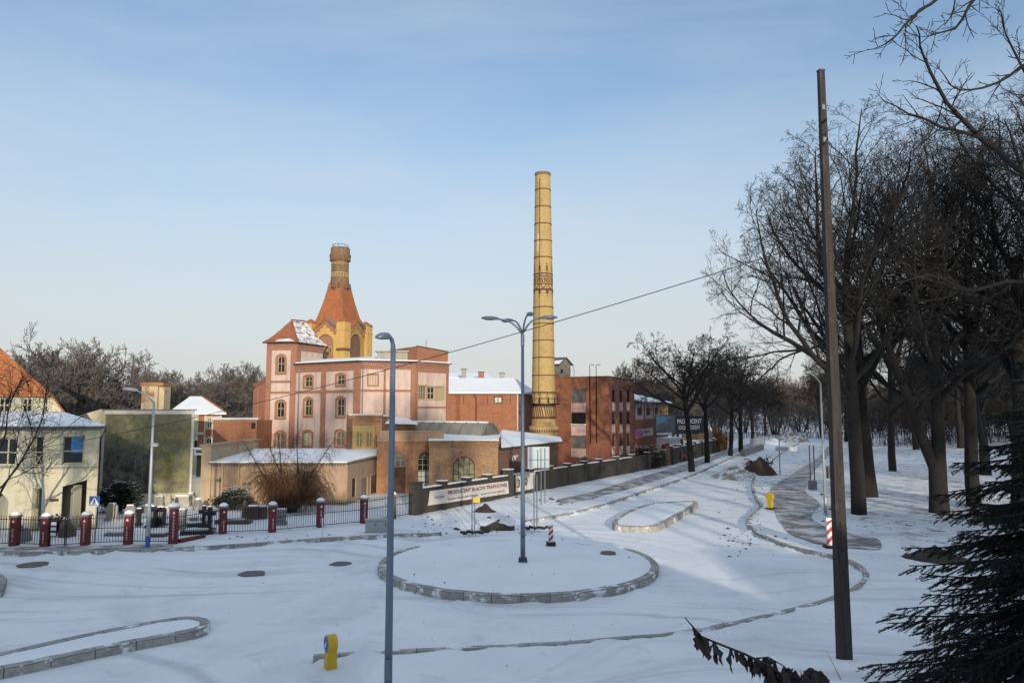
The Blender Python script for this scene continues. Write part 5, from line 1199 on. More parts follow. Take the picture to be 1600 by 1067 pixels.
# ---------------------------------------------------------------- monuments in the stonemason's yard
def stone(kind, px, py, w, h, mat, lab, th=.14, rot=0, snow=True, group=None, z=GZ):
    p = atZ(px, py, z); t = V((math.cos(R(rot)), math.sin(R(rot)), 0)); n = V((-t.y, t.x, 0))
    nm = {'head': 'headstone', 'round': 'headstone', 'slab': 'grave_slab', 'stele': 'stone_stele', 'cross': 'stone_cross', 'block': 'stone_block', 'rock': 'boulder', 'obelisk': 'stone_obelisk'}[kind]
    r = empty(nm, p, lab, {'headstone': 'gravestone', 'grave_slab': 'gravestone', 'stone_stele': 'gravestone', 'stone_cross': 'gravestone', 'stone_block': 'stone', 'boulder': 'stone', 'stone_obelisk': 'monument'}[nm], group)
    mb = MB(); sn = MB(); top = h
    if kind in ('head', 'round'):
        mb.obox(p, t, n, -w * .62, w * .62, -th * 1.3, th * 1.3, -.1, .14); b2 = MB()
        pr = [(-w / 2, .14), (w / 2, .14), (w / 2, h * .86), (w * .3, h * .97), (0, h), (-w * .3, h * .97), (-w / 2, h * (.62 if kind == 'round' else .86))]
        f = Fr((p.x - t.x * 10, p.y - t.y * 10, H), (p.x + t.x * 10, p.y + t.y * 10, H)); P = lambda u, d, zz: f.P(u + 10, d, z + zz)
        b2.poly([P(u, th / 2, v) for u, v in pr]); b2.poly([P(u, -th / 2, v) for u, v in reversed(pr)])
        for i in range(len(pr)): a, c = pr[i], pr[(i + 1) % len(pr)]; b2.poly([P(a[0], -th / 2, a[1]), P(c[0], -th / 2, c[1]), P(c[0], th / 2, c[1]), P(a[0], th / 2, a[1])])
        b2.build('stone', mat, r)
        if mat == 'stone_black':
            b3 = MB()
            for k in range(3): b3.poly([P(-w * .25 + k * w * .2, th / 2 + .003, h * .4), P(-w * .16 + k * w * .2, th / 2 + .003, h * .4), P(-w * .16 + k * w * .2, th / 2 + .003, h * .75), P(-w * .25 + k * w * .2, th / 2 + .003, h * .75)])
            b3.build('inscription', 'ink_grey', r)
        mb.build('plinth', mat, r); sn.obox(p, t, n, -w * .3, w * .3, -th * .5, th * .5, h * .97, h + .05)
    elif kind == 'slab':
        mb.obox(p, t, n, -w / 2, w / 2, 0, h, -.1, th); mb.build('stone', mat, r); sn.obox(p, t, n, -w * .4, w * .3, h * .45, h * .98, th + .002, th + .05)
    elif kind == 'stele':
        mb.obox(p, t, n, -w / 2, w / 2, -th / 2, th / 2, -.1, h * .93); mb.obox(p, t, n, -w / 2 - .05, w / 2 + .05, -th / 2 - .04, th / 2 + .04, -.1, .2); mb.build('stone', mat, r)
        c2 = MB(); c2.obox(p, t, n, -w / 2 - .04, w / 2 + .04, -th / 2 - .03, th / 2 + .03, h * .93, h); c2.build('cap', mat, r); sn.obox(p, t, n, -w / 2, w / 2, -th / 2, th / 2, h + .002, h + .06)
    elif kind == 'cross':
        mb.obox(p, t, n, -w * .5, w * .5, -th, th, -.1, .22); mb.obox(p, t, n, -w * .16, w * .16, -th * .5, th * .5, .2, h); mb.obox(p, t, n, -w * .5, w * .5, -th * .48, th * .48, h * .66, h * .82); mb.build('stone', mat, r); sn.obox(p, t, n, -w * .14, w * .14, -th * .4, th * .4, h + .002, h + .04)
    elif kind == 'obelisk':
        mb.lathe(p, [(w * .6, -.1), (w * .6, .2), (w * .42, .22), (w * .25, h * .85), (.02, h)], 4, rot=math.pi / 4); mb.build('stone', mat, r); sn.obox(p, t, n, -w * .4, w * .4, -w * .45, -w * .3, .2, .25)
    elif kind == 'block':
        mb.obox(p, t, n, -w / 2, w / 2, 0, th * 2.5, -.1, h * .55); mb.obox(p, t, n, -w * .4, w * .46, .03, th * 2.2, h * .55, h); mb.build('stone', mat, r); sn.obox(p, t, n, -w * .36, w * .42, .05, th * 2.1, h + .002, h + .08)
    else:
        import random as _r; rg = _r.Random(px)
        mb.lathe(p, [(w * .5, -.1), (w * .52, h * .3), (w * .36, h * .7), (w * .12, h)], 8); mb.v = [tuple(V(v) + V((rg.uniform(-1, 1), rg.uniform(-1, 1), rg.uniform(-.6, .6))) * w * .09) for v in mb.v]; mb.build('stone', mat, r); sn.lathe(p + V((0, 0, h * .9)), [(w * .26, -.05), (w * .2, .06), (.02, .1)], 7)
    if snow: sn.build('snow', 'snow', r)
    return r
stone('head', 174.5, 813, .62, .95, 'stone_pale', 'plain pale upright slab at the foot of the mural')
stone('round', 203, 808, .6, .7, 'stone_grey', 'grey headstone with a slanting shoulder beside the dark evergreen', rot=10)
stone('rock', 35, 845, .8, .75, 'stone_grey', 'rough pointed boulder behind the leftmost fence rails')
stone('rock', 104, 838, .8, 1.0, 'stone_brown', 'rough boulder seen through the gate before the porch')
stone('slab', 178, 838, .95, 1.0, 'stone_grey', 'dark grave slab with a raised end between the crossing sign and fourth pillar', rot=12)
stone('head', 236.5, 824, .42, 1.15, 'stone_black', 'black headstone just right of the left street lamp pole', th=.2)
stone('round', 251, 822, .5, 1.05, 'stone_black', 'black headstone with a rounded shoulder left of the corner pillar', th=.2)
stone('slab', 243, 839, .9, .7, 'stone_brown', 'low slab lying in the snow by the lamp pole', th=.12)
stone('stele', 183.5 + 33, 822, .22, .95, 'stone_black', 'slim black stele by the fourth red pillar')
stone('stele', 283, 827, .42, 1.05, 'stone_grey', 'grey stele right behind the tall corner pillar', th=.3)
stone('cross', 318, 824, .55, 1.15, 'stone_black', 'black cross monument in the snow, the farther of the pair', th=.14)
stone('cross', 327, 831, .6, 1.3, 'stone_black', 'black cross monument in the snow, the nearer of the pair', th=.16)
stone('slab', 307, 836, 1.6, .7, 'stone_black', 'long black slab lying in front of the two crosses', th=.2, rot=12)
stone('slab', 304, 824, 1.25, .8, 'stone_black', 'black slab behind the long slab, clear of snow along its edge', th=.17, rot=10)
stone('slab', 302, 813.5, .8, .6, 'stone_grey', 'small grey slab farthest back in the row of slabs', th=.14)
stone('obelisk', 382, 815, .5, 1.25, 'stone_brown', 'brown obelisk standing behind the fence near the sixth pillar', rot=0)
stone('slab', 362, 819, 1.9, .7, 'stone_brown', 'long brown slab lying at the foot of the obelisk', th=.2, rot=4)
stone('block', 393, 812, .7, .75, 'stone_brown', 'brown stone block capped with snow beside the obelisk')
stone('block', 406, 811, .65, .7, 'stone_brown', 'squat snow capped block just left of the seventh pillar')
stone('stele', 439, 820, .5, .85, 'stone_grey', 'grey stele under the rusty shrub', th=.2)
stone('block', 246, 797, .6, .85, 'stone_pale', 'pale block topped with snow behind the black headstones')
stone('obelisk', 264, 797, .55, 1.0, 'stone_pale', 'pale snow streaked obelisk behind the corner pillar')
stone('block', 282, 791, 1.1, .65, 'stone_pale', 'broad pile of pale stone blocks below the mural edge')
stone('rock', 297, 788, .8, .85, 'stone_pale', 'pale rounded boulder at the right end of the mural')
stone('rock', 309, 797, .7, .8, 'stone_grey', 'grey boulder before the grey gateway')
stone('rock', 232, 800, .9, .5, 'stone_grey', 'low grey boulder left of the pale stone pile')

# ---------------------------------------------------------------- street lamps
def luminaire(parent, p, d, L=.75, w=.15, mat='lamp_steel', name='lamp_head'):
    d = d.normalized(); s = d.cross(V((0, 0, 1))).normalized(); u = s.cross(d); mb = MB(); n = 10; secs = [(0, .3, .5), (.1, .45, .7), (.3, .8, 1), (.6, 1, 1), (.85, .8, .75), (1, .25, .3)]
    for k, a, b in secs:
        for j in range(n):
            q = 2 * math.pi * j / n; y = math.sin(q); mb.v.append(tuple(p + d * (L * k) + s * (w * a * math.cos(q)) + u * ((.11 if y > 0 else .05) * b * y * w / .15)))
    for i in range(len(secs) - 1):
        for j in range(n): mb.f.append((i * n + j, i * n + (j + 1) % n, (i + 1) * n + (j + 1) % n, (i + 1) * n + j)); mb.m.append(0)
    mb.f.append(tuple(range(n))); mb.f.append(tuple((len(secs) - 1) * n + j for j in range(n))); mb.m += [0, 0]
    h = mb.build(name, mat, parent, True)
    mb = MB(); c = p + d * (L * .58) - u * (.045 * w / .15); mb.poly([c + d * (L * .25) - s * (w * .6), c + d * (L * .25) + s * (w * .6), c - d * (L * .25) + s * (w * .7), c - d * (L * .25) - s * (w * .7)]); mb.poly([v - u * .02 for v in (c + d * (L * .2) - s * (w * .5), c + d * (L * .2) + s * (w * .5), c - d * (L * .2) + s * (w * .5), c - d * (L * .2) - s * (w * .5))]); mb.build('lens', 'lens', h)
    return h
def pole(parent, p, h, r0, r1, mat='lamp_steel', foot=None):
    mb = MB(); mb.tube([p + V((0, 0, -.1)), p + V((0, 0, h * .5)), p + V((0, 0, h))], [r0, (r0 + r1) / 2, r1], 12); o = mb.build('pole', mat, parent, True)
    mb = MB(); mb.lathe(p, [(r0 * 1.9, .0), (r0 * 1.9, .05), (r0 * 1.05, .07)], 12); mb.build('base_plate', mat, o)
    if foot: mb = MB(); mb.lathe(p, [(r0 + .012, .05), (r0 + .012, foot)], 12, cap=False); mb.build('painted_foot', 'paint_blue', o)
    mb = MB(); mb.obox(p, V((1, 0, 0)), V((0, 1, 0)), -r0 * .6, r0 * .6, -r0 - .012, -r0 * .5, .6, 1.0); mb.build('hatch', mat, o)
    return o
# nearest lamp
p = V((atY(607.5, 1000, 15.4).x, 15.4, gz(-2.5, 15.4))); lm = empty('street_lamp', p, 'nearest steel street lamp with a hooked arm, standing before the round island', 'street lamp', 'street lamps')
ht = atY(601, 548, 15.4).z; pole(lm, p, ht - p.z - .0, .085, .055)
top = V((p.x, p.y, ht)); dv = V((-.13, -1, 0)).normalized()
mb = MB(); arm = [top - V((0, 0, .05)), top + V((0, 0, .12)) + dv * .02, top + V((0, 0, .2)) + dv * .08, top + V((0, 0, .25)) + dv * .18, top + V((0, 0, .26)) + dv * .3]; mb.tube(arm, [.055, .05, .045, .042, .04], 10); mb.build('arm', 'lamp_steel', lm, True)
luminaire(lm, arm[-1] - dv * .05, dv + V((-.10, 0, -.10)), .6, .14)
# lamp on the island
p = atZ(817, 878, .3); p.z = .3; lm = empty('street_lamp', p, 'tall branching street lamp with four curved arms in the middle of the round island', 'street lamp', 'street lamps')
zj = atY(814, 524, p.y).z; pole(lm, p, zj - p.z, .105, .06)
mb = MB()
for i in range(4): w = i * math.pi / 2 + .8; mb.lathe(p + V((math.cos(w) * .19, math.sin(w) * .19, .05)), [(.03, 0), (.03, .12), (.01, .14)], 6)
mb.build('anchor_bolts', 'iron', lm)
top = V((p.x, p.y, zj))
for (ex, ey, dy, hl_, lw, dd) in ((757, 497.5, -.2, .75, .15, (-1, -.1, .04)), (787, 502, .9, .6, .14, (-.75, .65, 0)), (831, 491, -1.3, .55, .15, (.35, -.9, -.05)), (866, 496.5, .2, .75, .15, (1, .15, .05))):
    e = atY(ex, ey, p.y + dy); dd = V(dd).normalized(); e = e - dd * hl_ * .75
    s = e - top; hz = V((s.x, s.y, 0)); pts = [top + V((0, 0, -.25))]
    for t in (0, .12, .3, .5, .72, 1): pts.append(top + hz * (t ** 1.5 * .35 + t * .65) + V((0, 0, s.z * (1 - (1 - t) ** 2.2))))
    mb = MB(); mb.tube(pts, [.045, .045, .042, .04, .038, .036, .034], 8); a_ = mb.build('arm', 'lamp_steel', lm, True); luminaire(lm, e - dd * .05, dd, hl_, lw)
mb = MB(); mb.lathe(top, [(.075, -.45), (.075, .02)], 10); mb.build('collar', 'lamp_steel', lm)
# pavement lamp on the left
def arm_lamp(p, ht, dvec, out, lab, box=None, mat='lamp_steel_pale', r=(.085, .05)):
    lm = empty('street_lamp', p, lab, 'street lamp', 'street lamps'); pole(lm, p, ht, r[0], r[1], mat, .55 if box else None)
    top = p + V((0, 0, ht)); mb = MB(); pts = [top - V((0, 0, .05)), top + dvec * out * .25 + V((0, 0, .16)), top + dvec * out * .6 + V((0, 0, .38)), top + dvec * out + V((0, 0, .52))]; mb.tube(pts, [.045, .04, .036, .034], 8); mb.build('arm', mat, lm, True); luminaire(lm, pts[-1] - dvec * .05, dvec + V((0, 0, .1)), .7, .17, mat)
    if box:
        b = p + V((0, 0, box)); mb = MB(); mb.obox(b, V((1, 0, 0)), V((0, 1, 0)), .04, .34, -.2, -.05, -.1, .06); mb.tube([b + V((-.1, 0, 0)), b + V((.1, -.1, 0))], .03, 5); mb.build('floodlight', mat, lm)
p = atZ(230.5, 857, GZ); arm_lamp(p, atY(238.5, 628, p.y).z - GZ, V((-.97, -.24, 0)), .75, 'pale street lamp with a blue foot in front of the mural', 4.75)
p = atZ(1290, 803, GZ); arm_lamp(p, 8.0, V((-.8, -.6, 0)), 1.0, 'slim street lamp with a dark box at the edge of the park path'); mb = MB(); q_ = atY(1293.5, 738, p.y); mb.obox(q_, V((1, 0, 0)), V((0, 1, 0)), -.05, .17, -.12, .12, -.35, .35); mb.build('junction_box', 'dark_metal', bpy.data.objects[[o.name for o in col.objects if o.name.startswith('street_lamp')][-1]])

# ---------------------------------------------------------------- pole and cable
p = atG(1319.5, 1031); PB = p.copy(); zt = atY(1283, 111, p.y).z
up = empty('utility_pole', p, 'dark tapering utility pole with step holes, standing alone on the snowy bank', 'utility pole')
mb = MB(); h = zt - p.z; a = R(8); t = V((math.cos(a), math.sin(a), 0)); n = V((-t.y, t.x, 0))
secs = [(-.3, .152, .11), (h * .5, .112, .085), (h, .072, .062)]
for z, w, d in secs:
    for su, sd_ in ((-1, -1), (1, -1), (1, 1), (-1, 1)): mb.v.append(tuple(p + t * (w * su) + n * (d * sd_) + V((0, 0, z))))
for i in range(2):
    for j in range(4): mb.f.append((i * 4 + j, i * 4 + (j + 1) % 4, i * 4 + 4 + (j + 1) % 4, i * 4 + 4 + j)); mb.m.append(0)
mb.f.append((8, 9, 10, 11)); mb.m.append(0); mb.build('pole', 'wood_pole', up)
for i in range(26):
    mb = MB(); z = .3 + i * h / 26; w = .152 - (.08) * z / h; d = .11 - .048 * z / h; mb.obox(p, t, n, -.02, .02, -d - .004, -d + .02, z, z + .05 + .05 * (i % 3 == 0)); mb.build('step_hole_patch', 'dark', up)  # dark raised blocks painted in place of shaded holes
mb = MB(); mb.obox(p, t, n, -.082, .082, -.07, .07, h - .02, h + .02); mb.build('top_cap', 'dark_metal', up)
for dz in (1.05, 1.9): mb = MB(); mb.obox(p, t, n, -.05, .03, -.082, -.07, h - dz, h - dz + .12); mb.build('number_plate', 'lead', up)
cA = atY(1285, 374, p.y); cB = atY(-170, 728, 40.5); S = 1.0; mb = MB()
mb.tube([cA.lerp(cB, i / 40) - V((0, 0, 4 * S * (i / 40) * (1 - i / 40))) for i in range(41)], .0125, 5); tag(mb.build('overhead_cable', 'iron'), 'black overhead cable sagging from the utility pole across to the house', 'cable')
mb = MB(); q_ = atY(1311, 366, p.y); mb.tube([V((p.x, p.y, q_.z)), q_], .02, 5); mb.lathe(q_ - V((0, 0, .05)), [(.04, 0), (.05, .05), (.03, .1)], 8); mb.build('insulator', 'iron', up)

# ---------------------------------------------------------------- signs, bollards, works clutter
def post(mb, p, h, r=.03): mb.tube([p - V((0, 0, .1)), p + V((0, 0, h))], r, 8)
p = atZ(147.5, 849, GZ); sg = empty('crossing_sign', p, 'blue pedestrian crossing sign on a thin post by the gate', 'road sign'); hs_ = atY(147.5, 774, p.y).z
mb = MB(); post(mb, p, hs_ - GZ); mb.build('post', 'lamp_steel_pale', sg)
fs_ = Fr((139, p.y - .04), (156, p.y - .04)); sr = fs_.rect(139.4, 155.6, 775, 789.2); mb = MB(); fs_.box(mb, sr[0], sr[1], -.02, 0, sr[2], sr[3]); bd_ = mb.build('plate', 'paint_blue', sg)
cx, cz_ = (sr[0] + sr[1]) / 2, sr[2]; w_, h_ = sr[1] - sr[0], sr[3] - sr[2]
mb = MB(); mb.poly([fs_.P(cx - w_ * .46, .004, cz_ + h_ * .08), fs_.P(cx + w_ * .46, .004, cz_ + h_ * .08), fs_.P(cx, .004, cz_ + h_ * .9)]); mb.build('triangle', 'paint_white', bd_)
mb = MB(); fs_.box(mb, cx - w_ * .44, cx + w_ * .4, -.018, .002, cz_ - .05, cz_ - .003); mb.build('lower_edge', 'paint_white', bd_)
mb = MB(); P = lambda u, v: fs_.P(cx + u * w_, .009, cz_ + v * h_)
for a, b in (((0, .55), (.0, .36)), ((0, .36), (-.13, .14)), ((0, .36), (.12, .14)), ((.0, .5), (-.12, .38)), ((0, .5), (.11, .4))): mb.tube([P(*a), P(*b)], .022, 5)
mb.lathe(P(0, .62) , [(.02, -.035), (.035, 0), (.02, .035)], 8); mb.build('walking_figure', 'ink_black', bd_)
def striped(px0, px1, y0, y1, yb, z, lab):
    pm = (px0 + px1) / 2; p = atZ(pm, yb, z); p.z = z; r = empty('hazard_board', p, lab, 'hazard board', 'red and white hazard boards')
    f = Fr((px0, p.y), (px1, p.y)); z0, z1 = f.z(pm, y1), f.z(pm, y0); mb = MB(); f.box(mb, 0, f.w, -.03, 0, z0, z1); b = mb.build('board', 'paint_white', r)
    mb = MB(); n = 3; st = (z1 - z0) / n; sl = f.w * .9
    for i in range(n):
        a = z0 + st * i + st * .1; lo_, hi_ = a, a + st * .5
        pts = [(0, lo_), (f.w, lo_ + sl), (f.w, hi_ + sl), (0, hi_)]
        pts = [(u, min(v, z1 - .01)) for u, v in pts]; mb.poly([f.P(u, .005, v) for u, v in pts])
    mb.build('stripes', 'paint_red', b); mb = MB(); f.box(mb, f.w * .4, f.w * .6, -.06, -.03, z - .02, z1 - .1); f.box(mb, -.1, f.w + .1, -.3, .2, z - .05, z + .08); mb.build('foot', 'dark', r)
striped(856.2, 863.5, 820, 847, 850, .34, 'red and white hazard board standing on the round island behind the lamp')
striped(1284.5, 1298.5, 809, 852, 855, GZ + .02, 'red and white hazard board on the path half hidden by the utility pole')
def bollard(p, ax_, lab, h=.95, rd=.215, th=.24):
    r = empty('lit_bollard', p, lab, 'bollard', 'yellow traffic bollards'); ax_ = V(ax_).normalized(); s = V((-ax_.y, ax_.x, 0)); mb = MB()
    for z, a, b in ((-.05, .15, .135), (.05, .145, .13), (h - rd * 1.6, .125, .115)):
        for su, sv in ((-1, -1), (1, -1), (1, 1), (-1, 1)): mb.v.append(tuple(p + ax_ * (b * su) + s * (a * sv) + V((0, 0, z))))
    for i in range(2):
        for j in range(4): mb.f.append((i * 4 + j, i * 4 + (j + 1) % 4, i * 4 + 4 + (j + 1) % 4, i * 4 + 4 + j)); mb.m.append(0)
    mb.f.append((8, 9, 10, 11)); mb.m.append(0); mb.build('body', 'paint_yellow', r)
    c = p + V((0, 0, h - rd)); mb = MB(); n = 28
    for k, q_ in ((-th / 2, rd * .95), (-th / 2 + .02, rd), (th / 2 - .02, rd), (th / 2, rd * .95)):
        for j in range(n): w = 2 * math.pi * j / n; mb.v.append(tuple(c + ax_ * k + s * (q_ * math.cos(w)) + V((0, 0, q_ * math.sin(w)))))
    for i in range(3):
        for j in range(n): mb.f.append((i * n + j, i * n + (j + 1) % n, (i + 1) * n + (j + 1) % n, (i + 1) * n + j)); mb.m.append(0)
    mb.f.append(tuple(range(n))); mb.f.append(tuple(3 * n + j for j in range(n))); mb.m += [0, 0]; mb.build('drum', 'paint_yellow', r, False)
    mb = MB(); mb.poly([c + ax_ * (th / 2 + .006) + s * (rd * .88 * math.cos(2 * math.pi * j / n)) + V((0, 0, rd * .88 * math.sin(2 * math.pi * j / n))) for j in range(n)]); dk_ = mb.build('blue_disc', 'paint_blue', r)
    mb = MB(); o = c + ax_ * (th / 2 + .012); Q = lambda a, b: o + (s * a + V((0, 0, b))) * rd
    d1 = lambda pts: mb.poly([Q(*(((x + y) * .707, (y - x) * .707))) for x, y in pts])
    d1([(-.09, .5), (.09, .5), (.09, -.2), (-.09, -.2)]); d1([(0, -.62), (.34, -.18), (-.34, -.18)]); mb.build('arrow', 'paint_white', dk_)
    mb = MB(); rg = random.Random(int(p.x * 100))
    for i in range(14):
        w = rg.uniform(0, 6.3); d = rg.uniform(.1, .42); q_ = p + V((math.cos(w) * d, math.sin(w) * d, 0)); mb.obox(q_, V((math.cos(w * 3), math.sin(w * 3), 0)), V((-math.sin(w * 3), math.cos(w * 3), 0)), -.08, .08, -.06, .06, -.04, rg.uniform(.03, .12))
    mb.build('paving_base', 'clod', r)
p = atZ(516, 1055, 0); bollard(p, (-.86, -.5, 0), 'yellow bollard with a blue disc near the bottom edge of the snow', .98)
p = atZ(1203.5, 795, GZ); bollard(p, (.75, .66, 0), 'yellow bollard beside the paved path on the right', 1.05, .25)
p = atZ(592, 832, GZ); cb = empty('utility_cabinet', p, 'grey double door utility cabinet behind the nearest lamp', 'cabinet')
f = Fr((574, p.y), (608, p.y + .1)); mb = MB(); f.box(mb, 0, f.w, -.4, 0, .05, f.z(592, 813)); mb.build('body', 'cabinet', cb); mb = MB(); f.box(mb, -.03, f.w + .03, -.45, .04, f.z(592, 813), f.z(592, 813) + .06); mb.build('lid', 'cabinet', cb)
for a, b in ((.03, .49), (.51, .97)): mb = MB(); f.box(mb, f.w * a, f.w * b, 0, .015, .2, f.z(592, 814.5)); d_ = mb.build('door', 'cabinet', cb); mb = MB(); f.box(mb, f.w * (b - .06), f.w * (b - .03), .015, .03, .5, .62); mb.build('handle', 'iron', d_)
mb = MB(); post(mb, atZ(503.5, 841, GZ), 1.0, .03); tag(mb.build('marker_stake', 'paint_white'), 'thin white stake leaning by the eighth red pillar', 'stake')
sb = empty('direction_sign', atZ(848, 788, GZ), 'back of a pale direction sign on two tall posts in front of the dark wall', 'road sign')
for x, y in ((845.5, 789), (851.5, 786)): mb = MB(); q_ = atZ(x, y, GZ); post(mb, q_, atY(x, 700, q_.y).z - GZ, .035); mb.build('post', 'lamp_steel', sb)
q_ = atZ(848, 786, GZ); f = Fr((824.5, q_.y - .3), (858, q_.y + .1)); mb = MB(); f.box(mb, 0, f.w, -.03, 0, f.z(840, 731), f.z(840, 698)); pl2 = mb.build('panel', 'sign_back', sb)
mb = MB(); f.box(mb, .05, f.w - .05, .0, .04, f.z(840, 719), f.z(840, 717.5)); mb.build('rail', 'lamp_steel', pl2)
for (xs_, yb, yt, lab) in (((737.5, 741.5), 832, 773, 'two bare temporary sign posts with a small yellow board in the dug up verge'), ((834.5, 839), 825, 742, 'pair of bare grey posts right of the central lamp')):
    r = empty('temporary_posts', atZ(xs_[0], yb, GZ), lab, 'sign post')
    for i, x in enumerate(xs_): q_ = atZ(x, yb - 6 * i, GZ); mb = MB(); post(mb, q_, atY(x, yt, q_.y).z - GZ, .032); mb.build('post', 'lamp_steel', r)
    if 'yellow' in lab: f = Fr((740, q_.y - .05), (750.5, q_.y - .05)); mb = MB(); f.box(mb, 0, f.w, -.02, 0, f.z(745, 785), f.z(745, 777.5)); mb.build('board', 'paint_yellow', r)
    mb = MB(); q_ = atZ(xs_[0], yb, GZ)
    for k in range(9): w = k * 2.4; d = .1 + .05 * k; mb.obox(q_ + V((math.cos(w) * d * 1.6, math.sin(w) * d, 0)), V((math.cos(w), math.sin(w), 0)), V((-math.sin(w), math.cos(w), 0)), -.14, .14, -.05, .05, -.03, .07 + .02 * (k % 3))
    mb.build('rubble', 'clod', r)
sp_ = empty('street_sign', atZ(1219, 742, GZ), 'pale name board on a single post beyond the earth heap', 'road sign'); q_ = atZ(1219, 742, GZ); mb = MB(); post(mb, q_, atY(1219, 690, q_.y).z, .05); mb.build('post', 'lamp_steel', sp_)
f = Fr((1209, q_.y - .08), (1243.5, q_.y - .3)); mb = MB(); f.box(mb, 0, f.w, -.04, 0, f.z(1226, 704.5), f.z(1226, 698)); mb.build('board', 'sign_back', sp_)
tp = empty('twin_post_stand', atZ(1270, 765, GZ), 'twin slim posts on a concrete block beside the park path', 'posts')
for x in (1267, 1273.5): q_ = atZ(x, 765, GZ); mb = MB(); post(mb, q_, 3.5, .05); mb.build('post', 'wood_grey', tp)
q_ = atZ(1270, 765, GZ); mb = MB(); mb.obox(q_, V((1, 0, 0)), V((0, 1, 0)), -.28, .28, -.2, .2, -.1, .7); mb.build('block', 'stone_grey', tp)
def billboard():
    r = empty('billboard', atY(1060, 700, 100), 'black and photographic roadside billboard reading PRODUCENT OGRODZEŃ', 'billboard')
    r.location.z = GZ
    f = Fr((1024, 97), (1101, 104)); z0, z1 = f.z(1060, 677), f.z(1060, 649.5); u = f.u(1054.5)
    mb = MB(); f.box(mb, u, f.w, -.15, 0, z0 - .1, z1); mb.build('panel', 'board_black', r)
    mb = MB(); f.box(mb, 0, u - .02, -.15, .02, z0 - .2, z1 + .1); ph = mb.build('photo_panel', 'board_photo', r)
    mb = MB(); mb.poly([f.P(.1, .03, z0 + 1.1), f.P(u * .75, .03, z1 - .25), f.P(u * .75, .03, z1), f.P(.1, .03, z1)]); mb.build('photo_sky', 'board_sky', ph)
    mb = MB(); f.box(mb, u * .05, u * .8, .025, .03, z0 - .1, z0 + .15); mb.build('photo_caption', 'paint_white', ph)
    text('lettering', 'PRODUCENT', 'paint_white', r, f.P(u + .45, .015, z0 + 1.3), f.t, zup, .62, (f.w - u) * .82); text('lettering', 'OGRODZEŃ', 'paint_white', r, f.P(u + .7, .015, z0 + .5), f.t, zup, .7, (f.w - u) * .7)
    text('small_lettering', '- -- --- - --', 'paint_white', r, f.P(u + .5, .015, z1 - .3), f.t, zup, .08, (f.w - u) * .75) if False else None
    mb = MB(); f.box(mb, f.u(1066), f.w + .3, -.12, .03, z0 - .95, z0 - .15); mb.build('ochre_strip', 'sand', r)
    for k in (.06, .36, .68, .96): mb = MB(); q_ = f.P(f.w * k, -.25, 0); mb.tube([q_, q_ + V((0, 0, z1))], .07, 6); mb.build('post', 'wood_grey', r)
billboard()
def vehicle(px, Y, L, Hh, mat, lab, cat, name, van):
    p = atY(px, 700, Y); p.z = GZ; r = empty(name, p, lab, cat); t = V((.6, .8, 0)).normalized(); n = V((t.y, -t.x, 0)); mb = MB(); w = .9
    prof = ([(0, .35), (L, .35), (L, .95), (L * .86, 1.15), (L * .78, Hh), (0, Hh)] if van else [(0, .35), (L, .35), (L, .8), (L * .72, .92), (L * .58, Hh), (L * .2, Hh), (.05, .95)])
    for sgn in (-1, 1): mb.poly([p + t * a + n * (w * sgn) + V((0, 0, b)) for a, b in (prof if sgn > 0 else prof[::-1])])
    for i in range(len(prof)): a, b = prof[i], prof[(i + 1) % len(prof)]; mb.poly([p + t * a[0] + n * w + V((0, 0, a[1])), p + t * b[0] + n * w + V((0, 0, b[1])), p + t * b[0] - n * w + V((0, 0, b[1])), p + t * a[0] - n * w + V((0, 0, a[1]))])
    mb.build('body', mat, r); mb = MB()
    if van: mb.poly([p + t * a + n * (w + .01) + V((0, 0, b)) for a, b in ((L * .62, 1.25), (L * .82, 1.25), (L * .76, Hh - .15), (L * .62, Hh - .15))])
    else: mb.poly([p + t * a + n * (w + .01) + V((0, 0, b)) for a, b in ((L * .1, .98), (L * .68, .98), (L * .57, Hh - .08), (L * .22, Hh - .08))])
    mb.build('window', 'glass', r)
    for a in (.18, .8):
        for sgn in (-1, 1):
            c = p + t * (L * a) + n * (w * sgn) + V((0, 0, .33)); mb = MB(); mb.tube([c - n * .1, c + n * .04], .33, 14); mb.build('wheel', 'dark', r)
    q2 = [p + t * a + n * b + V((0, 0, Hh + .01)) for a, b in (((.1, -.8), (L * .74, -.8), (L * .74, .8), (.1, .8)) if van else ((L * .22, -.75), (L * .56, -.75), (L * .56, .75), (L * .22, .75)))]
    mb = MB(); mb.poly([v + V((0, 0, .06)) for v in q2]); [mb.poly([q2[i], q2[(i + 1) % 4], q2[(i + 1) % 4] + V((0, 0, .06)), q2[i] + V((0, 0, .06))]) for i in range(4)]; mb.build('snow', 'snow', r)
vehicle(1036, 93.5, 5.2, 2.75, 'van_white', 'white van with snow on its roof parked under the billboard', 'van', 'parked_van', True)
vehicle(1041, 89.2, 3.9, 2.15, 'car_red', 'red car half hidden behind the wall below the white van', 'car', 'parked_car', False)
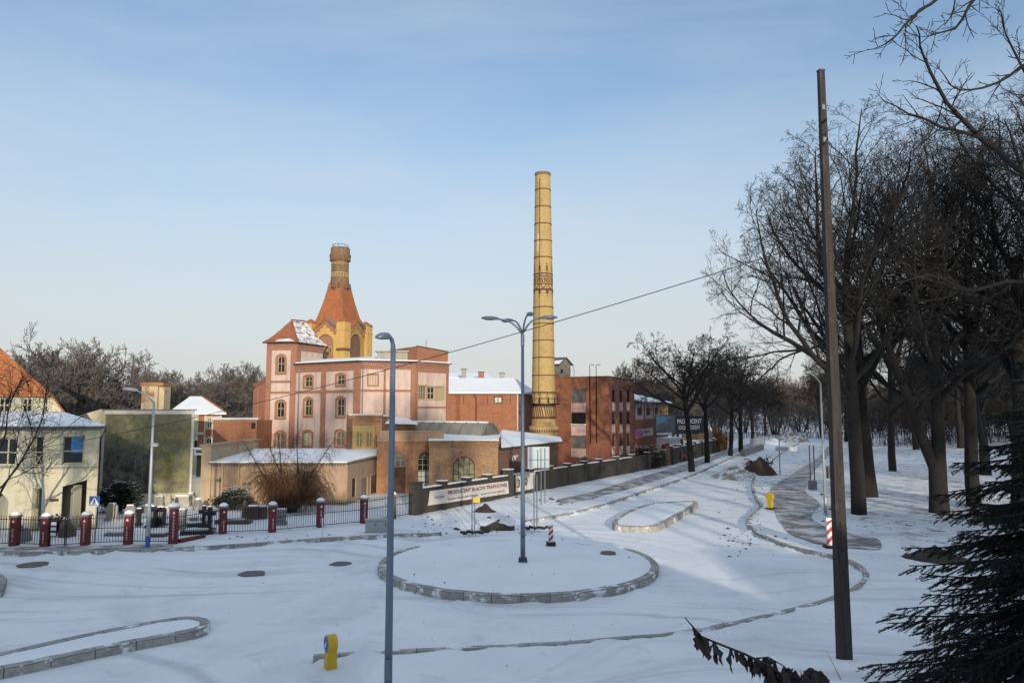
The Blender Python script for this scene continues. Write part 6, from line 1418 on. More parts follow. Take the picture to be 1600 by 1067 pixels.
# heaps
def heap(name, px, py, w, d, h, mat, lab, cat, seed=1, z=0.0, sharp=1.3, top=None, topmat=None):
    c = atZ(px, py, z); n = 16; mb = MB(); g = []
    for j in range(n + 1):
        for i in range(n + 1):
            u, v = i / n * 2 - 1, j / n * 2 - 1; r_ = min(1, math.hypot(u, v)); k = max(0, 1 - r_) ** sharp
            k = k * (1 + .5 * mnoise.noise(V((u * 2.2 + seed, v * 2.2, seed)))) + (.10 * mnoise.noise(V((u * 7, v * 7, seed * 3))) if r_ < .9 else 0)
            mb.v.append((c.x + u * w / 2, c.y + v * d / 2, z - .04 + max(0, k) * h))
    for j in range(n):
        for i in range(n): a = j * (n + 1) + i; mb.f.append((a, a + 1, a + n + 2, a + n + 1)); mb.m.append(0)
    o = mb.build(name, mat, None, True); return tag(o, lab, cat)
m, nt, b = newmat('sand_snowy'); co = coords(nt, 'Object')
k = mixc(nt, ramp(nt, noise(nt, co, 1.6, 5, .6), .3, .7), (.20, .13, .07), (.32, .22, .12)); k = mixc(nt, ramp(nt, noise(nt, co, 1.3, 8, .7), .49, .55), k, (.74, .75, .78)); nt.links.new(k, b.inputs['Base Color']); bump(nt, b, noise(nt, co, 4, 6), .6, .05)
heap('sand_heap', 1152, 746, 5.2, 7, 1.35, 'sand_snowy', 'heap of yellow sand half covered in snow in the road', 'heap', 2)
heap('earth_heap', 1172, 741, 1.8, 3.5, 1.5, 'sand', 'smooth heap of yellow brown sand beside the root stump', 'heap', 5)
st_ = heap('root_stump', 1187, 743, 3.6, 4, 1.9, 'soil', 'dug out tree stump with a tangle of brown roots in the road', 'stump', 9, sharp=.8)
mb = MB(); rg = random.Random(5); c = atZ(1187, 741, 0)
for i in range(60):
    w = rg.uniform(0, 6.3); q_ = c + V((rg.uniform(-1, 1) * .9, rg.uniform(-1, 1) * .9, rg.uniform(.5, 1.3))); pts = [q_]; dv = V((math.cos(w), math.sin(w), rg.uniform(-.1, .9)))
    for k in range(4): dv = (dv + V((rg.uniform(-.6, .6), rg.uniform(-.6, .6), rg.uniform(-.6, .3)))).normalized(); pts.append(pts[-1] + dv * .3)
    mb.tube(pts, [.06, .05, .04, .025, .01], 5)
r_ = mb.build('roots', 'soil', st_)
heap('earth_heap', 757, 799, 1.7, 1.4, .55, 'soil', 'small dark earth heap under the long banner', 'heap', 4, GZ)
heap('earth_heap', 777, 823, 1.9, 1.2, .35, 'soil', 'low lumpy earth heap in the dug up verge left of the lamp', 'heap', 7, .1)
heap('earth_heap', 1462, 872, 3.0, 2.6, .62, 'soil', 'brown earth heap beside the spruce in the park', 'heap', 11, GZ)
heap('snow_heap', 1236, 690, 9, 8, 2.2, 'sand_snowy', 'grey snowy spoil heap at the far end of the works', 'heap', 13, 0)
heap('snow_heap', 1208, 694, 7, 7, 1.2, 'snow', 'low white heap of snow blocks across the far road', 'heap', 15, 0)
mb = MB(); f = Fr((1162, 104), (1192, 122)); f.box(mb, 0, f.w, -.6, 0, 0, .85); tag(mb.build('concrete_barrier', 'stone_grey'), 'grey concrete barrier slanting across the far roadworks', 'barrier')
mb = MB(); f = Fr((1176, 126), (1194, 138)); f.box(mb, 0, f.w, -.6, 0, 0, 1.5); tag(mb.build('concrete_barrier', 'cabinet'), 'paler concrete block behind the slanting barrier', 'barrier')
for x, y, r0 in ((51, 882.5, .62), (393, 896.5, .52), (533, 881, .46)):
    lab = {51: 'large manhole cover in the snow by the left kerb', 393: 'manhole cover bare of snow in the middle of the road', 533: 'smaller manhole cover nearest the round island'}[x]
    q_ = atZ(x, y, 0); mb = MB(); mb.lathe(q_, [(r0, -.05), (r0 * .98, .03), (r0 * .8, .034), (r0 * .78, .028), (.05, .03)], 20); rg = random.Random(x); mb.v = [tuple(V(v) + V((rg.uniform(-.05, .05), rg.uniform(-.05, .05), 0))) for v in mb.v]; tag(mb.build('manhole_cover', 'manhole'), lab, 'manhole', 'manhole covers in the road')
q_ = atZ(950, 864, .285); mb = MB(); mb.lathe(q_, [(.35, -.05), (.33, .05), (.05, .06)], 12); tag(mb.build('manhole_cover', 'manhole'), 'small round cover bare of snow on the right half of the round island', 'manhole', 'manhole covers in the road')
# scattered clods and leaves
rg = random.Random(11); mb = MB()
def atG_many(px, py):
    D = np.stack([(px - 800) / F, (533.5 - py) / F * UP.y + FW.y, (533.5 - py) / F * UP.z + FW.z], 1); z = np.zeros(len(px))
    for _ in range(7):
        k = (z - H) / D[:, 2]; z = .5 * z + .5 * ground_z(D[:, 0] * k, D[:, 1] * k)
    k = (z - H) / D[:, 2]; return [V((a, b, c)) for a, b, c in zip(D[:, 0] * k, D[:, 1] * k, ground_z(D[:, 0] * k, D[:, 1] * k))]
def clods(n, px, py, sx, sy, s0, s1):
    xy = [(rg.gauss(px, sx), max(702, rg.gauss(py, sy))) for i in range(n)]
    for p in atG_many(np.array([q[0] for q in xy]), np.array([q[1] for q in xy])):
        s = rg.uniform(s0, s1) * (.4 + rg.random() ** 2); a = rg.uniform(0, 3.1)
        if (p.x - CI[0]) ** 2 + (p.y - CI[1]) ** 2 < 32: p.z = .33
        k = len(mb.v)
        for j in range(6): w = a + j * math.pi / 3; q = s * rg.uniform(.6, 1.2); mb.v.append((p.x + q * math.cos(w), p.y + q * math.sin(w) * .7, p.z - .02))
        mb.v.append((p.x + rg.uniform(-.3, .3) * s, p.y, p.z + s * rg.uniform(.25, .6)))
        for j in range(6): mb.f.append((k + j, k + (j + 1) % 6, k + 6)); mb.m.append(0)
for a in ((70, 1155, 842, 22, 14, .04, .16), (40, 1180, 800, 8, 14, .05, .14), (60, 680, 818, 30, 8, .04, .16), (70, 775, 824, 45, 10, .04, .2), (45, 400, 838, 60, 4, .04, .12), (25, 870, 845, 30, 8, .03, .09), (28, 1010, 815, 20, 6, .04, .2), (50, 600, 900, 330, 40, .02, .05), (45, 350, 960, 260, 60, .015, .04), (30, 900, 960, 120, 40, .02, .04), (160, 1400, 830, 60, 22, .04, .1), (60, 1290, 800, 14, 14, .05, .2), (40, 1170, 770, 30, 12, .05, .2), (26, 188, 1006, 12, 3, .02, .07), (30, 860, 781, 25, 3, .05, .2), (25, 1060, 985, 60, 8, .015, .04), (40, 950, 775, 60, 20, .04, .12)): clods(*a)
tag(mb.build('dirt_clods', 'clod'), 'dark clods and dead leaves scattered over the snow', 'dirt', kind='stuff')
# ---------------------------------------------------------------- trees
def np_mesh(name, Vv, Ff, mat, parent, smooth=False):
    """mesh from numpy arrays: Vv (n,3), Ff list of (m,k) index arrays"""
    me = bpy.data.meshes.new(name); me.vertices.add(len(Vv)); off = world(parent) if parent else V((0, 0, 0))
    me.vertices.foreach_set('co', (Vv - np.array(off)).astype(np.float32).ravel())
    tot = np.concatenate([np.full(len(f), f.shape[1]) for f in Ff]); idx_ = np.concatenate([f.ravel() for f in Ff]).astype(np.int32)
    me.loops.add(len(idx_)); me.loops.foreach_set('vertex_index', idx_); me.polygons.add(len(tot))
    me.polygons.foreach_set('loop_start', (np.cumsum(tot) - tot).astype(np.int32))
    if smooth: me.polygons.foreach_set('use_smooth', np.ones(len(tot), bool))
    me.update(calc_edges=True); me.materials.append(M[mat]); o = bpy.data.objects.new(name, me); col.objects.link(o)
    if parent: o.parent = parent
    return o
def unit(a): return a / np.maximum(1e-9, np.linalg.norm(a, axis=-1, keepdims=True))
class Poly:
    def __init__(s): s.v = []; s.f = []; s.n = 0
    def tubes(s, pts, rad, side):
        """pts (n,k,3), rad (n,k)"""
        n, k, _ = pts.shape; d = np.empty_like(pts); d[:, 1:-1] = pts[:, 2:] - pts[:, :-2]; d[:, 0] = pts[:, 1] - pts[:, 0]; d[:, -1] = pts[:, -1] - pts[:, -2]; d = unit(d)
        ref = np.where(np.abs(d[:, :1, 2:3]) < .9, np.array([0, 0, 1.0]), np.array([1.0, 0, 0])); a = unit(np.cross(d, np.broadcast_to(ref, d.shape))); c = np.cross(d, a)
        w = np.arange(side) * 2 * np.pi / side
        v = pts[:, :, None] + (a[:, :, None] * np.cos(w)[:, None] + c[:, :, None] * np.sin(w)[:, None]) * rad[:, :, None, None]
        i = (np.arange(n)[:, None, None] * k + np.arange(k - 1)[None, :, None]) * side; j = np.arange(side)[None, None]; j2 = (j + 1) % side
        f = np.stack([i + j, i + side + j, i + side + j2, i + j2], -1).reshape(-1, 4) + s.n
        s.v.append(v.reshape(-1, 3)); s.f.append(f); s.n += n * k * side
    def tube(s, pts, rad, side=6, cap=False):
        pts = np.array([[tuple(p) for p in pts]]); rad = np.array([rad if hasattr(rad, '__len__') else [rad] * pts.shape[1]], float); s.tubes(pts, rad, side)
    def build(s, name, mat, parent, smooth=False, uv=False): return np_mesh(name, np.concatenate(s.v), s.f, mat, parent, smooth)
class Tree:
    def __init__(s, seed): s.r = random.Random(seed); s.g = np.random.RandomState(seed); s.tr = Poly(); s.cr = Poly()
    def rv(s): return V((s.r.gauss(0, 1), s.r.gauss(0, 1), s.r.gauss(0, 1)))
    def branch(s, p, d, L, r, lvl, cfg): s.grow(np.array([tuple(p)]), np.array([tuple(d)]), np.array([float(L)]), np.array([float(r)]), lvl, cfg)
    def grow(s, P, D, L, r, lvl, cfg):
        ns = cfg['seg'][lvl]; n = len(P); tip = np.maximum(cfg['tip'], r * cfg['tap'][lvl]); pts = [P]; rad = [r]
        for i in range(ns):
            D = unit(D + s.g.normal(0, cfg['wig'][lvl], (n, 3)) + np.array([0, 0, cfg['trop'][lvl]])); P = P + D * (L / ns)[:, None]; pts.append(P); rad.append(r + (tip - r) * (i + 1) / ns)
        pts = np.stack(pts, 1); rad = np.stack(rad, 1)
        (s.tr if lvl <= cfg.get('wood', 1) else s.cr).tubes(pts, rad, cfg['side'][lvl])
        if lvl + 1 < len(cfg['seg']): s.kids(pts, rad, L, lvl, cfg)
    def kids(s, pts, rad, L, lvl, cfg, n=None):
        k = n or cfg['n'][lvl]; m = len(pts); ns = pts.shape[1] - 1; t0 = cfg['t0'][lvl]
        t = t0 + (1 - t0) * (np.arange(k)[None] + s.g.uniform(.1, .9, (m, k))) / k; x = t * ns; i = np.minimum(ns - 1, x.astype(int)); f = (x - i)[..., None]; row = np.arange(m)[:, None]
        q = pts[row, i] * (1 - f) + pts[row, i + 1] * f; dd = unit(pts[row, i + 1] - pts[row, i]); rr = rad[row, i] * (1 - f[..., 0]) + rad[row, i + 1] * f[..., 0]
        az = s.g.uniform(0, 6.28, (m, 1)) + 2.4 * np.arange(k)[None] + s.g.uniform(-.5, .5, (m, k)); a = np.radians(s.g.normal(cfg['ang'][lvl], cfg.get('ans', 9), (m, k)))
        ref = np.where(np.abs(dd[..., 2:3]) < .95, np.array([0, 0, 1.0]), np.array([1.0, 0, 0])); u = unit(np.cross(dd, ref)); w = np.cross(dd, u)
        nd_ = dd * np.cos(a)[..., None] + (u * np.cos(az)[..., None] + w * np.sin(az)[..., None]) * np.sin(a)[..., None]
        Lc = np.asarray(L)[:, None] * cfg['rat'][lvl] * (1 - cfg['fall'][lvl] * (t - t0) / (1 - t0 + 1e-6)) * s.g.uniform(.7, 1.25, (m, k))
        s.grow(q.reshape(-1, 3), nd_.reshape(-1, 3), Lc.ravel(), np.maximum(cfg['tip'], rr * cfg['rr'][lvl]).ravel(), lvl + 1, cfg)
    def make(s, name, loc, bark, twig, lab, cat='tree', group=None, scale=1, rotz=0):
        r = empty(name, (0, 0, 0), lab, cat, group); s.tr.build('trunk', bark, r, True); s.cr.build('crown', twig, r, False)
        r.location = loc; r.scale = (scale,) * 3; r.rotation_euler.z = rotz; return r
def cfg_big(h, tip=.0085):
    return dict(seg=[7, 10, 8, 6, 4, 2], wig=[.025, .095, .12, .14, .14, .16], trop=[.1, .045, .03, .03, .035, .03], side=[12, 8, 5, 4, 3, 3],
                tap=[.5, .2, .2, .28, .5, .7], n=[10, 10, 8, 7, 3], t0=[.44, .2, .15, .15, .15], ang=[47, 42, 42, 38, 33], ans=11, rat=[.98, .5, .46, .52, .58], fall=[.22, .5, .5, .45, .4], rr=[.6, .55, .52, .55, .65], tip=tip, wood=1)
def place(proto, loc, lab, scale=1, rotz=0, group=None):
    c = copy_tree(proto); c.location = loc; c.scale = (scale,) * 3; c.rotation_euler.z = rotz; c['label'] = lab
    if group: c['group'] = group
    return c
def big(seed, h, r0, cfg=None, name='bare_tree'):
    t = Tree(seed); c = cfg or cfg_big(h); t.branch(V((0, 0, -.3)), V((t.r.uniform(-.05, .05), t.r.uniform(-.05, .05), 1)).normalized(), h * .54, r0, 0, c); return t
def round_crown(t, c, a, b):
    """draw the outermost twigs in towards a rounded crown"""
    for pm in (t.tr, t.cr):
        for v in pm.v:
            q = (v - np.array([0, 0, c])) / np.array([a, a, b]); rho = np.linalg.norm(q, axis=1, keepdims=True); k0 = .72; e = np.maximum(0, rho - k0)
            new = np.where(rho > k0, k0 + .34 * np.tanh(e / .62), rho); wz = ss(c - b * 1.15, c - b * .35, v[:, 2:3]); new = rho + (new - rho) * wz; v[:] = np.array([0, 0, c]) + q * (new / np.maximum(rho, 1e-6)) * np.array([a, a, b])
def base(px, py): p = atG(px, py); return p
PG = 'old bare trees in the park'
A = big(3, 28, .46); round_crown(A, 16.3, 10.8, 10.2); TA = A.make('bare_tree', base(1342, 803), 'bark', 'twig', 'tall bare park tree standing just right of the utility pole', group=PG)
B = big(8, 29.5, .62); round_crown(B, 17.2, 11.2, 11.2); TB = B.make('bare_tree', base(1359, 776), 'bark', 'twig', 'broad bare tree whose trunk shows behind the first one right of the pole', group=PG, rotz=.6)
# forked tree
Cc = Tree(21); c = cfg_big(24); 
p0 = V((0, 0, -.3)); Cc.tr.tube([p0, V((0, 0, 1.2)), V((.03, 0, 3.2))], [.62, .52, .50], 12, False)
c2 = dict(c); c2['n'] = [8, 9, 8, 6, 3]; c2['t0'] = [.25] + c['t0'][1:]
Cc.branch(V((.1, 0, 3.0)), V((.08, .05, 1)).normalized(), 12, .42, 0, c2); Cc.branch(V((-.12, 0, 2.7)), V((-.34, .1, 1)).normalized(), 10.5, .36, 0, c2)
round_crown(Cc, 16.5, 11.5, 10.8)
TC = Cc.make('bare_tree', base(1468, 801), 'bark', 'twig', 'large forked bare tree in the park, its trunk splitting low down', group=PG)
place(TA, base(1395, 736), 'slimmer bare tree standing alone in the snow behind the two front trunks', .85, 2.1, PG)
place(TB, base(1432, 702), 'distant bare tree on the rising snow behind the forked tree', .8, 1.2, PG)
place(TB, base(1596, 806), 'bare tree with its trunk hidden behind the spruce', 1.0, 3.3, PG)
place(TA, base(1700, 815), 'bare tree at the right edge whose crown fills the upper corner', 1.05, 4.4, PG)
place(TC, base(1540, 742), 'bare forked tree farther back behind the spruce top', .9, 1.0, PG)
place(TA, base(1660, 722), 'tall bare tree far back at the right picture edge', 1.0, 5.5, PG)
place(TC, base(1502, 700), 'distant bare forked tree high on the park slope', .95, 3.0, PG)
place(TA, base(1522, 790), 'upright bare tree just right of the forked tree, half behind the spruce', 1.0, 2.6, PG)
place(TB, base(1640, 770), 'bare tree standing beyond the spruce at the right edge', 1.05, 5.2, PG)
place(TA, base(1338, 706), 'distant bare tree between the utility pole and first trunks', .8, 3.6, PG)
place(TB, base(1585, 690), 'distant broad bare tree above the spruce on the slope', .9, .2, PG)
# street trees
SG = 'bare trees along the street'
def cfg_street(): 
    c = cfg_big(16, .013); c.update(n=[10, 8, 7, 5, 3], trop=[.1, .05, -.01, -.04, -.05, -.05], ang=[46, 45, 42, 40, 36], t0=[.66, .2, .15, .12, .1], rat=[.82, .5, .46, .52, .55]); return c
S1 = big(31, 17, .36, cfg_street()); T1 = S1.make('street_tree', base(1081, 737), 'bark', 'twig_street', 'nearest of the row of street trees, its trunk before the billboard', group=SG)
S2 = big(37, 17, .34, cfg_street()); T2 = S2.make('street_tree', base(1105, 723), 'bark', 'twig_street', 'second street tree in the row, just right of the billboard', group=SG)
for i, (x, y, pr_, s, rz, lab) in enumerate(((1141, 712, T1, .95, 2, 'third street tree in the row beside the grey path'), (1158, 706, T2, 1.1, 4, 'fourth and stoutest street tree where the wall ends'), (1176, 690, T1, 1, .8, 'street tree beyond the concrete barrier on the left of the road'), (1196, 680, T2, 1.0, 1.9, 'far street tree closing the left side of the avenue'), (1304, 706, T2, 1.0, 3.3, 'street tree just left of the utility pole on the park side'), (1284, 684, T1, 1.05, 5, 'far street tree on the park side of the road'), (1262, 672, T2, 1.1, 2.7, 'farthest street tree at the bend of the road'), (1322, 690, T1, 1.2, 1.4, 'street tree rising behind the utility pole'))):
    place(pr_, base(x, y), lab, s, rz, SG)
# slighter trees behind
def cfg_far():
    return dict(seg=[5, 6, 5, 4, 2], wig=[.04, .12, .15, .18, .2], trop=[.1, .12, .08, .07, .05], side=[8, 5, 4, 3, 3], tap=[.6, .25, .25, .35, .6], n=[10, 9, 8, 7], t0=[.25, .2, .15, .1], ang=[36, 38, 40, 40], rat=[1.25, .55, .5, .5], fall=[.3, .5, .5, .4], rr=[.5, .5, .5, .6], tip=.022, wood=0)
F1 = Tree(41); cf = cfg_far()
for k in range(4): F1.branch(V((.5 * math.cos(k * 1.6), .5 * math.sin(k * 1.6), -.3)), V((.3 * math.cos(k * 1.6), .3 * math.sin(k * 1.6), 1)).normalized(), 6.6, .24, 0, cf)
def at_far(px, Y, z=.1): p = atY(px, HZ, Y); return V((p.x, p.y, gz(p.x, p.y) - .05))
TF1 = F1.make('bare_tree', at_far(120, 78), 'bark', 'twig_hazy_brown', 'big many stemmed bare tree behind the orange roofed house')
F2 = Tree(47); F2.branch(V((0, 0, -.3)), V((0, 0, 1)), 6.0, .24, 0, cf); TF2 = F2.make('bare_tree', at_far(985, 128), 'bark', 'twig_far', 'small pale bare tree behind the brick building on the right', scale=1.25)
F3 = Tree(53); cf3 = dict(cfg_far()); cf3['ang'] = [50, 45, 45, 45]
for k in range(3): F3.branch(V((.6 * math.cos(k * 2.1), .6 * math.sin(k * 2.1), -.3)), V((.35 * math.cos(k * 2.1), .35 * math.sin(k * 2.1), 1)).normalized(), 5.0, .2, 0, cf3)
TF3 = F3.make('bare_tree', at_far(262, 100), 'bark', 'twig_hazy_brown', 'brownish bare tree behind the rooftop chimney stack', scale=1.15)
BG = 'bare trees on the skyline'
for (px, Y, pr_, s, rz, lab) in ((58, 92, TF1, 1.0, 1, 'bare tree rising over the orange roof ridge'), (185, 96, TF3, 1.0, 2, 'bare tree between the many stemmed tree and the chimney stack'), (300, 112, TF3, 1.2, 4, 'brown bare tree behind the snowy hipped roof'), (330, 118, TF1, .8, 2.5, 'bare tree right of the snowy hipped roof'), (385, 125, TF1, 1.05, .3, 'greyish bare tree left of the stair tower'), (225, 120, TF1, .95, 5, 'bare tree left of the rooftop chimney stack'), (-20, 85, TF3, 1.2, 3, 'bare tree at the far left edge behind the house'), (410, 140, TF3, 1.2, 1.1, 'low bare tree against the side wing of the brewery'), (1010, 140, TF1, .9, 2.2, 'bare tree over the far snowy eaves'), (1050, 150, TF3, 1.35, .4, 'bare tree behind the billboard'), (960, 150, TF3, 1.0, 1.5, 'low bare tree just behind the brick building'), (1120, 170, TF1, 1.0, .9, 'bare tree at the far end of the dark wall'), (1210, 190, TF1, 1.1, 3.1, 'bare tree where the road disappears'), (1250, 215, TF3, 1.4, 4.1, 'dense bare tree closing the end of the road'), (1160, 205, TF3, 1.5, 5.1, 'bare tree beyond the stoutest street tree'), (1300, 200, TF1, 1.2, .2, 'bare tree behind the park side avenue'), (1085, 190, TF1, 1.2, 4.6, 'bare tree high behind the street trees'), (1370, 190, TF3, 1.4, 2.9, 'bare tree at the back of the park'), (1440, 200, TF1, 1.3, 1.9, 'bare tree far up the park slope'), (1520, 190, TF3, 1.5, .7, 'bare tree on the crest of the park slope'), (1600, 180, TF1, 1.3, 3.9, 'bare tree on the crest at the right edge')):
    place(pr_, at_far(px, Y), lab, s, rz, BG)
def thicket(name, spots, n, h, mat, lab, seed):
    t = Tree(seed); g = t.g; i = g.randint(0, len(spots), n); c = np.array(spots)[i]; P = np.stack([c[:, 0] + g.normal(0, 1, n) * c[:, 2], c[:, 1] + g.normal(0, 1, n) * c[:, 3]], 1); P = np.column_stack([P, ground_z(P[:, 0], P[:, 1]) - .1])
    D = unit(g.normal(0, .28, (n, 3)) + np.array([0, 0, 1.0])); cfg = dict(seg=[4, 4, 3], wig=[.1, .15, .18], trop=[.05, .05, .04], side=[4, 3, 3], tap=[.35, .4, .6], n=[9, 6], t0=[.25, .15], ang=[40, 40], rat=[.5, .5], fall=[.4, .4], rr=[.5, .6], tip=.014, wood=-1)
    t.grow(P, D, h * g.uniform(.55, 1.25, n), np.full(n, .05), 0, cfg); return tag(t.cr.build(name, mat, None), lab, 'undergrowth', kind='stuff')
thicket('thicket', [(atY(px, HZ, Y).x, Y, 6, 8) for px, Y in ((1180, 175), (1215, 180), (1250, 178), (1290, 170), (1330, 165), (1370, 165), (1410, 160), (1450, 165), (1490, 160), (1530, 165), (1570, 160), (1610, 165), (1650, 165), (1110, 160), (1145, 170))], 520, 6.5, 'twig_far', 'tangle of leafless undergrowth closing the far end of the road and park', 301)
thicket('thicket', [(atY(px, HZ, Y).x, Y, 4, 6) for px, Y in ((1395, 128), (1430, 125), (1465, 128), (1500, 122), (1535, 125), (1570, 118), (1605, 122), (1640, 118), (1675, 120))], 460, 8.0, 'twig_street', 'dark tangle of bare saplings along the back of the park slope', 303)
thicket('thicket', [(atY(px, HZ, Y).x, Y, 4, 5) for px, Y in ((-40, 95), (20, 100), (90, 96), (150, 98), (200, 104), (255, 105), (310, 112), (360, 116), (400, 122))], 150, 5.0, 'twig_hazy_brown', 'leafless undergrowth behind the mural and the villa', 302)
# tree in front of the house at the left edge
G1 = Tree(61); cg = cfg_far(); cg.update(tip=.011, n=[9, 7, 6, 5], t0=[.35, .2, .15, .1], ang=[48, 42, 42, 42], trop=[.1, .1, .06, .04, .03], wig=[.06, .14, .16, .18, .2], wood=1)
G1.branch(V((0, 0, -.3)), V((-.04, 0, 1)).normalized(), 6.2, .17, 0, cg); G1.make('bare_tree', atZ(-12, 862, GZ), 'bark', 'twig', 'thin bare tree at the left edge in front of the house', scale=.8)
# overhanging tree at the right, trunk out of the picture
N1 = Tree(71); cn = cfg_big(18, .006); cn.update(n=[9, 7, 6, 5, 3], t0=[.6, .2, .15, .12, .1], rat=[1.4, .42, .45, .45, .5])
nb_ = V((17.2, 20.5, gz(17.2, 20.5)))
N1.tr.tube([nb_ - V((0, 0, .3)), nb_ + V((0, 0, 2.5)), nb_ + V((-.3, -.3, 6)), nb_ + V((-.6, -1, 10)), nb_ + V((-1.0, -2.5, 14))], [.48, .40, .33, .25, .15], 12, False)
def traced(pix, Ys, r0, r1, lvl, L, n=None, start=None):
    P = ([start] if start is not None else []) + [atY(x, y, Y) for (x, y), Y in zip(pix, Ys)]; Q = []
    for i in range(len(P) - 1):
        a, b_, c_, d_ = P[max(i - 1, 0)], P[i], P[i + 1], P[min(i + 2, len(P) - 1)]
        for k in range(3): t = k / 3; Q.append(.5 * (2 * b_ + (c_ - a) * t + (2 * a - 5 * b_ + 4 * c_ - d_) * t * t + (3 * b_ - a - 3 * c_ + d_) * t ** 3) + N1.rv() * .02)
    Q.append(P[-1]); m_ = len(Q) - 1; rad = [r0 + (r1 - r0) * i / m_ for i in range(m_ + 1)]; 
    N1.tr.tube(Q, rad, 7, False); N1.kids(np.array([[tuple(q) for q in Q]]), np.array([rad]), np.array([L]), lvl, cn, n)
traced([(1690, 350), (1600, 272), (1535, 218), (1478, 160), (1445, 95), (1432, 40)], [19.6, 18.6, 17.8, 17.2, 16.8, 16.5], .115, .012, 2, 3.6, 18, nb_ + V((-.4, -.5, 7.2)))
traced([(1535, 218), (1470, 195), (1420, 178), (1370, 145)], [17.8, 17.2, 16.9, 16.6], .05, .007, 3, 2.0, 12)
traced([(1720, 60), (1620, -40), (1540, -25), (1470, -5), (1425, 30), (1395, 62), (1355, 78)], [18.5, 15.5, 14.0, 13.0, 12.4, 12.1, 11.9], .07, .005, 3, 1.9, 20, nb_ + V((-.6, -1, 10)))
traced([(1560, -60), (1530, -10), (1490, 45), (1440, 58)], [14.6, 14.0, 13.6, 13.4], .05, .006, 3, 1.5, 14)
traced([(1680, 120), (1610, 100), (1560, 130), (1500, 140), (1470, 110)], [18.0, 17.0, 16.4, 16.0, 15.8], .065, .007, 3, 1.9, 18, nb_ + V((-.55, -.9, 9)))
traced([(1690, 470), (1600, 440), (1520, 452), (1450, 430), (1400, 442)], [19.0, 18.2, 17.5, 17.0, 16.6], .07, .007, 3, 2.2, 18, nb_ + V((-.3, -.4, 6)))
traced([(1700, 230), (1640, 180), (1585, 80), (1560, 10)], [19.0, 18.0, 17.4, 17], .075, .008, 2, 3.2, 12, nb_ + V((-.5, -.7, 8)))
ck_ = cfg_big(18, .008); ck_.update(n=[8, 7, 7, 5, 3])
for dx_, dy_, dz_, h_, L_ in ((.8, -.2, .9, 6.5, 6), (.6, .7, .9, 8, 6), (.9, .2, .6, 9.5, 5.5), (.3, .8, 1, 11, 5), (.5, -.6, 1, 12, 4.5), (.2, .2, 1, 13.6, 5), (-.1, .7, 1, 13, 4.5), (.9, -.1, .8, 13.2, 4)):
    q_ = nb_ + V((-.07 * h_, -.018 * h_ * h_ * .7, h_)); N1.branch(q_, V((dx_, dy_, dz_)).normalized(), L_, .11, 1, ck_)
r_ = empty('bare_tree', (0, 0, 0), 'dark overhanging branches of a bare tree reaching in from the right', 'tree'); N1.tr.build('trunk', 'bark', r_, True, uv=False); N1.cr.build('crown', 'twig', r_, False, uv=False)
# unseen wood on the bank behind the camera, placed to shade the junction
WG = 'unseen trees on the bank behind'
rg = random.Random(77)
k = 0
for i in range(22):
    x = -46 + i * 4.6 + rg.uniform(-1.6, 1.6); y = (-34, -42, -38)[i % 3] + rg.uniform(-2, 2)
    if 16.5 < x < 22.5: continue  # gap left for the sun streak on the road
    place((TA, TB, TC)[i % 3], V((x, y, gz(x, y) - .1)), 'unseen bare tree of the wood behind the viewer, placed to shade the junction', rg.uniform(.40, .56), rg.uniform(0, 6), WG)
for i in range(13):  # more unseen trees, added to shade the park on the right
    x = 57 + i * 5 + rg.uniform(-1.6, 1.6); y = (-30, -40, -22)[i % 3] + rg.uniform(-2, 2)
    place((TA, TB, TC)[i % 3], V((x, y, gz(x, y) - .1)), 'unseen bare tree of the wood behind the viewer, placed to shade the junction', rg.uniform(.75, .95), rg.uniform(0, 6), WG)
# rusty weeping shrub
Wp = Tree(81); WT = []; WT3 = []
for k in range(30):
    w = k * 2.399; tilt = .25 + .75 * (k / 30); d = V((math.cos(w) * tilt, math.sin(w) * tilt * .8, 1.0)).normalized(); p = V((math.cos(w) * .3, math.sin(w) * .3, 0)); pts = [p]; L = 3.6 - 1.0 * tilt
    if k < 5: L = 5.2
    for i in range(7): d = (d + Wp.rv() * .09).normalized(); p = p + d * (L / 7); pts.append(p)
    Wp.tr.tube(pts, [.06 - .007 * i for i in range(8)], 5, False)
    for j in range(33 if k >= 5 else 46):
        t = .25 + .75 * Wp.r.random(); x = t * 7; i = min(6, int(x)); q = pts[i].lerp(pts[i + 1], x - i); a = Wp.r.uniform(0, 6.28); dd = V((math.cos(a), math.sin(a), .5)); tp_ = [q]
        Lt = Wp.r.uniform(.8, 2.0) * (.6 if k < 5 and t > .75 else 1)
        for s in range(5): dd = (dd + V((0, 0, -.42)) + Wp.rv() * .1).normalized(); q = q + dd * (Lt / 5); q = V((q.x, q.y, max(.15, q.z))); tp_.append(q)
        WT.append(tp_)
        for s in (2, 3):
            e = tp_[s]; d3 = (Wp.rv() * .5 + V((0, 0, -.3))).normalized(); WT3.append([e, e + d3 * .25, e + d3 * .4 + V((0, 0, -.2))])
for l_, rr_ in ((WT, [.012, .011, .010, .009, .008, .006]), (WT3, [.008, .007, .005])): Wp.cr.tubes(np.array([[tuple(q) for q in t] for t in l_]), np.tile(np.array([rr_]), (len(l_), 1)), 3)
Wp.make('weeping_shrub', atZ(452, 800, GZ), 'bark', 'twig_rust', 'big rusty brown leafless weeping shrub in front of the low store', 'shrub')
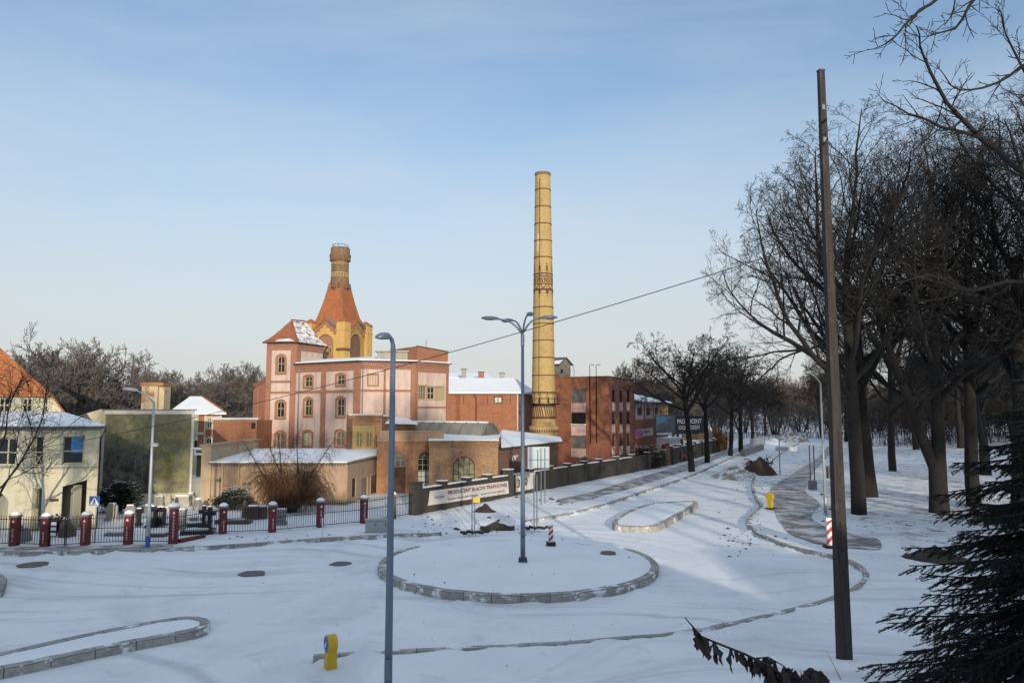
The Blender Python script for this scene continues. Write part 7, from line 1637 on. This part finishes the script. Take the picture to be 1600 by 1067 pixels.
# leafy evergreens
def leafy(name, loc, w, d, h, n, leaf, mat, lab, cat='shrub', snow=0, seed=1, wob=.3):
    rg = random.Random(seed); r = empty(name, loc, lab, cat); mb = MB(); L = V(loc); cl = []
    for i in range(18): a = rg.uniform(0, 6.28); rr = math.sqrt(rg.random()) * .75; cl.append((V((math.cos(a) * rr * w / 2, math.sin(a) * rr * d / 2, h * rg.uniform(.18, .82) * (1 - .45 * rr))), rg.uniform(.22, .42)))
    sn = MB()
    for i in range(n):
        c, s = cl[rg.randrange(len(cl))]; dv = V((rg.gauss(0, 1), rg.gauss(0, 1), rg.gauss(0, 1))).normalized() * (rg.random() ** .4); p = L + c + V((dv.x * w * s, dv.y * d * s, dv.z * h * s * .75))
        if p.z < L.z: continue
        a = V((rg.gauss(0, 1), rg.gauss(0, 1), rg.gauss(0, .6))).normalized(); b = a.cross(V((rg.gauss(0, 1), rg.gauss(0, 1), rg.gauss(0, 1)))).normalized(); l = leaf * rg.uniform(.6, 1.3)
        mb.poly([p - a * l, p + b * l * .4, p + a * l, p - b * l * .4])
        if snow and dv.z > .55 and rg.random() < snow: sn.poly([p + V((-l, -l, .03)), p + V((l, -l, .03)), p + V((l, l, .03)), p + V((-l, l, .03))])
    for i in range(7): w_ = i * .9; mb.tube([L, L + V((math.cos(w_) * w * .15, math.sin(w_) * d * .15, h * .6))], [.03, .01], 4)
    mb.build('foliage', mat, r, uv=False)
    if sn.f: sn.build('snow', 'snow', r, uv=False)
leafy('evergreen_shrub', atZ(188, 800, GZ), 2.6, 1.6, 2.3, 4200, .11, 'shrub_leaf', 'large black green evergreen against the lower left of the mural', snow=.25, seed=2)
leafy('evergreen_shrub', atZ(366, 797, GZ), 2.3, 1.5, 1.5, 3000, .10, 'shrub_leaf', 'low dark evergreen left of the rusty shrub', snow=.3, seed=3)
leafy('evergreen_shrub', atZ(88, 836, GZ), .7, .6, 1.3, 700, .08, 'shrub_leaf', 'small green conifer by the house wall', seed=4)
leafy('ivy', V((14.6, 81.2, .2)), 4.5, 2.2, 2.5, 3600, .14, 'shrub_leaf', 'dark ivy mound hanging over the grey wall below the brick building', 'ivy', snow=.3, seed=5)
leafy('orange_shrub', atY(1121, 690, 112) * V((1, 1, 0)) if False else V((atY(1121, 690, 112).x, 112, .1)), 3.8, 3, 4.6, 2600, .13, 'orange_leaf', 'orange leaved shrub glowing in the sun behind the dark wall', seed=6)
leafy('evergreen_shrub', V((r1.e.x - 3.0, 76.5, .2)), 2.2, 1.2, 1.9, 900, .10, 'shrub_leaf', 'snow dusted bush against the foot of the brick building', snow=.6, seed=7)
# spruce, near right
Sp = Tree(91); sb_ = V((6.75, 8.6, gz(6.75, 8.6))); HS = 5.0
Sp.tr.tube([sb_ - V((0, 0, .3)), sb_ + V((0, 0, 2)), sb_ + V((0, 0, HS))], [.11, .075, .012], 9, False)
ND = []
def needles(mb, a, b, n, ln, rg): ND.append((tuple(a), tuple(b), n, ln))
def needle_mesh(parent):
    g = np.random.RandomState(5); n = np.array([x[2] for x in ND]); a = np.repeat(np.array([x[0] for x in ND]), n, 0); b = np.repeat(np.array([x[1] for x in ND]), n, 0); ln = np.repeat(np.array([x[3] for x in ND]), n)
    ax_ = unit(b - a); u = unit(np.cross(ax_, np.array([0, 0, 1.0]))); w = np.cross(ax_, u); N = len(a); an = g.uniform(0, 6.28, N)[:, None]; q = a + (b - a) * g.uniform(0, 1, N)[:, None]
    o = u * np.cos(an) + w * np.sin(an); d = unit(ax_ * .8 + o) * (ln * g.uniform(.7, 1.25, N))[:, None]; sd = np.cross(ax_, o) * .0052
    v = np.stack([q - sd, q + sd, q + d], 1).reshape(-1, 3); return np_mesh('needles', v, [np.arange(3 * N).reshape(-1, 3)], 'needle', parent)
STW = []
for k in range(290):
    z = HS * (1 - (1 - (k + .5) / 290) ** .72) * .985 + .1; f = 1 - z / HS
    for j in (0,):
        a = k * 2.39996 + Sp.r.uniform(-.3, .3); L = (.25 + 2.55 * f ** .85) * Sp.r.uniform(.8, 1.12); p = sb_ + V((0, 0, z + Sp.r.uniform(-.06, .06))); d = V((math.cos(a), math.sin(a), .10 + .3 * (1 - f))); pts = [p]
        ns = 9
        for i in range(ns): d = (d + V((0, 0, -.075 if i < 6 else .03)) + Sp.rv() * .035).normalized(); p = p + d * (L / ns); pts.append(p)
        Sp.tr.tube(pts, [.022 * (1 - i / (ns + 1)) + .003 for i in range(ns + 1)], 5, False)
        for i in range(1, ns + 1):
            dd = (pts[i] - pts[i - 1]).normalized(); side = dd.cross(V((0, 0, 1))).normalized()
            needles(Sp.cr, pts[i - 1], pts[i], 60, .028, Sp.r)
            for sg in (-1, 1):
                for rep in (0, .5):
                    if i < 2: continue
                    st = pts[i - 1].lerp(pts[i], rep); tl_ = L * .30 * (1 - (i / ns) * .62) * Sp.r.uniform(.65, 1.15); d2 = (dd * Sp.r.uniform(.6, 1.1) + side * sg * Sp.r.uniform(.45, .9) + V((0, 0, -.30 + Sp.r.uniform(-.3, .22)))).normalized(); e = st + d2 * tl_ + V((0, 0, -tl_ * .12))
                    STW.append([st, e]); needles(Sp.cr, st, e, int(30 + tl_ * 170), .028, Sp.r)
                    if tl_ > .25:
                        for t in (.35, .65): 
                            for s3 in (-1, 1): m_ = st.lerp(e, t); d3 = (d2 + side * s3 * .75 + dd * .3).normalized(); e3 = m_ + d3 * tl_ * .38 + V((0, 0, -tl_ * .06)); needles(Sp.cr, m_, e3, int(16 + tl_ * 80), .026, Sp.r)
r_ = empty('spruce', sb_, 'dark drooping spruce filling the lower right corner', 'tree'); Sp.tr.tubes(np.array([[tuple(q) for q in t] for t in STW]), np.tile(np.array([[.005, .002]]), (len(STW), 1)), 3); Sp.tr.build('trunk', 'bark', r_, True); needle_mesh(r_)
# withered stem with hanging leaves near the camera
Dd = Tree(95); p0 = V((2.25, 4.2, gz(2.25, 4.2))); path = [(1275, 1120), (1250, 1075), (1205, 1042), (1165, 1022), (1120, 1004), (1096, 994), (1082, 978), (1070, 964)]; Ys = [4.0, 3.98, 3.95, 3.9, 3.86, 3.84, 3.82, 3.8]
P = [p0] + [atY(x, y, Y) for (x, y), Y in zip(path, Ys)]; Dd.tr.tube(P, [.012, .011, .010, .009, .007, .006, .005, .004, .0025], 6, False)
side_ = [atY(1205, 1042, 3.95), atY(1180, 1028, 3.98), atY(1200, 1026, 4.05), atY(1225, 1040, 4.1), atY(1238, 1056, 4.12)]; Dd.tr.tube([P[3]] + side_[1:], [.006, .005, .004, .003, .002], 5, False)
def dleaf(mb, p, L, rg):
    a = rg.uniform(0, 6.28); s = V((math.cos(a), math.sin(a), 0)); q = p; w0 = L * rg.uniform(.16, .30); d = V((rg.gauss(0, .25), rg.gauss(0, .25), -1)).normalized(); k = len(mb.v); n = 6
    for i in range(n + 1):
        t = i / n; w = w0 * math.sin(math.pi * min(1, .12 + t * .88)) * rg.uniform(.6, 1.25); cu = s.cross(d) * w * rg.uniform(-.5, .5)
        mb.v += [tuple(q - s * w + cu), tuple(q), tuple(q + s * w + cu * rg.uniform(-1, 1))]; d = (d + V((rg.gauss(0, .22), rg.gauss(0, .22), -.1))).normalized(); q = q + d * (L / n); s = (s + V((rg.gauss(0, .2), rg.gauss(0, .2), 0))).normalized()
    for i in range(n):
        for j in (0, 1): mb.f.append((k + i * 3 + j, k + i * 3 + j + 1, k + i * 3 + 4 + j, k + i * 3 + 3 + j)); mb.m.append(0)
lf = MB(); rg = random.Random(4)
for seg, n in ((P[2:8], 34), (side_[1:], 26)):
    for i in range(n): t = rg.random() ** .8 * (len(seg) - 1) if seg is not side_ else rg.random(); j = min(len(seg) - 2, int(t)); dleaf(lf, seg[j].lerp(seg[j + 1], t - j), rg.uniform(.045, .14), rg)
for i in range(110): c_ = atY(rg.uniform(1195, 1285), rg.uniform(1042, 1085), 4.0 + rg.uniform(-.1, .2)); dleaf(lf, c_, rg.uniform(.06, .14), rg)
for i in range(26): dleaf(lf, atY(rg.uniform(1240, 1275), rg.uniform(1054, 1075), 4.05), rg.uniform(.03, .06), rg)
r_ = empty('withered_plant', p0, 'withered stem with shrivelled hanging leaves at the bottom edge', 'plant'); Dd.tr.build('stem', 'dead_leaf', r_, True, uv=False); lf.build('leaves', 'dead_leaf', r_, uv=False)
mb = MB(); q_ = atG(1325, 1075); mb.tube([atG(1314, 1066) , atG(1300, 1046) + V((0, 0, .15)), atG(1290, 1034) + V((0, 0, .25))], [.008, .006, .003], 5); tag(mb.build('dry_stalk', 'dead_leaf'), 'thin dry stalk in the snow at the foot of the utility pole', 'plant')

# ---------------------------------------------------------------- light, sky, camera
SD = V((.20, -.98, 0)).normalized(); EL = R(11.0)
sv = V((SD.x * math.cos(EL), SD.y * math.cos(EL), math.sin(EL)))
sl = bpy.data.lights.new('sun', 'SUN'); sl.energy = 3.5; sl.angle = R(.55); sl.color = (1.0, .88, .70)
so = bpy.data.objects.new('sun', sl); col.objects.link(so); so.rotation_euler = sv.to_track_quat('Z', 'Y').to_euler()
w = bpy.data.worlds.new('World'); scn.world = w; w.use_nodes = True; nt = w.node_tree; bg = nt.nodes['Background']
sky = nt.nodes.new('ShaderNodeTexSky'); sky.sky_type = 'NISHITA'; sky.sun_disc = False; sky.sun_elevation = EL; sky.sun_rotation = math.atan2(SD.x, SD.y); sky.altitude = 0; sky.air_density = 1.0; sky.dust_density = .6; sky.ozone_density = 1.0
tc = nt.nodes.new('ShaderNodeTexCoord'); mp = nt.nodes.new('ShaderNodeMapping'); mp.inputs['Scale'].default_value = (1.0, 1.0, 4.0); mp.inputs['Rotation'].default_value = (0, R(7), R(20)); nt.links.new(tc.outputs['Generated'], mp.inputs[0])
nz = nd(nt, 'ShaderNodeTexNoise', Scale=1.5, Detail=8, Roughness=.55, Distortion=.4); nt.links.new(mp.outputs[0], nz.inputs[0])
mr_ = nt.nodes.new('ShaderNodeMapRange'); nt.links.new(nz.outputs[0], mr_.inputs[0]); mr_.inputs[1].default_value = .36; mr_.inputs[2].default_value = .74; mr_.inputs[3].default_value = 0.0; mr_.inputs[4].default_value = .42
# thin high cloud over the clear sky, and pale winter air low down
sx = nt.nodes.new('ShaderNodeSeparateXYZ'); nt.links.new(tc.outputs['Generated'], sx.inputs[0])
el = nt.nodes.new('ShaderNodeMapRange'); el.interpolation_type = 'SMOOTHSTEP'; nt.links.new(sx.outputs[2], el.inputs[0]); el.inputs[1].default_value = -.02; el.inputs[2].default_value = .50; el.inputs[3].default_value = .93; el.inputs[4].default_value = 0
gain = mixc(nt, 1.0, sky.outputs[0], (1.12, 1.28, 1.44), 'MULTIPLY')
CL = mixc(nt, mr_.outputs[0], gain, (5.1, 5.6, 6.1))
ze = nt.nodes.new('ShaderNodeMapRange'); ze.interpolation_type = 'SMOOTHSTEP'; nt.links.new(sx.outputs[2], ze.inputs[0]); ze.inputs[1].default_value = .48; ze.inputs[2].default_value = .85; ze.inputs[3].default_value = 0; ze.inputs[4].default_value = .5
CL = mixc(nt, ze.outputs[0], CL, (6.2, 7.2, 8.6))  # brighter zenith out of view, added to lift the light on the snow
CL = mixc(nt, el.outputs[0], CL, (4.6, 4.65, 4.75))
nt.links.new(CL, bg.inputs[0]); bg.inputs[1].default_value = .12
cam = bpy.data.cameras.new('camera'); co_ = bpy.data.objects.new('camera', cam); col.objects.link(co_)
cam.sensor_width = 36; cam.lens = 36 * F / 1600; cam.clip_end = 5000; cam.clip_start = .05
co_.location = EYE; co_.rotation_euler = (math.pi / 2 + TH, 0, 0); scn.camera = co_
vs = scn.view_settings; vs.view_transform = 'Standard'; vs.look = 'None'; vs.exposure = 0.2; vs.gamma = 1
